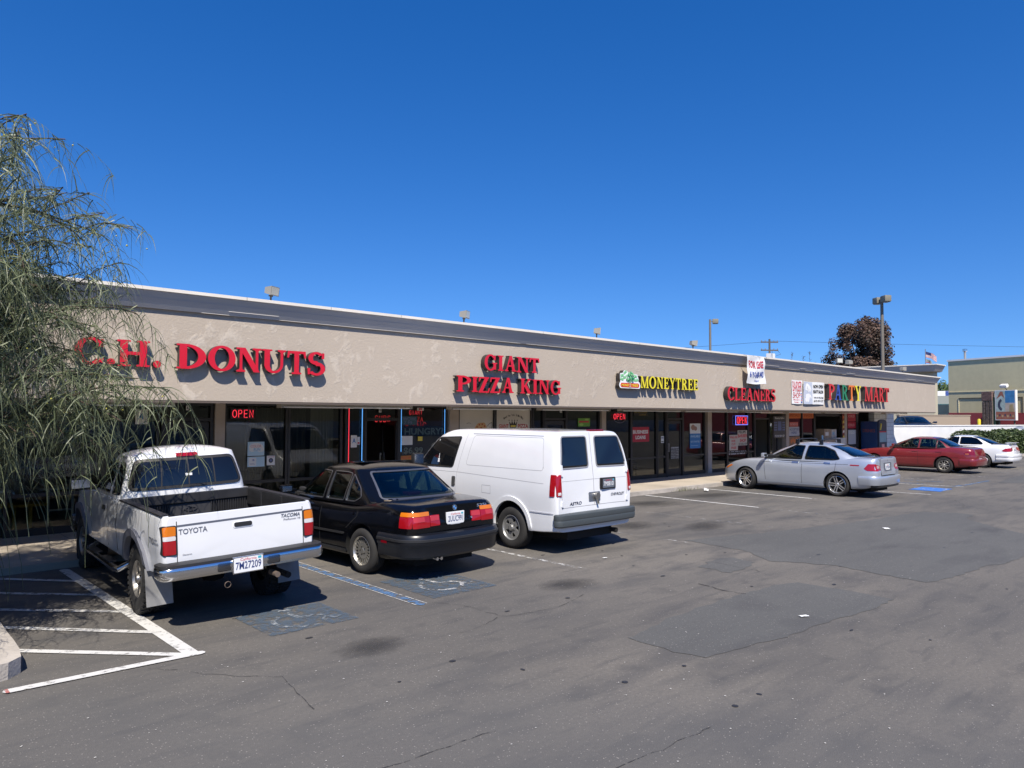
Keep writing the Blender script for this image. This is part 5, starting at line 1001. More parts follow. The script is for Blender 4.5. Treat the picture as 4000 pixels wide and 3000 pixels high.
# ------------------------------------------------------------------ white pickup
def pickup():
    t = thing('pickup_truck', 'white extended cab pickup with an open black-lined bed and chunky tyres', 'pickup truck', (3.42, 8.78, 0), R(86.8))
    hw = [(-1.02, .785), (-.98, .815), (-.85, .832), (.4, .842), (2.2, .842), (3.2, .83), (3.7, .77), (3.88, .66)]
    sec = [(0, 0), (.6, 0), (.93, .02), (.975, .12), (.985, .3), (1, .52), (.995, .72), (.975, .9), (.955, .975), (.9, 1), (.5, 1), (0, 1)]
    me = tomesh(loft(-1.02, 3.88, [(-1.02, 1.185), (-.95, 1.2), (.87, 1.2), (2.4, 1.2), (2.7, 1.17), (3.5, 1.1), (3.88, .9)], [(-1.02, .62), (-.5, .56), (.5, .53), (2.6, .53), (3.88, .6)], hw, sec, ((.5, .02), (.75, .0), (1.2, .02)), ((.5, 0), (1.2, .12)), 56)); bv = bvh_of(me)
    me.materials.append(PWHITE); me.materials.append(WELL); bed = B(); box(bed, (-.975, -.735, .8), (.83, .735, 2)); slot = B(); box(slot, (.862, -2, .6), (.885, 2, 2))
    bl = lambda b, m: ('BOOLEAN', dict(operation='DIFFERENCE', solver='EXACT', material_mode='TRANSFER', object_bm=(b, m)))
    me = apply_mods(me, [bl(arch_cut(3.095, .385, .475, .842, .36, .44), WELL), bl(bed, LINER), bl(slot, WELL)])
    obj('body', me, [PWHITE, WELL, LINER], t, 30)
    cm = tomesh(cabin([(1.12, .892, 2.6, .8), (1.25, .9, 2.42, .785), (1.5, .94, 2.08, .71), (1.7, 1.02, 1.72, .645)], 1.795, 6.5, bulge=(.05, .12))); cv = bvh_of(cm); obj('cab', cm, PWHITE, t, 35)
    REAR = rpoly([(.68, 1.3), (-.68, 1.3), (-.585, 1.645), (.585, 1.645)], .07)
    bm = B(); patch(bm, cv, [REAR], 'B', .009, .014, 0, .04); rw = obj('rear_window', bm, DGL, t, 180)
    bm = B(); patch(bm, cv, stroke(REAR, .035, True), 'B', .013, .02, 0, .05)
    for y, yt in ((.325, .31), (0, 0), (-.325, -.31)): patch(bm, cv, stroke([(y, 1.31), (yt, 1.635)], .016), 'B', .014, .02, 0, .08)
    obj('window_frame', bm, mat('tinted_rubber', (.03, .028, .026), .5), rw)
    bm = B(); patch(bm, cv, [rrect(-.04, 1.43, -.005, 1.46, .004)], 'B', .016, .005); patch(bm, cv, [rrect(.01, 1.43, .04, 1.46, .004)], 'B', .016, .005); obj('latch', bm, PLT, rw)
    for P in ([(2.3, 1.235), (1.42, 1.235), (1.39, 1.5), (1.42, 1.635), (1.75, 1.635), (2.02, 1.45)], [(1.31, 1.235), (1.03, 1.235), (1.07, 1.55), (1.12, 1.63), (1.31, 1.635)]):
        for v in ('L', 'Rt'): bm = B(); patch(bm, cv, [rpoly(P, .05)], v, .004, .012, 0, .08); obj('side_window', bm, DGL, t, 180)
    bm = B(); patch(bm, cv, [rpoly([(.66, 1.25), (-.66, 1.25), (-.56, 1.63), (.56, 1.63)], .06)], 'F', .004, .012, 0, .08); obj('windscreen', bm, DGL, t, 180)
    bm = B(); patch(bm, cv, [rrect(-.13, 1.672, .13, 1.715, .018)], 'B', .03, .05, 0, .04); obj('brake_light', bm, TLR, t, 40)
    # bed: rail caps, ribbed liner panels, embossed badge on the front panel
    bm = B()
    for s in (1, -1): ya, yb = sorted((s*.725, s*.808)); box(bm, (-.93, ya, 1.195), (.835, yb, 1.213), bev=.006); ya, yb = sorted((s*.715, s*.728)); box(bm, (-.97, ya, 1.0), (.83, yb, 1.2))
    box(bm, (.79, -.73, 1.1), (.845, .73, 1.213), bev=.006); obj('bed_rail', bm, LINER, t)
    bm = B()
    for k in range(46): y = -.69+k*.0307; box(bm, (.806, y, .82), (.822, y+.014, 1.08)) if abs(y) > .24 else None
    for k in range(11): box(bm, (-.85, -.727, .86+k*.028), (.65, -.715, .872+k*.028)); box(bm, (-.85, .715, .86+k*.028), (.65, .727, .872+k*.028))
    for k in range(14): y = -.66+k*.1; box(bm, (-.97, y, .8), (.8, y+.05, .812))
    for x in (-.35, .3):
        for s in (1, -1): ya, yb = sorted((s*.7, s*.73)); box(bm, (x, ya, .8), (x+.06, yb, 1.19))
    obj('bed_liner', bm, LINER, t)
    EMB = mat('liner_emboss', (.045, .045, .048), .45); bm = B(); fn = lambda u, v, d: (.822-d, -u, v)
    add2d(bm, shape2d([rrect(-.25, .81, .25, 1.08, .01)]), fn, .004, 0)
    for rx, ry in ((.1, .068), (.036, .066)): add2d(bm, shape2d(ring(0, .985, rx, ry, .013, .011, 0, 360, 30)), fn, .016, .003)
    add2d(bm, shape2d(ring(0, 1.014, .072, .028, .012, .01, 0, 360, 24)), fn, .0165, .003); text(bm, 'TOYOTA', fn, -.2, .84, .2, .9, .014, .003, 0, .02); obj('front_panel', bm, EMB, t)
    # tail
    bm = B()
    for y in (.672, -.672): patch(bm, bv, stroke([(y, .72), (y, 1.2)], .008), 'B', .0015, .01)
    patch(bm, bv, stroke([(.672, .722), (-.672, .722)], .012), 'B', .0015, .01); obj('tailgate_seam', bm, SEAM, t)
    bm = B(); patch(bm, bv, [[(.67, 1.083), (-.668, 1.097), (-.668, 1.117), (.67, 1.103)]], 'B', .002, .006, 0, .1); badge(bm, bv, 'TOYOTA', .655, 1.005, .37, 1.06, .004, 0, .012); badge(bm, bv, 'TACOMA', -.42, 1.045, -.645, 1.085, .005, 0, .02, slant=.25); badge(bm, bv, 'PreRunner V6', -.45, 1.012, -.645, 1.034, .005, 0, .008, slant=.25)
    badge(bm, bv, 'Deserto', .62, .79, .53, .806, .004, 0, .005); obj('tailgate_print', bm, GREYT, t)
    bm = B(); patch(bm, bv, [rrect(-.105, 1.0, .105, 1.062, .02)], 'B', .006, .01, 0, .03); hb = obj('tailgate_handle', bm, PWHITE, t, 30); bm = B(); patch(bm, bv, [rrect(-.095, 1.012, .095, 1.058, .018)], 'B', .012, .012, 0, .03); obj('handle_grip', bm, BLK, hb, 30)
    for s in (1, -1):
        e = bpy.data.objects.new('tail_light', None); COL.objects.link(e); e.parent = t
        for z0, z1, m_, n_ in ((1.0, 1.095, TLA, 'amber_lens'), (.955, .999, TLW, 'clear_lens'), (.815, .954, TLR, 'red_lens')):
            bm = B(); ya, yb = sorted((s*.685, s*.806)); patch(bm, bv, [rrect(ya, z0, yb, z1, .012)], 'B', .012, .03, 0, .02); obj(n_, bm, m_, e, 50)
        bm = B(); ya, yb = sorted((s*.678, s*.81)); patch(bm, bv, stroke(rrect(ya, .808, yb, 1.1, .02), .01, True), 'B', .014, .03, 0, .05); obj('lamp_bezel', bm, BLK, e)
        bm = B(); patch(bm, bv, [[(1.36, .6), (1.36, 1.19), (1.372, 1.19), (1.372, .6)]], 'L' if s > 0 else 'Rt', .0015, .01, 0, .1); patch(bm, bv, [[(2.33, .6), (2.33, 1.19), (2.342, 1.19), (2.342, .6)]], 'L' if s > 0 else 'Rt', .0015, .01, 0, .1); obj('panel_line', bm, SEAM, t)
        bm = B(); patch(bm, bv, [rrect(1.46, 1.03, 1.62, 1.085, .02)], 'L' if s > 0 else 'Rt', .012, .02, 0, .03); obj('door_handle', bm, BLK, t, 40)
        bm = B(); ya, yb = sorted((s*.58, s*.845)); vs = box(bm, (-.455, ya, .2), (-.435, yb, .6), bev=.004); bmesh.ops.transform(bm, matrix=M4.Translation((-.44, 0, .6))@M4.Rotation(R(9), 4, 'Y')@M4.Translation((.44, 0, -.6)), verts=bm.verts); obj('mud_flap', bm, mat('mud_flap_grey', (.22, .22, .22), .7, noise=(4, .25)), t)
        bm = B(); y = s*.86; tube(bm, [(.62, s*.7, .5), (.66, y, .42), (.75, y+s*.02, .42), (2.25, y+s*.02, .42), (2.35, y, .43), (2.4, s*.7, .5)], .038, 10); obj('side_step', bm, mat('step_chrome', (.45, .46, .48), .2, 1.), t, 50)
        for x in (1.0, 1.75): bm = B(); ya, yb = sorted((y-s*.05, y+s*.04)); box(bm, (x, ya, .45), (x+.45, yb, .468), bev=.006); obj('step_pad', bm, BLK, t)
    bm = B(); badge(bm, bv, 'TRD', -.52, .93, -.68, .985, .004, 0, .02, view='L', slant=.2) if 0 else None
    for s_, x0, x1, z0, z1 in (('TRD', -.62, -.8, .905, .965), ('OFF', -.81, -.9, .945, .965), ('ROAD', -.81, -.93, .905, .93)): badge(bm, bv, s_, x0, z0, x1, z1, .004, 0, .02, view='L')
    obj('side_print', bm, GREYT, t)
    flares(t, bv, (0, 3.095), .44, .455, .535, -18, 196, .035, .06, FLARE)
    bm = B(); sweep(bm, upath(-1.14, .85, .2, .1, .02), [(0, .575), (.014, .585), (.024, .61), (.029, .65), (.026, .685), (.022, .694), (.014, .7), (-.1, .7), (-.1, .58)], 0, True); bp = obj('rear_bumper', bm, CHR, t, 35)
    bm = B(); sweep(bm, upath(-1.14, .85, .22, .1, .02), [(.018, .7), (.016, .726), (-.02, .735), (-.13, .735), (-.13, .7)], 0, True); obj('bumper_pad', bm, BLK, bp, 35)
    for s in (1, -1): bm = B(); ya, yb = sorted((s*.19, s*.33)); box(bm, (-1.19, ya, .6), (-1.17, yb, .685), bev=.02); obj('bumper_recess', bm, mat('recess_steel', (.2, .21, .23), .25, 1.), bp, 30)
    plate(t, bv, 0.02, .64, '7M27209', CHR, .0, x=-1.205)
    wheels(t, 3.095, .825, .385, .265, .2, 'five', mat('truck_alloy', (.36, .34, .31), .4, .85), 'mud')
    mirror(t, 2.18, .86, 1.24, BLK, CHR, 1.25)
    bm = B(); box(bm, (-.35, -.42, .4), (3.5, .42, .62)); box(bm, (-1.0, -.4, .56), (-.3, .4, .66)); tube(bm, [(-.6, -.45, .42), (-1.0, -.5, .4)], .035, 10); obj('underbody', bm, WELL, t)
    bm = B(); tube(bm, [(0, -.7, .385), (0, .7, .385)], .05, 10); lathe(bm, [(0, -.15), (.12, -.1), (.14, 0), (.12, .1), (0, .15)], 16, 'y', 0, (0, 0, .385)); tube(bm, [(3.095, -.7, .385), (3.095, .7, .385)], .045, 10); obj('axle', bm, WELL, t, 50)
    bm = B(); lathe(bm, [(.03, 0), (.034, .002), (.034, .01), (.03, .012)], 14, 'x', 0, (-1.16, .22, .45)); tube(bm, [(-1.0, -.3, .47), (-1.19, -.3, .47)], .03, 10); obj('tow_eye', bm, mat('rusty_steel', (.12, .09, .07), .7), t)
    bm = B(); patch(bm, bv, [rrect(.5, .78, .78, 1.0, .02)], 'F', .01, .02); patch(bm, bv, [rrect(-.78, .78, -.5, 1.0, .02)], 'F', .01, .02); obj('headlight', bm, TLW, t, 40)
    bm = B(); sweep(bm, upath(-3.92, .84, .3, .16, .08, front=True), [(0, .5), (.02, .55), (.02, .68), (0, .72), (-.1, .72), (-.1, .5)], 0, True); obj('front_bumper', bm, CHR, t, 35)
    for c in t.children:      # the body leans a little on its springs
        if not c.name.startswith(('wheel.', 'axle')) and c.name != 'wheel': c.rotation_euler = (LEAN, 0, 0); c.location = (0, .4*sin(LEAN), .4-.4*cos(LEAN))
    return t
LEAN = R(-2.2)
pickup()
# ------------------------------------------------------------------ white panel van
def van():
    t = thing('panel_van', 'white windowless panel van with two dark rear windows and a grey bumper', 'van', (9.36, 8.98, 0), R(90))
    sec = [(0, 0), (.6, 0), (.93, .01), (.975, .06), (.99, .2), (1, .36), (.99, .48), (.955, .63), (.9, .79), (.845, .905), (.79, .965), (.7, .992), (.45, .999), (0, 1)]
    hw = [(-1.03, .9), (-1.0, .935), (-.9, .96), (-.5, .975), (2.2, .98), (3.0, .96), (3.5, .87), (3.78, .7)]
    me = tomesh(loft(-1.03, 3.78, [(-1.03, 1.925), (-.97, 1.945), (-.6, 1.955), (.6, 1.965), (1.7, 1.95), (2.05, 1.88), (2.95, 1.22), (3.15, 1.12), (3.6, 1.0), (3.78, .8)], [(-1.03, .36), (-.5, .32), (3, .3), (3.78, .36)], hw, sec, ((.3, .01), (.9, 0), (1.25, .02), (1.6, .07), (1.96, .17)), ((.3, .05), (.6, 0), (1.2, .1)), 60)); bv = bvh_of(me)
    me.materials.append(PWHITE); me.materials.append(WELL)
    me = apply_mods(me, [('BOOLEAN', dict(operation='DIFFERENCE', solver='EXACT', material_mode='TRANSFER', object_bm=(arch_cut(2.825, .345, .425, .98, .34, .38), WELL)))]); obj('body', me, [PWHITE, WELL], t, 30)
    for s in (1, -1):
        P = rpoly([(s*.815, 1.36), (s*.1, 1.36), (s*.1, 1.865), (s*.71, 1.865)], .06); e = B(); patch(e, bv, [P], 'B', .006, .014, 0, .08); w = obj('rear_window', e, DGL, t, 180)
        bm = B(); patch(bm, bv, stroke(P, .02, True), 'B', .009, .02, 0, .08); obj('window_seal', bm, mat('seal_grey', (.25, .25, .26), .5), w)
        v = 'L' if s > 0 else 'Rt'
        bm = B(); patch(bm, bv, [rpoly([(1.56, 1.26), (2.72, 1.24), (2.5, 1.47), (2.13, 1.78), (1.44, 1.81)], .05)], v, .005, .012, 0, .08); w = obj('side_window', bm, DGL, t, 180)
        bm = B(); patch(bm, bv, stroke(rpoly([(1.56, 1.26), (2.72, 1.24), (2.5, 1.47), (2.13, 1.78), (1.44, 1.81)], .05), .02, True), v, .006, .02, 0, .1); obj('window_seal', bm, SEAM, w)
        e = B(); ya, yb = sorted((s*.835, s*.93)); patch(e, bv, [rrect(ya, .93, yb, 1.27, .012)], 'B', .016, .04, 0, .04); patch(e, bv, [rrect(-.985, .93, -.9, 1.27, .012)], v, .014, .03, 0, .04); tl = obj('tail_light', e, TLR, t, 50)
        bm = B(); ya, yb = sorted((s*.85, s*.915)); patch(bm, bv, [rrect(ya, .95, yb, .995, .006)], 'B', .019, .01, 0, .04); obj('reverse_lens', bm, TLW, tl)
        bm = B()
        for z in (.76, 1.33, 1.24): ya, yb = sorted((s*.79, s*.83)); patch(bm, bv, [rrect(ya, z, yb, z+.09, .01)], 'B', .02, .03, 0, .04)
        obj('door_hinge', bm, PWHITE, t)
        bm = B(); patch(bm, bv, [rrect(1.46, .93, 1.55, 1.1, .02)], v, .012, .02, 0, .04); patch(bm, bv, [rrect(.5, .86, .72, 1.0, .02)], v, .0, .004) if 0 else None; obj('door_handle', bm, mat('handle_grey', (.06, .06, .06), .5), t)
    GREYL = mat('panel_line_grey', (.36, .36, .37), .7); bm = B()
    for P, w in (([(.82, .74), (-.82, .74)], .01), ([(0, .74), (0, 1.93)], .012), ([(.8, .72), (.83, 1.3), (.73, 1.9)], .008), ([(-.8, .72), (-.83, 1.3), (-.73, 1.9)], .008), ([(.8, 1.16), (-.8, 1.16)], .006)): patch(bm, bv, stroke(P, w), 'B', .0015, .01, 0, .05)
    ribbons(bm, bv, [[(1.5, .42), (1.42, 1.2), (1.28, 1.9)], [(2.75, .45), (2.8, 1.2)], [(-.75, 1.12), (1.35, 1.18), (2.8, 1.17)], rpoly([(-.72, 1.32), (1.2, 1.32), (1.1, 1.84), (-.62, 1.84)], .06)+[(-.72, 1.36)], [(.5, 1.0), (.5, .87), (.72, .87), (.72, 1.0), (.5, 1.0)]], .007); obj('panel_line', bm, GREYL, t)  # shade of the crease and recessed panel edge is drawn as grey lines
    bm = B(); ribbons(bm, bv, [[(-.95, .66), (-.46, .66)], [(.46, .66), (2.36, .66)], [(3.26, .66), (3.5, .66)]], .02, .008); obj('side_moulding', bm, mat('moulding_grey', (.45, .46, .5), .5), t)
    bm = B(); ribbons(bm, bv, [[(-.6, 1.87), (1.15, 1.87)]], .012, .003); obj('drip_rail', bm, mat('drip_rail_grey', (.25, .26, .3), .5), t)
    bm = B()
    for s_, y0, y1, z0, z1 in (('ASTRO', .62, .32, .77, .82), ('CHEVROLET', -.42, -.74, .86, .905)): badge(bm, bv, s_, y0, z0, y1, z1, .006, 0, .02, slant=.15)
    obj('lettering', bm, mat('badge_navy', (.03, .035, .07), .4), t)
    bm = B(); patch(bm, bv, [rrect(-.145, .8, .14, .95, .015)], 'B', .008, .012, 0, .04); hp = obj('lock_plate', bm, mat('galvanised', (.42, .43, .44), .35, .9), t, 40)
    hit = bv.ray_cast(V((-6, -.04, .88)), V((1, 0, 0)))[0]; bm = B(); lathe(bm, [(0, -.05), (.055, -.05), (.06, -.02), (.06, 0)], 18, 'x', 0, (hit.x-.008, -.04, .885)); tube(bm, [(hit.x-.05, -.02, .85), (hit.x-.05, -.05, .76)], .02, 8); obj('padlock', bm, mat('lock_steel', (.3, .29, .27), .35, .8), hp, 40)
    plate(t, bv, -.335, 1.075, '7M08101', BLK, .03, w=.3, h=.145, bg=mat('plate_dark', (.12, .14, .17), .4), ink=PLT); bm = B(); patch(bm, bv, [rrect(-.52, .98, -.15, 1.17, .015)], 'B', .018, .03, 0, .05); obj('plate_recess', bm, BLK, t, 40)
    bm = B(); sweep(bm, upath(-1.1, .955, .1, .08, .02), [(0, .45), (.02, .47), (.03, .53), (.022, .56), (.03, .58), (.025, .64), (0, .655), (-.12, .655), (-.12, .45)], 0, True); obj('rear_bumper', bm, BUMPG, t, 35)
    flares(t, bv, (0, 2.825), .38, .415, .485, -12, 195, .018, .05, PWHITE)
    bm = B(); box(bm, (-.84, -.42, 1.94), (-.76, -.06, 1.972), bev=.01); obj('roof_lamp', bm, TLD, t)
    bm = B(); patch(bm, bv, [rpoly([(.78, 1.27), (-.78, 1.27), (-.66, 1.84), (.66, 1.84)], .06)], 'F', .005, .012, 0, .08); obj('windscreen', bm, DGL, t, 180)
    bm = B(); patch(bm, bv, [rrect(.45, .78, .8, .95, .02), rrect(-.8, .78, -.45, .95, .02)], 'F', .01, .02, 0, .06); obj('headlight', bm, TLW, t); bm = B(); patch(bm, bv, [rrect(-.42, .78, .42, .95, .02)], 'F', .01, .02, 0, .06); obj('grille', bm, BLK, t)
    bm = B(); sweep(bm, upath(-3.82, .93, .4, .25, .1, front=True), [(0, .36), (.02, .4), (.02, .62), (0, .66), (-.1, .66), (-.1, .36)], 0, True); obj('front_bumper', bm, BUMPG, t, 35)
    wheels(t, 2.825, .965, .345, .225, .205, 'slots5', STEELG); mirror(t, 2.42, .98, 1.24, BLK, CHR, 1.2, h=.2)
    bm = B(); box(bm, (-.9, -.55, .2), (3.4, .55, .45)); tube(bm, [(-.5, -.5, .27), (-1.02, -.55, .27)], .04, 10); obj('underbody', bm, WELL, t)
    bm = B(); tube(bm, [(0, -.75, .345), (0, .75, .345)], .06, 10); obj('axle', bm, WELL, t)
    bm = B(); fn = lambda u, v, d: (u, 0, v)
    hit = bv.ray_cast(V((2.0, 4, 1.34)), V((0, -1, 0)))[0]; f2 = lambda u, v, d: (2.0-u, hit.y+.008-(v*.18), 1.33+v)
    add2d(bm, shape2d([[(-.03, 0), (-.02, .04), (-.035, .07), (-.01, .06), (-.006, .16), (.006, .16), (.01, .06), (.035, .07), (.02, .04), (.03, 0)]]), f2, 0, None); obj('window_sticker', bm, PLT, t)
    return t
van()
# ------------------------------------------------------------------ black saloon
t, bv, cv = sedan('parked_car', 'black four-door saloon with amber and red tail lamps beside the white van', dict(
    loc=(6.39, 9.0, 0), rz=R(93), paint=PBLACK, xr=-1.02, xf=3.66, wb=2.761, Rw=.315, rr=.2, ra=.375, style='basket20', rimm=mat('bmw_alloy', (.5, .48, .43), .35, .85), tw=.225, zin=.99,
    top=[(-1.02, .97), (-.97, 1.0), (-.6, 1.025), (-.35, 1.03), (.0, .985), (.3, .955), (1.6, .94), (2.1, .95), (2.5, .935), (3.3, .84), (3.66, .66)], bot=[(-1.02, .36), (-.6, .25), (.4, .19), (2.5, .19), (3.66, .25)],
    hw=[(-1.02, .69), (-1.0, .735), (-.93, .79), (-.6, .845), (.4, .875), (2.3, .872), (3.1, .845), (3.5, .77), (3.66, .66)], rearp=((.3, .02), (.62, 0), (.75, .0), (1.04, .075)), frontp=((.2, .0), (.7, 0), (1, .1)),
    lev=[(.93, -.5, 2.16, .815), (1.08, -.28, 1.92, .775), (1.27, .02, 1.6, .705), (1.405, .24, 1.36, .65)], zroof=1.485, p=5, bulge=(.05, .1),
    side=[rpoly([(1.96, .96), (1.07, .965), (1.03, 1.36), (1.4, 1.365)], .03), rpoly([(.99, .965), (.53, .97), (.49, 1.35), (.6, 1.365), (.95, 1.365)], .03), rpoly([(.49, .97), (.25, .975), (.13, 1.04), (.2, 1.16), (.45, 1.345)], .03)],
    rear=rpoly([(.68, 1.035), (-.68, 1.035), (-.55, 1.38), (.55, 1.38)], .04), front=rpoly([(.68, 1.0), (-.68, 1.0), (-.55, 1.345), (.55, 1.345)], .04), glass=CGL, trimw=.012, trim=mat('dull_chrome', (.3, .3, .31), .3, .9), sealm=mat('seal_steel', (.2, .2, .21), .35, .8), shelf=INTT, seats=[(1.15, 1.12, .19), (.12, 1.06, 0)], seatm=mat('seat_dark_grey', (.06, .062, .068), .8),
    panel_lines=[[(1.05, .26), (1.05, .95)], [(2.12, .3), (2.1, .9)], [(.36, .6), (.12, .78), (.12, .97)]], handles=[(1.18, .8), (.3, .81)]))
bm = B(); P_ = upath(-1.12, .862, .72, .34, .04, 10); sweep(bm, P_, [(-.03, .31), (.0, .34), (.005, .47), (.02, .49), (.026, .53), (.018, .6), (.0, .625), (-.1, .635), (-.1, .31)], 0, True); bmp = obj('rear_bumper', bm, BUMPB, t, 35)
bm = B(); sweep(bm, upath(-1.12, .862, .72, .34, .04, 10), [(.0275, .535), (.034, .54), (.034, .57), (.0275, .575)], 0, True); obj('bumper_strip', bm, BLK, bmp, 35)
bm = B(); box(bm, (-.62, .884, .5), (-.5, .892, .535)); box(bm, (-.62, -.892, .5), (-.5, -.884, .535)); obj('side_reflector', bm, TLD, bmp)
for s in (1, -1):
    e = bpy.data.objects.new('tail_light', None); COL.objects.link(e); e.parent = t; v = 'L' if s > 0 else 'Rt'
    q = lambda a, b, z0, z1: [rrect(min(s*a, s*b), z0, max(s*a, s*b), z1, .008)]
    bm = B(); patch(bm, bv, q(.47, .745, .862, .915), 'B', .008, .03, 0, .04); patch(bm, bv, [rrect(-.985, .862, -.8, .915, .01)], v, .008, .03, 0, .04); obj('amber_lens', bm, TLA, e, 50)
    bm = B(); patch(bm, bv, q(.47, .745, .71, .859), 'B', .008, .03, 0, .04); patch(bm, bv, [rrect(-.985, .71, -.8, .859, .01)], v, .008, .03, 0, .04); patch(bm, bv, q(.29, .462, .72, .862), 'B', .008, .03, 0, .04); obj('red_lens', bm, TLR, e, 50)
    for q_ in (q(.3, .455, .79, .855), q(.56, .735, .79, .853)): bm = B(); patch(bm, bv, q_, 'B', .011, .01, 0, .04); obj('pale_lens', bm, mat('tail_pink', (.42, .03, .03), .1, coat=.6), e, 50)
plate(t, bv, -.0, .79, '2UUC991', PLT, .012)
bm = B(); patch(bm, bv, [ell(.0, .93, .04, n=18)], 'B', .01, .012, 0, .03); rb_ = obj('round_badge', bm, CHR, t, 40); bm = B(); patch(bm, bv, [[(0, .93)]+[(.027*cos(R(a)), .93+.027*sin(R(a))) for a in range(0, 91, 15)]], 'B', .0125, .006); patch(bm, bv, [[(0, .93)]+[(.027*cos(R(a)), .93+.027*sin(R(a))) for a in range(180, 271, 15)]], 'B', .0125, .006); obj('badge_blue', bm, mat('badge_sky', (.08, .25, .6), .3), rb_)
bm = B(); badge(bm, bv, '525i', -.42, .905, -.6, .945, .006, 0, .015); obj('model_print', bm, SILT, t)
bm = B(); lathe(bm, [(.016, 0), (.016, .01), (0, .01)], 12, 'x', 0, (-1.03, -.27, .78)); tube(bm, [(-.9, .43, .31), (-1.13, .43, .3)], .022, 10); tube(bm, [(-.9, .36, .31), (-1.13, .36, .3)], .022, 10); obj('exhaust', bm, CHR, t, 50)
bm = B(); bv2 = cv
vs = box(bm, (.62, -.42, 1.418), (1.12, .42, 1.43), bev=.004); bmesh.ops.transform(bm, matrix=M4.Translation((1.12, 0, 1.42))@M4.Rotation(R(7), 4, 'Y')@M4.Translation((-1.12, 0, -1.415)), verts=bm.verts); obj('sunroof', bm, PBLACK, t)
bm = B(); ribbons(bm, bv, [[(.42, .52), (2.3, .5)]], .03, .014, .03); obj('side_moulding', bm, BLK, t)
for v_ in ('L', 'Rt'): bm = B(); ribbons(bm, bv, [[(.4, .27), (2.35, .27)]], .06, .02, .04, (v_,)); obj('sill', bm, BUMPB, t)
bm = B(); box(bm, (-.12, -.12, 1.03), (.05, .12, 1.085), bev=.02); obj('brake_light', bm, TLD, t)
# ------------------------------------------------------------------ silver saloon with roof bars
t, bv, cv = sedan('parked_car', 'silver four-door saloon with two roof rack bars', dict(
    loc=(21.4, 8.76, 0), rz=R(90), paint=PSILV, xr=-1.04, xf=3.68, wb=2.74, Rw=.325, rr=.235, ra=.372, style='twin5', rimm=mat('bright_alloy', (.7, .71, .72), .25, .9), tw=.225, zin=1.0, steer=R(-12),
    top=[(-1.04, 1.085), (-1.0, 1.1), (-.9, 1.095), (-.5, 1.085), (.0, 1.02), (.5, .965), (1.6, .945), (2.2, .965), (2.6, .95), (3.2, .83), (3.68, .6)], bot=[(-1.04, .36), (-.7, .24), (.4, .19), (2.5, .18), (3.68, .22)],
    hw=[(-1.04, .72), (-1.02, .76), (-.93, .83), (-.6, .895), (.3, .918), (2.2, .915), (2.9, .905), (3.4, .8), (3.6, .64), (3.68, .5)], rearp=((.3, .06), (.55, .0), (.7, .0), (.85, .05), (1.1, .05)), frontp=((.2, .06), (.5, 0), (.8, .1), (1, .2)),
    lev=[(.93, -.78, 2.38, .85), (1.08, -.5, 2.08, .81), (1.25, -.12, 1.74, .73), (1.39, .3, 1.35, .64)], zroof=1.465, p=4.6, bulge=(.06, .16),
    side=[rpoly([(2.12, .965), (1.02, .975), (.97, 1.36), (1.28, 1.372)], .04), rpoly([(.93, .98), (.1, .99), (-.06, 1.02), (.12, 1.25), (.42, 1.36), (.88, 1.37)], .05)],
    rear=rpoly([(.66, 1.1), (-.66, 1.1), (-.53, 1.38), (.53, 1.38)], .05), front=rpoly([(.68, 1.03), (-.68, 1.03), (-.53, 1.37), (.53, 1.37)], .05), glass=CGL, trim=BLK, int=INTD, shelf=INTG, seats=[(1.1, 1.16, .17), (.1, 1.1, .12)], seatm=INTG,
    panel_lines=[[(1.0, .3), (1.0, .98)], [(2.1, .34), (2.16, .95)], [(.3, .42), (.05, .72), (.02, 1.0)], [(2.2, .86), (-.3, .89)]], handles=[(1.2, .885), (.27, .905)], handlem=mat('silver_handle', (.7, .72, .75), .2, .9)))  # last of the side lines is the belt crease, its shade drawn dark
for s in (1, -1):
    v = 'L' if s > 0 else 'Rt'; bm = B(); P = [(s*.76, .92), (s*.49, .87), (s*.52, .76), (s*.76, .74)]; patch(bm, bv, [P], 'B', .008, .03, 0, .04); patch(bm, bv, [[(-1.02, .74), (-.98, .93), (-.82, .93), (-.72, .8), (-.8, .745)]], v, .008, .03, 0, .04); tl = obj('tail_light', bm, TLR, t, 50)
    bm = B(); patch(bm, bv, [[(s*.72, .89), (s*.55, .87), (s*.57, .81), (s*.72, .81)]], 'B', .011, .01, 0, .04); obj('clear_lens', bm, mat('lamp_pink', (.5, .35, .36), .15, coat=.5), tl)
    bm = B(); patch(bm, bv, [rrect(-.6, .865, -.36, .895, .01)], v, .006, .02, 0, .04); obj('side_marker', bm, TLR, t)
    bm = B(); patch(bm, bv, [[(3.5, .62), (3.28, .72), (3.2, .7), (3.42, .6)]], v, .008, .03, 0, .04); obj('side_lamp', bm, TLA, t)
bm = B(); patch(bm, bv, [rpoly([(.47, 1.09), (-.47, 1.09), (-.5, .62), (.5, .62)], .06)], 'B', .012, .03, 0, .06); obj('boot_lid', bm, PSILV, t, 30)
bm = B(); patch(bm, bv, [rpoly([(.28, .95), (-.28, .95), (-.25, .72), (.25, .72)], .03)], 'B', .014, .008, 0, .05); obj('plate_recess', bm, mat('recess_grey', (.1, .11, .13), .4), t); plate(t, bv, 0, .83, '5XYR204', PLT, .016)
bm = B(); patch(bm, bv, stroke(rpoly([(.48, 1.08), (-.48, 1.08), (-.51, .61), (.51, .61)], .06), .012, True), 'B', .006, .012, 0, .06); patch(bm, bv, stroke([(.7, .47), (-.7, .47)], .012), 'B', .004, .01); obj('boot_seam', bm, SEAM, t)
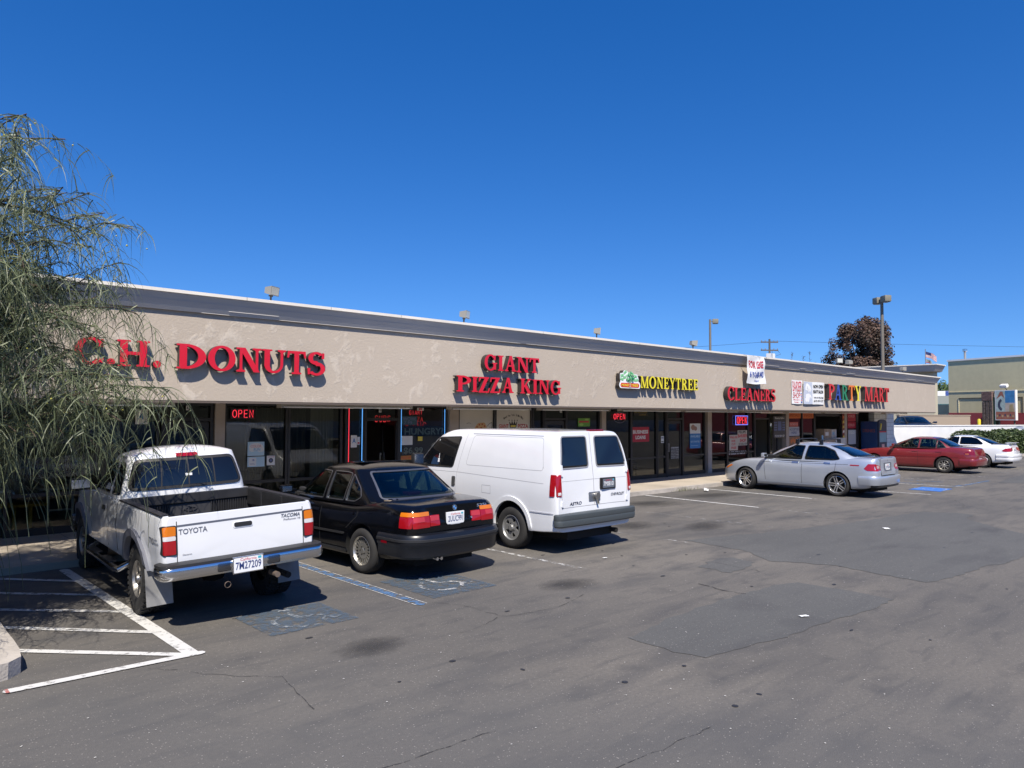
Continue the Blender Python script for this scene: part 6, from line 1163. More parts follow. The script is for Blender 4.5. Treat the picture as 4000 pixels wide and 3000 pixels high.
bm = B(); sweep(bm, upath(-1.08, .9, .5, .24, .05), [(-.02, .36), (.0, .42), (.012, .5), (.02, .56), (.0, .6), (-.1, .6), (-.1, .36)], 0, True); obj('rear_bumper', bm, PSILV, t, 40)
bm = B(); sweep(bm, upath(-1.07, .8, .2, .2, .04), [(-.1, .28), (-.01, .3), (-.0, .36), (-.1, .38)], 0, True); obj('diffuser', bm, BLK, t, 40)
bm = B(); badge(bm, bv, 'A', .02, .985, -.02, 1.03, .02); obj('round_badge', bm, CHR, t)
for x in (.55, 1.25):
    bm = B(); tube(bm, [(x, -.66, 1.52), (x, -.3, 1.545), (x, .3, 1.545), (x, .66, 1.52)], .014, 8); rk = obj('roof_bar', bm, BLK, t, 50)
    for s in (1, -1): bm = B(); vs = box(bm, (x-.05, s*.6-.035, 1.4), (x+.05, s*.6+.035, 1.545), bev=.015); bmesh.ops.transform(bm, matrix=M4.Translation((0, s*.62, 1.4))@M4.Rotation(R(s*12), 4, 'X')@M4.Translation((0, -s*.62, -1.4)), verts=bm.verts); obj('bar_foot', bm, BUMPB, rk, 40)
bm = B(); box(bm, (.53, .5, 1.54), (.57, .54, 1.66), bev=.01); obj('rack_clamp', bm, mat('clamp_blue', (.05, .1, .18), .5), t)
for v_ in ('L', 'Rt'): bm = B(); ribbons(bm, bv, [[(.42, .26), (2.3, .26)]], .05, .012, .03, (v_,)); obj('sill', bm, PSILV, t)
# ------------------------------------------------------------------ maroon and white saloons
t, bv, cv = sedan('parked_car', 'maroon four-door saloon parked in front of the white one', dict(
    loc=(33.0, 9.55, 0), rz=R(90), paint=PRED, xr=-1.06, xf=3.66, wb=2.62, Rw=.312, rr=.195, ra=.37, style='star9', rimm=mat('pale_alloy', (.6, .57, .5), .35, .8), tw=.205, zin=.99,
    top=[(-1.06, .95), (-1.0, .985), (-.6, 1.02), (-.3, 1.03), (.1, .97), (.4, .945), (1.6, .93), (2.1, .94), (2.4, .92), (3.2, .82), (3.66, .6)], bot=[(-1.06, .34), (-.6, .24), (.4, .2), (2.5, .2), (3.66, .25)],
    hw=[(-1.06, .66), (-1.03, .72), (-.92, .81), (-.5, .87), (.4, .885), (2.2, .88), (3.0, .84), (3.5, .68), (3.66, .5)], rearp=((.3, .04), (.5, 0), (.7, .02), (1.0, .1)), frontp=((.2, .04), (.6, 0), (1, .15)),
    lev=[(.95, -.42, 2.1, .8), (1.1, -.17, 1.8, .75), (1.26, .15, 1.45, .68), (1.35, .38, 1.2, .62)], zroof=1.4, p=4.6, bulge=(.06, .12),
    side=[rpoly([(1.9, .955), (.95, .965), (.92, 1.32), (1.22, 1.325)], .04), rpoly([(.88, .965), (.3, .97), (.28, 1.3), (.45, 1.325), (.86, 1.325)], .03), rpoly([(.26, .97), (-.06, .99), (.08, 1.15), (.26, 1.29)], .04)],
    rear=rpoly([(.66, 1.03), (-.66, 1.03), (-.53, 1.34), (.53, 1.34)], .05), front=rpoly([(.66, .99), (-.66, .99), (-.53, 1.335), (.53, 1.335)], .05), glass=CGL, seats=[(1.0, 1.12, .16), (.1, 1.06, 0)], seatm=INTD,
    panel_lines=[[(.93, .3), (.93, .95)], [(1.98, .32), (2.0, .9)], [(.35, .5), (.1, .75), (.08, .97)], [(-.5, .62), (3.0, .6)]], handles=[(1.05, .83), (.2, .84)]))
for s in (1, -1):
    v = 'L' if s > 0 else 'Rt'; bm = B(); ya, yb = sorted((s*.3, s*.74)); patch(bm, bv, [rrect(ya, .74, yb, .88, .03)], 'B', .008, .03, 0, .05); patch(bm, bv, [rpoly([(-1.0, .74), (-1.0, .88), (-.8, .88), (-.68, .8), (-.74, .745)], .02)], v, .008, .03, 0, .05); tl = obj('tail_light', bm, TLD, t, 50)
    bm = B(); patch(bm, bv, [rpoly([(-.86, .75), (-.86, .8), (-.74, .8), (-.74, .755)], .01)], v, .011, .01, 0, .05); obj('amber_lens', bm, mat('dull_amber', (.4, .1, .02), .2, coat=.5), tl)
bm = B(); patch(bm, bv, [rrect(-.3, .72, .3, .86, .02)], 'B', .006, .01, 0, .05); obj('rear_panel', bm, TLD, t); plate(t, bv, 0, .5, '4KLM871', PLT, .03)
bm = B(); sweep(bm, upath(-1.1, .87, .55, .22, .06), [(-.02, .32), (0, .36), (.015, .46), (.02, .54), (0, .58), (-.1, .58), (-.1, .32)], 0, True); obj('rear_bumper', bm, PRED, t, 40)
t, bv, cv = sedan('parked_car', 'white saloon with a boot spoiler and slanted red tail lamps beside the clipped hedge', dict(
    loc=(37.75, 9.45, 0), rz=R(90), paint=PWH2, xr=-1.06, xf=3.6, wb=2.7, Rw=.312, rr=.2, ra=.365, style='star9', tw=.205, zin=.99,
    top=[(-1.06, .97), (-1.0, 1.0), (-.6, 1.02), (-.3, 1.02), (.1, .97), (.4, .945), (1.6, .93), (2.1, .94), (2.4, .92), (3.2, .82), (3.6, .6)], bot=[(-1.06, .34), (-.6, .24), (.4, .2), (2.5, .2), (3.6, .25)],
    hw=[(-1.06, .68), (-1.03, .74), (-.92, .82), (-.5, .87), (.4, .885), (2.2, .88), (3.0, .84), (3.45, .68), (3.6, .5)], rearp=((.3, .04), (.5, 0), (.7, .02), (1.0, .1)), frontp=((.2, .04), (.6, 0), (1, .15)),
    lev=[(.95, -.55, 2.1, .8), (1.1, -.25, 1.8, .74), (1.26, .15, 1.4, .67), (1.34, .42, 1.15, .61)], zroof=1.39, p=4.4, bulge=(.07, .12),
    side=[rpoly([(1.85, .99), (.95, 1.0), (.92, 1.31), (1.2, 1.315)], .04), rpoly([(.88, 1.0), (.02, 1.01), (.0, 1.06), (.25, 1.26), (.5, 1.315), (.86, 1.315)], .05)],
    rear=rpoly([(.64, 1.03), (-.64, 1.03), (-.52, 1.33), (.52, 1.33)], .05), front=rpoly([(.66, .99), (-.66, .99), (-.52, 1.33), (.52, 1.33)], .05), glass=CGL2, seats=[(1.0, 1.1, .16)], panel_lines=[[(.93, .3), (.93, .95)], [(.35, .5), (.1, .75), (.08, .97)]], handles=[(1.05, .83), (.2, .84)]))
for s in (1, -1):
    v = 'L' if s > 0 else 'Rt'; bm = B(); P = [(s*.76, .86), (s*.3, .9), (s*.34, .78), (s*.76, .72)]; patch(bm, bv, [rpoly(P, .02)], 'B', .008, .03, 0, .05); patch(bm, bv, [rpoly([(-1.0, .72), (-1.0, .88), (-.85, .86), (-.72, .76), (-.8, .72)], .02)], v, .008, .03, 0, .05); obj('tail_light', bm, TLR, t, 50)
bm = B(); box(bm, (-1.03, -.62, 1.08), (-.8, .62, 1.1), bev=.008); box(bm, (-.95, .52, .98), (-.85, .58, 1.085)); box(bm, (-.95, -.58, .98), (-.85, -.52, 1.085)); obj('spoiler', bm, PWH2, t, 30)
bm = B(); sweep(bm, upath(-1.12, .875, .6, .22, .06), [(-.02, .32), (0, .36), (.015, .44), (.0, .47), (.02, .5), (.02, .58), (0, .62), (-.1, .62), (-.1, .32)], 0, True); obj('rear_bumper', bm, PWH2, t, 40)
plate(t, bv, 0, .78, '3PRT556', PLT, .02)
# dark car on the upper lot, facing the camera side
sedan('parked_car', 'dark blue car on the upper lot behind the white wall, facing this way', dict(
    loc=(50.0, 17.0, .82), rz=R(222), paint=PNAVY, xr=-1.0, xf=3.5, wb=2.6, Rw=.31, rr=.19, ra=.36, style='star9', tw=.2, zin=.98,
    top=[(-1.0, .95), (-.9, 1.0), (-.3, 1.02), (.2, .99), (2.0, .95), (2.4, .93), (3.1, .82), (3.5, .6)], bot=[(-1.0, .34), (-.6, .24), (2.5, .2), (3.5, .25)], hw=[(-1.0, .7), (-.92, .8), (-.5, .86), (.4, .875), (2.2, .87), (3.0, .84), (3.4, .68), (3.5, .5)],
    lev=[(.95, -.5, 2.1, .8), (1.1, -.25, 1.8, .75), (1.28, .1, 1.4, .68), (1.37, .35, 1.15, .62)], zroof=1.42, p=4.6,
    side=[rpoly([(1.85, .99), (.95, 1.0), (.92, 1.33), (1.2, 1.335)], .04), rpoly([(.88, 1.0), (.05, 1.02), (.25, 1.27), (.45, 1.33), (.86, 1.335)], .05)], rear=rpoly([(.64, 1.03), (-.64, 1.03), (-.52, 1.35), (.52, 1.35)], .05), front=rpoly([(.69, .99), (-.69, .99), (-.55, 1.35), (.55, 1.35)], .05), seats=[(1.0, 1.12, .16), (.1, 1.08, .1)], seatm=INTG))
# ------------------------------------------------------------------ vegetation
def leafmat(name, c1, c2, rough=.6, transl=.3, scale=1.2):
    m = mat(name, c1, rough); N, L = nodes(m); b = N['Principled BSDF']; tc = N.new('ShaderNodeTexCoord'); n = N.new('ShaderNodeTexNoise'); n.inputs['Scale'].default_value = scale; n.inputs['Detail'].default_value = 6
    L.new(tc.outputs['Object'], n.inputs[0]); gi = N.new('ShaderNodeNewGeometry'); ad = N.new('ShaderNodeMath'); ad.operation = 'MULTIPLY_ADD'; ad.inputs[1].default_value = .5; L.new(gi.outputs['Random Per Island'], ad.inputs[0]); L.new(n.outputs[0], ad.inputs[2])
    r = N.new('ShaderNodeMapRange'); r.inputs[1].default_value = .45; r.inputs[2].default_value = 1.05; L.new(ad.outputs[0], r.inputs[0])
    x = N.new('ShaderNodeMix'); x.data_type = 'RGBA'; x.inputs[6].default_value = (*c1, 1); x.inputs[7].default_value = (*c2, 1); L.new(r.outputs[0], x.inputs[0]); L.new(x.outputs[2], b.inputs['Base Color'])
    t = N.new('ShaderNodeBsdfTranslucent'); L.new(x.outputs[2], t.inputs[0]); mx = N.new('ShaderNodeMixShader'); mx.inputs[0].default_value = transl; L.new(b.outputs[0], mx.inputs[1]); L.new(t.outputs[0], mx.inputs[2]); L.new(mx.outputs[0], N['Material Output'].inputs[0]); return m
def pydata(name, vs, fs, m, parent=None, smooth=False):
    me = bpy.data.meshes.new(name); me.from_pydata(vs, [], fs); me.materials.append(m); me.update()
    if smooth: me.polygons.foreach_set('use_smooth', [True]*len(me.polygons))
    o = bpy.data.objects.new(name, me); COL.objects.link(o); o.parent = parent; return o
BARK = mat('bark', (.085, .06, .045), .9, noise=(5, .3), bump=(14, .6))
def weeping_tree():
    t = thing('weeping_tree', 'weeping tree with long drooping grey green leaves at the left edge', 'tree', (-.1, 9.15, .14)); rnd = random.Random(11); bm = B(); tips = []
    def limb(p, d, r, n, droop, wob=.12, st=.22):
        P = [V(p)]; Rr = [r]; d = V(d).normalized()
        for k in range(n):
            d = (d+V((rnd.uniform(-wob, wob), rnd.uniform(-wob, wob), rnd.uniform(-wob, wob)-droop))).normalized(); P.append(P[-1]+d*st); Rr.append(max(.006, r*(1-.85*(k+1)/n)))
        tube(bm, P, Rr, 7); return P
    tr = limb((0, 0, -.1), (.03, .05, 1), .14, 15, 0, .05, .245)
    for k in range(92):
        a = 2*pi*k*.382+rnd.uniform(-.3, .3); i = rnd.choice((4, 5, 6, 7, 8, 9, 10, 11, 12, 13, 13, 14, 14, 15, 15)); el = rnd.uniform(.25, 1.5); front = sin(a) < -.35 and cos(a) > .2
        st_ = .23; P = limb(tr[min(i, len(tr)-1)], (cos(a), sin(a), el), rnd.uniform(.03, .055), rnd.randint(4, 7) if front else rnd.randint(9, 13), .06)
        for j in range(2, len(P)):
            for q in range(2):
                a2 = a+rnd.uniform(-1.6, 1.6); tw = limb(P[j], (cos(a2), sin(a2), rnd.uniform(-.2, .9)), .009, rnd.randint(3, 5), .1, .2, .14); tips.append(tw)
    obj('trunk', bm, BARK, t, 60)
    vs, fs = [], []; fl = B()
    def blade(p, d, L, w, g):
        if p[2] < 1.32+.25*rnd.random(): return
        n = 5; p = V(p); d = V(d).normalized(); s = d.cross(V((rnd.uniform(-1, 1), rnd.uniform(-1, 1), .3))).normalized(); b0 = len(vs)
        for k in range(n+1):
            ww = w*(1-(k/n)**2.2)*.5+.0006; vs.append(p+s*ww); vs.append(p-s*ww)
            d = (d+V((0, 0, -g))).normalized(); p = p+d*L/n
        for k in range(n): a = b0+2*k; fs.append((a, a+1, a+3, a+2))
    cnt = 0
    for tw in tips:
        for k in range(1, len(tw)):
            for q in range(rnd.randint(7, 10)):
                a = rnd.uniform(0, 2*pi); d = V((cos(a)*.8, sin(a)*.8, rnd.uniform(-.1, .6))); blade(lerp(tw[k-1], tw[k], rnd.random()), d, rnd.uniform(.26, .55), rnd.uniform(.007, .012), rnd.uniform(.3, .6)); cnt += 1
        if rnd.random() < .75:   # long hanging shoots with alternate leaves
            p = tw[-1].copy(); d = (tw[-1]-tw[-2]).normalized(); P = [p]
            for k in range(rnd.randint(4, 9)): d = (d+V((rnd.uniform(-.08, .08), rnd.uniform(-.08, .08), -.35))).normalized(); p = p+d*.15; P.append(p)
            for k in range(1, len(P)):
                for q in range(3): a = rnd.uniform(0, 2*pi); blade(lerp(P[k-1], P[k], rnd.random()), (cos(a)*.7, sin(a)*.7, -.1), rnd.uniform(.22, .5), rnd.uniform(.006, .011), .5)
            b0 = len(vs)
            for k in range(len(P)): vs.extend((P[k]+V((.003, .002, 0)), P[k]-V((.003, .002, 0))))
            for k in range(len(P)-1): a = b0+2*k; fs.append((a, a+1, a+3, a+2))
    pydata('crown', vs, fs, leafmat('weeping_leaf', (.075, .098, .042), (.27, .3, .165), .45, .35), t)
    vs2, fs2 = [], []
    for tw in rnd.sample(tips, min(240, len(tips))):
        for q in range(3):
            c = tw[-1]+V((rnd.gauss(0, .08), rnd.gauss(0, .08), rnd.uniform(-.3, 0))); b0 = len(vs2); s = rnd.uniform(.008, .014)
            vs2.extend(c+V(o)*s for o in ((1, 0, 0), (-1, 0, 0), (0, 1, 0), (0, -1, 0), (0, 0, 1), (0, 0, -1))); fs2.extend(tuple(b0+i for i in f) for f in ((0, 2, 4), (2, 1, 4), (1, 3, 4), (3, 0, 4), (2, 0, 5), (1, 2, 5), (3, 1, 5), (0, 3, 5)))
    pydata('flowers', vs2, fs2, mat('flower_yellow', (.45, .42, .08), .8), t); return t
weeping_tree()
def leaf_cloud(vs, fs, blobs, n, size, rnd, shell=.35):
    tot = sum(b[3]*b[4]*b[5] for b in blobs)
    for (x, y, z, rx, ry, rz) in blobs:
        for k in range(int(n*rx*ry*rz/tot)):
            d = V((rnd.gauss(0, 1), rnd.gauss(0, 1), rnd.gauss(0, 1))).normalized(); r = shell+(1-shell)*rnd.random()**.6; r *= 1+rnd.gauss(0, .07); c = V((x+d.x*rx*r, y+d.y*ry*r, z+d.z*rz*r))
            nrm = (d+V((rnd.gauss(0, .6), rnd.gauss(0, .6), rnd.gauss(0, .6)+.3))).normalized(); a = nrm.cross(V((rnd.random(), rnd.random(), rnd.random()))).normalized(); b = nrm.cross(a); s = size*rnd.uniform(.6, 1.3); b0 = len(vs)
            vs.extend((c-a*s*.5, c+b*s*.28, c+a*s*.5, c-b*s*.28)); fs.append((b0, b0+1, b0+2, b0+3))
def tree(label, loc, H, blobs, n, size, m, trunk_r=.25, seed=1, group=None, limbs=7):
    t = thing('tree', label, 'tree', loc, 0, group); rnd = random.Random(seed); bm = B()
    tube(bm, [(0, 0, -.2), (.05, 0, H*.2), (0, .1, H*.45)], [trunk_r, trunk_r*.75, trunk_r*.5], 9)
    for k in range(limbs): b = rnd.choice(blobs); tube(bm, [(0, 0, H*rnd.uniform(.18, .4)), (b[0]*.5, b[1]*.5, b[2]*.75), (b[0], b[1], b[2])], [trunk_r*.45, trunk_r*.25, .03], 6)
    obj('trunk', bm, BARK, t, 60); vs, fs = [], []; leaf_cloud(vs, fs, blobs, n, size, rnd); pydata('crown', vs, fs, m, t); return t
rb = random.Random(21); BL = []
for k in range(120):     # dense domed outline of many small clumps
    a = rb.uniform(0, 2*pi); v = rb.random(); z = 5.2+7.0*v; R_ = 3.7*math.sqrt(max(0, 1-(max(0, v-.35)/.68)**2))*(.86 if v < .12 else 1); r = R_*rb.uniform(.45, 1.0); s = rb.uniform(.55, 1.0)
    BL.append((r*cos(a), r*sin(a), z+rb.uniform(-.3, .3), s, s, s*rb.uniform(.8, 1.3)))
tree('broad brown and dark leaved tree rising behind the right end of the roof', (87.4, 34.5, .8), 13, BL, 26000, .3, leafmat('brown_leaf', (.035, .03, .02), (.15, .085, .06), .7, .15, .5), .35, 4)
tree('bright green tree beyond the narrow gap beside the olive building', (121, 35.8, .8), 7, [(0, 0, 4.8, 2.2, 2.2, 1.6), (-1.8, 1, 4.2, 1.5, 1.5, 1.3), (1.7, -.8, 4.4, 1.5, 1.6, 1.4), (.4, .3, 5.9, 1.2, 1.2, .9)], 2200, .38, leafmat('green_leaf', (.04, .08, .02), (.14, .2, .05), .6, .3, .5), .25, 5)
hd = thing('hedge', 'clipped dark green hedge along the white wall at the right edge', 'hedge', (51.8, 10.9, 0), math.atan2(-.28, .96)); vs, fs = [], []; rh = random.Random(6)
for k in range(15000):
    f = rh.random(); x = rh.uniform(-6.3, 6.3); bump = .12*sin(x*2.1)+.08*sin(x*5.3+1)
    if f < .5: y, z = -.62+rh.gauss(0, .05), rh.uniform(.05, 1.2+bump)
    elif f < .9: y, z = rh.uniform(-.65, .65), 1.2+bump+abs(rh.gauss(0, .06))
    else: x, y, z = -6.3+rh.gauss(0, .06), rh.uniform(-.6, .6), rh.uniform(.05, 1.2)
    c = V((x, y, z)); nrm = V((rh.gauss(0, .7), rh.gauss(0, .7)-.4, rh.gauss(0, .5)+.5)).normalized(); a = nrm.cross(V((rh.random(), rh.random(), 1))).normalized(); b = nrm.cross(a); s = rh.uniform(.05, .11); b0 = len(vs); vs.extend((c-a*s, c+b*s*.5, c+a*s, c-b*s*.5)); fs.append((b0, b0+1, b0+2, b0+3))
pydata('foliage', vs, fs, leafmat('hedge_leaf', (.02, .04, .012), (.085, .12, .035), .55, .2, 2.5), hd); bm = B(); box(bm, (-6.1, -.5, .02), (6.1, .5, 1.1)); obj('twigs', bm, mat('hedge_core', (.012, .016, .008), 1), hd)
bm = B(); box(bm, (-6.6, -.92, 0), (6.6, -.78, .14)); o = struct('kerb', bm, KERB); o.location = (51.8, 10.9, 0); o.rotation_euler = (0, 0, math.atan2(-.28, .96))
gt = thing('grass_tuft', 'dry green weed tuft growing at the chipped kerb', 'weed', (18.7, 12.42, 0)); vs, fs = [], []
for k in range(70): a = rb.uniform(0, 2*pi); c = V((rb.gauss(0, .3), rb.gauss(0, .05), 0)); l = rb.uniform(.05, .16); e = c+V((cos(a)*l*.7, sin(a)*l*.7, l)); s = V((-sin(a), cos(a), 0))*.006; b0 = len(vs); vs.extend((c-s, c+s, e)); fs.append((b0, b0+1, b0+2))
pydata('blades', vs, fs, mat('weed', (.13, .14, .05), .8), gt)
ds = [('seed_stalk', 27.5, 14.5, 4.9), ('seed_stalk', 29.4, 15, 5.1), ('seed_stalk', 31.2, 15.2, 5.3), ('seed_stalk', 33.5, 16, 5.0), ('seed_stalk', 35.3, 16.4, 5.3), ('seed_stalk', 36.8, 17, 4.9), ('seed_stalk', 38.5, 17.6, 4.95)]
ds = [(x, 30.0, z) for x, z in ((61.5, 7.6), (62.6, 6.9), (63.6, 7.4), (64.9, 7.9), (66.0, 7.0), (67.2, 7.5), (68.4, 7.8), (69.8, 6.9))]
WHERE = ['next to the utility pole', 'short, second from the utility pole', 'third from the utility pole', 'the tallest, in the middle of the row', 'short, right of the tallest', 'third from the brown tree', 'second from the brown tree', 'closest to the brown tree']
for (x, y, z), w in zip(ds, WHERE):
    t = thing('seed_stalk', 'thin dry flower stalk showing above the roof, '+w, 'plant', (x, y, .8), 0, 'dry stalks above the roof'); bm = B(); h = z-.8; tube(bm, [(0, 0, 0), (.05, 0, h*.6), (.02, .03, h)], [.03, .022, .012], 5)
    for k in range(7): a = rb.uniform(0, 6); q = h*rb.uniform(.75, 1); tube(bm, [(.02, 0, q), (.02+cos(a)*.18, sin(a)*.18, q+.12)], .012, 4)
    obj('stem', bm, mat('dry_stalk', (.09, .08, .06), .9), t); vs, fs = [], []; leaf_cloud(vs, fs, [(.02, 0, h, .16, .16, .2), (.1, 0, h*.86, .14, .14, .14)], 36, .09, rb); pydata('seed_head', vs, fs, MATS['dry_stalk'], t)
# ------------------------------------------------------------------ upper lot, walls and buildings to the right
struct('upper_lot', slab([(42.75, 15.5), (60, 10.55), (78, 5.5), (190, 5.5), (190, 120), (-60, 120), (-60, 28.2), (42.2, 28.2), (42.2, 15.66)], .02, .82), mat('upper_asphalt', (.12, .11, .1), .9, noise=(1, .2)))
WW = mat('white_wall_paint', (.72, .72, .71), .8, noise=(1.4, .08), bump=(30, .15))
ww = thing('white_wall', 'low white painted block wall behind the maroon and white cars', 'wall', (42.3, 15.42, 0), math.atan2(-5.1, 17.6)); bm = B(); box(bm, (0, -.1, 0), (26, .1, 1.66)); obj('blockwork', bm, WW, ww)
bm = B(); box(bm, (-.02, -.13, 1.6605), (26, .13, 1.72)); obj('coping', bm, WHITEP, ww)
bm = B()
for P in ([(11.6, 1.0), (11.9, 1.45), (12.4, 1.58), (12.9, 1.5), (13.2, 1.1)], [(12.2, 1.0), (12.4, 1.3), (12.8, 1.36), (13.0, 1.05)], [(13.5, 1.2), (13.9, 1.55), (14.4, 1.2)]): add2d(bm, shape2d(stroke(P, .16)), lambda u, v, d: (u, -.102-d, v), .001, None)
obj('graffiti', bm, mat('graffiti_blue_grey', (.3, .34, .42), .7), ww)
OL = mat('olive_stucco', (.62, .55, .33), .9, noise=(2.5, .06), bump=(30, .2)); OLD = mat('olive_trim', (.12, .11, .08), .8); MAR = mat('maroon_wainscot', (.3, .05, .06), .8, noise=(2, .1)); OLL = mat('olive_pale', (.72, .66, .46), .9)
ob = thing('olive_building', 'olive stucco building with a maroon base and a pale roof edge', 'building', (72, 20.9, .82), math.atan2(-.93, -.36))
bm = B(); box(bm, (0, 0, 1.71), (34, 22, 6.2)); obj('wall', bm, OL, ob); bm = B(); box(bm, (-.03, -.03, -.1), (34.03, 22, 1.71)); obj('wainscot', bm, MAR, ob)
bm = B(); box(bm, (-.08, -.08, 6.2), (34.08, 22.08, 6.34)); obj('roof_edge', bm, WHITEP, ob)
bm = B(); box(bm, (-.02, -.04, 3.49), (34, 0, 3.53)); box(bm, (.9, -.035, 1.72), (.95, 0, 2.98)); obj('moulding', bm, OLL, ob)
bm = B(); box(bm, (.95, -.05, 2.93), (6.4, -.001, 3.0)); box(bm, (6.34, -.045, 1.72), (6.4, -.001, 2.93)); obj('shadow_groove', bm, OLD, ob)
bm = B(); box(bm, (-4.5, 2.4, -.1), (-.001, 10, 2.5)); obj('annex', bm, OL, ob); bm = B(); box(bm, (-4.53, 2.37, -.1), (-.0012, 10, 1.2)); obj('annex_wainscot', bm, MAR, ob)
def onob(name, label, cat, s, d=0., z=.82):       # a thing standing s metres along the face and d metres out from it
    u = V((-.361, -.9326)); n = V((-.9326, .361)); return thing(name, label, cat, (72+u.x*s+n.x*d, 20.9+u.y*s+n.y*d, z), math.atan2(-.93, -.36))
mb = onob('mural_board', 'upright painted board with blue sky, tan and brick red panels before the olive wall', 'board', 5.85, 1.2)
bm = B(); box(bm, (-.82, -.12, 1.12), (.82, .12, 3.52)); obj('panel', bm, WHITEP, mb)
bm = B(); C2 = [mat(n, c, .7, noise=(4, .25)) for n, c in (('mural_blue', (.06, .25, .5)), ('mural_pale', (.45, .55, .5)), ('mural_tan', (.5, .38, .2)), ('mural_brick', (.38, .14, .09)), ('mural_dark', (.06, .07, .1)), ('mural_cream', (.6, .5, .4)))]
for mi, P in ((1, rc(-.76, 1.8, .0, 3.46)), (0, rc(.0, 2.5, .76, 3.46)), (5, rc(.0, 1.8, .76, 2.5)), (3, rc(-.76, 1.18, .76, 1.8))): add2d(bm, shape2d([P]), lambda u, v, d: (u, -.121-d, v), .002, None, mi)
add2d(bm, shape2d([[(.3, 1.8), (.72, 1.8), (.6, 2.4), (.35, 2.35)]]), lambda u, v, d: (u, -.121-d, v), .004, None, 2); add2d(bm, shape2d(ring(-.1, 2.35, .5, .55, .2, .2, 120, 245, 14)), lambda u, v, d: (u, -.121-d, v), .004, None, 4); add2d(bm, shape2d([[(-.7, 2.8), (-.4, 3.4), (-.2, 3.4), (-.05, 2.85), (-.3, 3.1)]]), lambda u, v, d: (u, -.121-d, v), .004, None, 3)
for k in range(7): add2d(bm, shape2d([ell(-.65+k*.21, 1.45+.08*(k % 2), .07, .1, 8)]), lambda u, v, d: (u, -.121-d, v), .004, None, 4 if k % 2 else 2)
obj('painting', bm, C2, mb)
for x in (-.6, .6): bm = B(); tube(bm, [(x, .05, 0), (x, .05, 1.12)], .06, 8); obj('post', bm, OLD, mb)
bm = B(); box(bm, (-1.16, -.12, .2), (-.84, .5, 2.95)); obj('green_cheek', bm, mat('dark_green_panel', (.012, .045, .03), .6), mb)
ms = onob('stone_monument', 'narrow speckled stone monument of three columns under a square block, left of the mural board', 'monument', 4.45, 1.3); ST = mat('speckled_stone', (.13, .1, .085), .8, noise=(9, .6), bump=(20, .5))
for x in (-.3, 0, .3): bm = B(); box(bm, (x-.12, -.15, 0), (x+.12, .15, 2.62), bev=.02); obj('column', bm, ST, ms)
bm = B(); box(bm, (-.46, -.16, 2.68), (.4, .16, 3.42), bev=.02); obj('block', bm, mat('brown_stone', (.16, .1, .085), .8, noise=(7, .5)), ms); bm = B(); box(bm, (-.4, -.1, 2.62), (.4, .1, 2.68)); box(bm, (-.45, .0, 0), (.45, .1, 2.6)); obj('backing', bm, OLD, ms)
wl = onob('wall_light', 'small wall flood light on an arm above the mural board', 'light', 5.2, 0, 4.25); bm = B(); tube(bm, [(.0, 0, 0), (.1, -.5, .35)], .03, 6); obj('arm', bm, OLD, wl); bm = B(); vs_ = box(bm, (-.28, -.16, -.13), (.28, .16, .13), bev=.05); bmesh.ops.transform(bm, matrix=M4.Translation((.1, -.6, .45))@M4.Rotation(R(25), 4, 'X'), verts=bm.verts); obj('head', bm, WHITEM, wl)
bo = onob('bollard', 'yellow safety bollard before the stone monument', 'bollard', 4.0, 1.8); bm = B(); lathe(bm, [(0, 1.22), (.09, 1.2), (.13, 1.12), (.13, 0)], 14); obj('post', bm, mat('safety_yellow', (.65, .52, .03), .5), bo, 40)
pb = onob('phone_box', 'black wall box on the maroon base of the olive building', 'box', .85, 0); bm = B(); box(bm, (-.35, -.3, .62), (.35, -.031, 1.3), bev=.04); obj('hood', bm, BACK, pb); bm = B(); box(bm, (-.2, -.32, .75), (.2, -.301, 1.05)); obj('face_plate', bm, OLD, pb); bm = B(); box(bm, (-.1, -.2, 0), (.1, -.05, .62)); obj('stand', bm, BACK, pb)
vp = onob('vent_pipe', 'short roof vent pipe on the olive building', 'vent', .7, -1.2, 7.15); bm = B(); tube(bm, [(0, 0, 0), (0, 0, .75)], .09, 10); obj('pipe', bm, mat('pipe_grey', (.25, .25, .25), .5), vp, 40); bm = B(); box(bm, (-.14, -.14, .75), (.14, .14, .98), bev=.03); obj('cap', bm, CHR, vp)
wb_ = thing('rear_wing', 'further wing of the shops with a flared grey metal eave behind the roof', 'building', (60, 18.4, .82)); bm = B(); box(bm, (.7, .2, 0), (1.5, 24, 4.72)); obj('wall', bm, mat('cream_stucco', (.5, .46, .34), .9), wb_)
bm = B(); rows = [[bm.verts.new(p) for p in ((1.7, -o, z), (-o, -o, z), (-o, 24, z))] for o, z in ((-.05, 4.75), (.06, 4.75), (.3, 5.2), (-.1, 5.2))]
for a, b in zip(rows, rows[1:]):
    for k in range(2): face(bm, [a[k], a[k+1], b[k+1], b[k]])
box(bm, (.05, .05, 4.72), (1.7, 24, 4.76)); fixn(bm); obj('eave_band', bm, METAL, wb_); bm = B(); box(bm, (-.33, -.33, 5.2), (1.75, .3, 5.27)); box(bm, (-.33, .3, 5.2), (1.75, 24, 5.2698)); obj('roof_edge', bm, CAP, wb_)
fb = thing('far_shop', 'low far building with a teal fascia seen through the gap beside the strip', 'building', (105.5, 31.5, .82), R(17)); bm = B(); box(bm, (-6, 0, 0), (6, 8, 2.3)); obj('wall', bm, mat('far_wall', (.04, .04, .045), .8), fb); bm = B(); box(bm, (-6.6, -1.0, 2.9), (6.6, 8.6, 3.9)); obj('fascia', bm, mat('far_fascia', (.32, .34, .31), .8), fb); bm = B(); box(bm, (-6.65, -1.05, 2.3), (6.65, 8.6, 2.9)); obj('teal_band', bm, mat('far_teal', (.03, .16, .17), .7), fb)
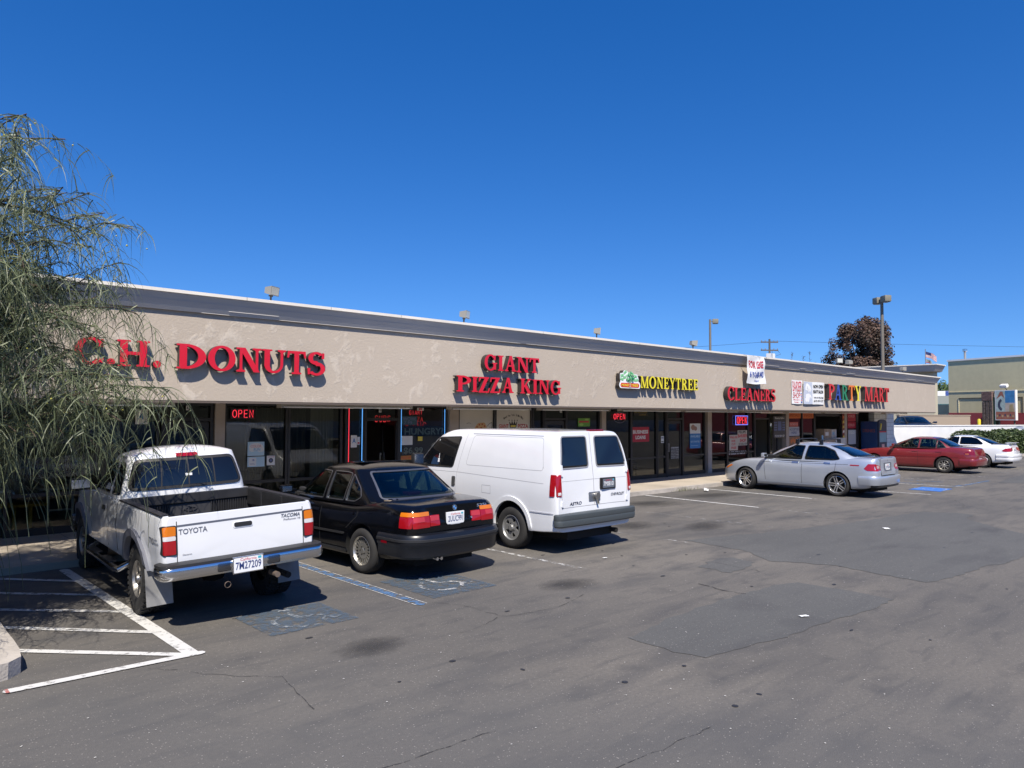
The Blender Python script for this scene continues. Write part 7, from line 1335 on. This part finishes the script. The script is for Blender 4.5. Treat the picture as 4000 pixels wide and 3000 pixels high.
fs_ = thing('far_sign', 'small white and blue sign above the far building roof', 'sign', (104.5, 30.9, 4.72), R(-75)); bm = B(); box(bm, (-.9, -.1, .1), (.9, .1, .75)); obj('board', bm, WHITEP, fs_); bm = B(); box(bm, (.2, -.12, .12), (.88, -.101, .73)); obj('blue_panel', bm, mat('sign_panel_blue', (.05, .09, .3), .5), fs_); bm = B(); tube(bm, [(-.7, 0, -.02), (-.7, 0, .1)], .04, 6); tube(bm, [(.7, 0, -.02), (.7, 0, .1)], .04, 6); obj('leg', bm, OLD, fs_)
tw_ = thing('tan_wall', 'plain tan screen wall behind the dark blue car', 'wall', (58.5, 18.2, .82), R(-12)); bm = B(); box(bm, (-4, -.1, 0), (5.2, .1, 1.45)); box(bm, (-4.05, -.13, 1.45), (5.25, .13, 1.52)); obj('blockwork', bm, mat('tan_block', (.36, .29, .22), .9), tw_)
# ------------------------------------------------------------------ poles, wires, flags
LP = mat('pole_paint', (.17, .15, .12), .6, noise=(.8, .15)); LH = mat('lamp_head_paint', (.2, .185, .14), .6)
def lamp(label, loc, H, heads):
    t = thing('light_pole', label, 'light pole', loc, 0, 'parking lot light poles'); bm = B(); lathe(bm, [(.0, 0), (.3, 0), (.3, .5), (.0, .5)], 12); lathe(bm, [(.13, .5), (.1, H), (0, H)], 12); obj('pole', bm, LP, t, 40)
    for a in heads:
        bm = B(); tube(bm, [(0, 0, H-.2), (.24, 0, H-.2)], .04, 8); box(bm, (.2, -.23, H-.4), (.76, .23, H+.02), bev=.05); box(bm, (.25, -.18, H-.44), (.71, .18, H-.4)); o = obj('lamp_head', bm, LH, t, 30); o.rotation_euler = (0, 0, a)
lamp('tall light pole with one box lamp behind the middle of the roof', (61.2, 37.9, .8), 10.5, (R(-58),)); lamp('tall light pole with two box lamps in front of the brown tree', (52.6, 19.25, .8), 9.55, (R(-128), R(52)))
up_ = thing('utility_pole', 'wooden utility pole with two crossarms and a transformer box behind the roof', 'utility pole', (110.8, 57.8, .8)); WD = mat('weathered_wood', (.1, .09, .08), .9); bm = B(); lathe(bm, [(.22, 0), (.15, 13.7), (0, 13.7)], 10); obj('pole', bm, WD, up_, 40)
for z in (13.2, 11.9):
    bm = B(); vs = box(bm, (-1.4, -.08, z-.1), (1.4, .08, z+.1)); o = obj('crossarm', bm, WD, up_); o.rotation_euler = (0, 0, R(-40)); bm = B()
    for x in (-1.3, -.7, .7, 1.3): lathe(bm, [(0, z+.35), (.06, z+.3), (.07, z+.1)], 8, 'z', 0, (x, 0, 0))
    q = obj('insulator', bm, mat('insulator_grey', (.2, .2, .2), .4), up_); q.rotation_euler = (0, 0, R(-40))
bm = B(); box(bm, (-1.0, -.9, 10.2), (.1, .1, 11.3), bev=.05); obj('transformer', bm, WHITEM, up_); bm = B(); tube(bm, [(-.9, -.9, 10.3), (-1.3, -1.2, 10.7), (-1.0, -.9, 11.9)], .03, 5); tube(bm, [(1.0, -.9, 11.8), (1.4, -1.2, 11.3), (.1, .1, 10.6)], .03, 5); obj('cable', bm, BACK, up_)
for k, (a, b, w) in enumerate((((110.8, 57.8, 14.2), (230, -20, 15.6), 'right of the utility pole'), ((110.8, 57.8, 14.1), (70, 130, 11.5), 'left of the utility pole'))):
    bm = B(); P = [V(a).lerp(V(b), i/16)-V((0, 0, 2.0*(i/16)*(1-i/16))) for i in range(17)]; tube(bm, P, .022, 4); single('power_line', bm, BACK, 'thin power line in the sky '+w, 'wire', 'power lines')
fp = thing('flagpole', 'flagpole standing behind the far wing roof', 'flagpole', (133.5, 42.1, .8)); bm = B(); tube(bm, [(0, 0, 0), (0, 0, 12.4)], [.1, .06], 8); lathe(bm, [(0, 12.6), (.1, 12.5), (0, 12.4)], 8); obj('pole', bm, mat('pole_grey', (.3, .3, .32), .4, .5), fp, 40)
def flag(label, z, h, l, kind):
    bm = B(); nx, ny = 18, 13; fn = lambda s, q: (l*s*.5*.36+.06, -l*s*.92*.9, z-h*q-l*.36*s+.08*sin(s*7)); fn = lambda s, q: (.06+l*s*.3+.1*sin(s*6), -l*s*.78+.1*sin(s*8+q), z-h*q-l*.45*s**1.4)
    g = [[bm.verts.new(fn(i/nx, j/ny)) for i in range(nx+1)] for j in range(ny+1)]
    for j in range(ny):
        for i in range(nx):
            mi = (2 if i < nx*.42 and j < 7 else (0 if j % 2 == 0 else 1)) if kind == 'stripes' else (0 if j > 9 else 1 if not (4 < j < 8 and 6 < i < 11) else 2); face(bm, [g[j][i], g[j][i+1], g[j+1][i+1], g[j+1][i]], mi)
    ms = [mat('flag_red', (.4, .05, .06), .8), mat('flag_white', (.7, .65, .6), .8), mat('flag_blue', (.02, .03, .12), .8)] if kind == 'stripes' else [mat('flag_red', (.4, .05, .06), .8), mat('flag_dim', (.25, .27, .25), .8), mat('flag_brown', (.15, .1, .06), .8)]
    f = single('flag', bm, ms, label, 'flag'); f.location = (133.5, 42.1, 0); return f
flag('red, white and blue striped flag flying from the flagpole, the upper one', 13.0, .95, 2.0, 'stripes'); flag('smaller dull flag under the striped one on the flagpole', 11.75, .6, 1.2, 'bear')
# ------------------------------------------------------------------ litter
for (x, y, s, l) in ((18.95, 11.9, .16, 'crumpled white paper by the kerb near the silver car'), (15.35, 5.6, .13, 'flat piece of white paper on the large grey asphalt patch'), (8.9, 7.38, .05, 'small white scrap by the white van'), (7.98, 3.79, .07, 'pale lid ring lying on the smaller asphalt patch')):
    rp = random.Random(int(x*10)); bm = B(); n = 6; g = [[bm.verts.new((s*(i/n-.5)*1.5+rp.uniform(-.02, .02)*s, s*(j/n-.5)*.8, .012+(rp.random()**2)*s*(.5 if 'crumpled' in l else .06))) for i in range(n+1)] for j in range(n+1)]
    for j in range(n):
        for i in range(n): face(bm, [g[j][i], g[j][i+1], g[j+1][i+1], g[j+1][i]])
    o = single('litter', bm, PW, l, 'litter'); o.location = (x, y, .004); o.rotation_euler = (0, 0, rp.uniform(0, 3))
# ------------------------------------------------------------------ across the lot, behind the camera: only mirrored in the shop glass
bm = B(); nx, ny = 40, 12; g = []
for j in range(ny+1):
    g.append([bm.verts.new((-90+i*6.5, -34-j*8, (-.05 if j == 0 else 11*(1-math.exp(-j*.5))+1.2*sin(i*.9+j)+.8*sin(i*2.3)))) for i in range(nx+1)])
for j in range(ny):
    for i in range(nx): face(bm, [g[j][i], g[j+1][i], g[j+1][i+1], g[j][i+1]])
struct('hillside', fixn(bm), mat('dry_hill', (.075, .075, .045), .95, noise=(.25, .5)), smooth=180)
bm = B(); box(bm, (-70, -31.2, 0), (120, -30.9, 1.5)); single('boundary_wall', bm, WW, 'long white boundary wall across the lot, showing as a pale line mirrored in the shop windows', 'wall')
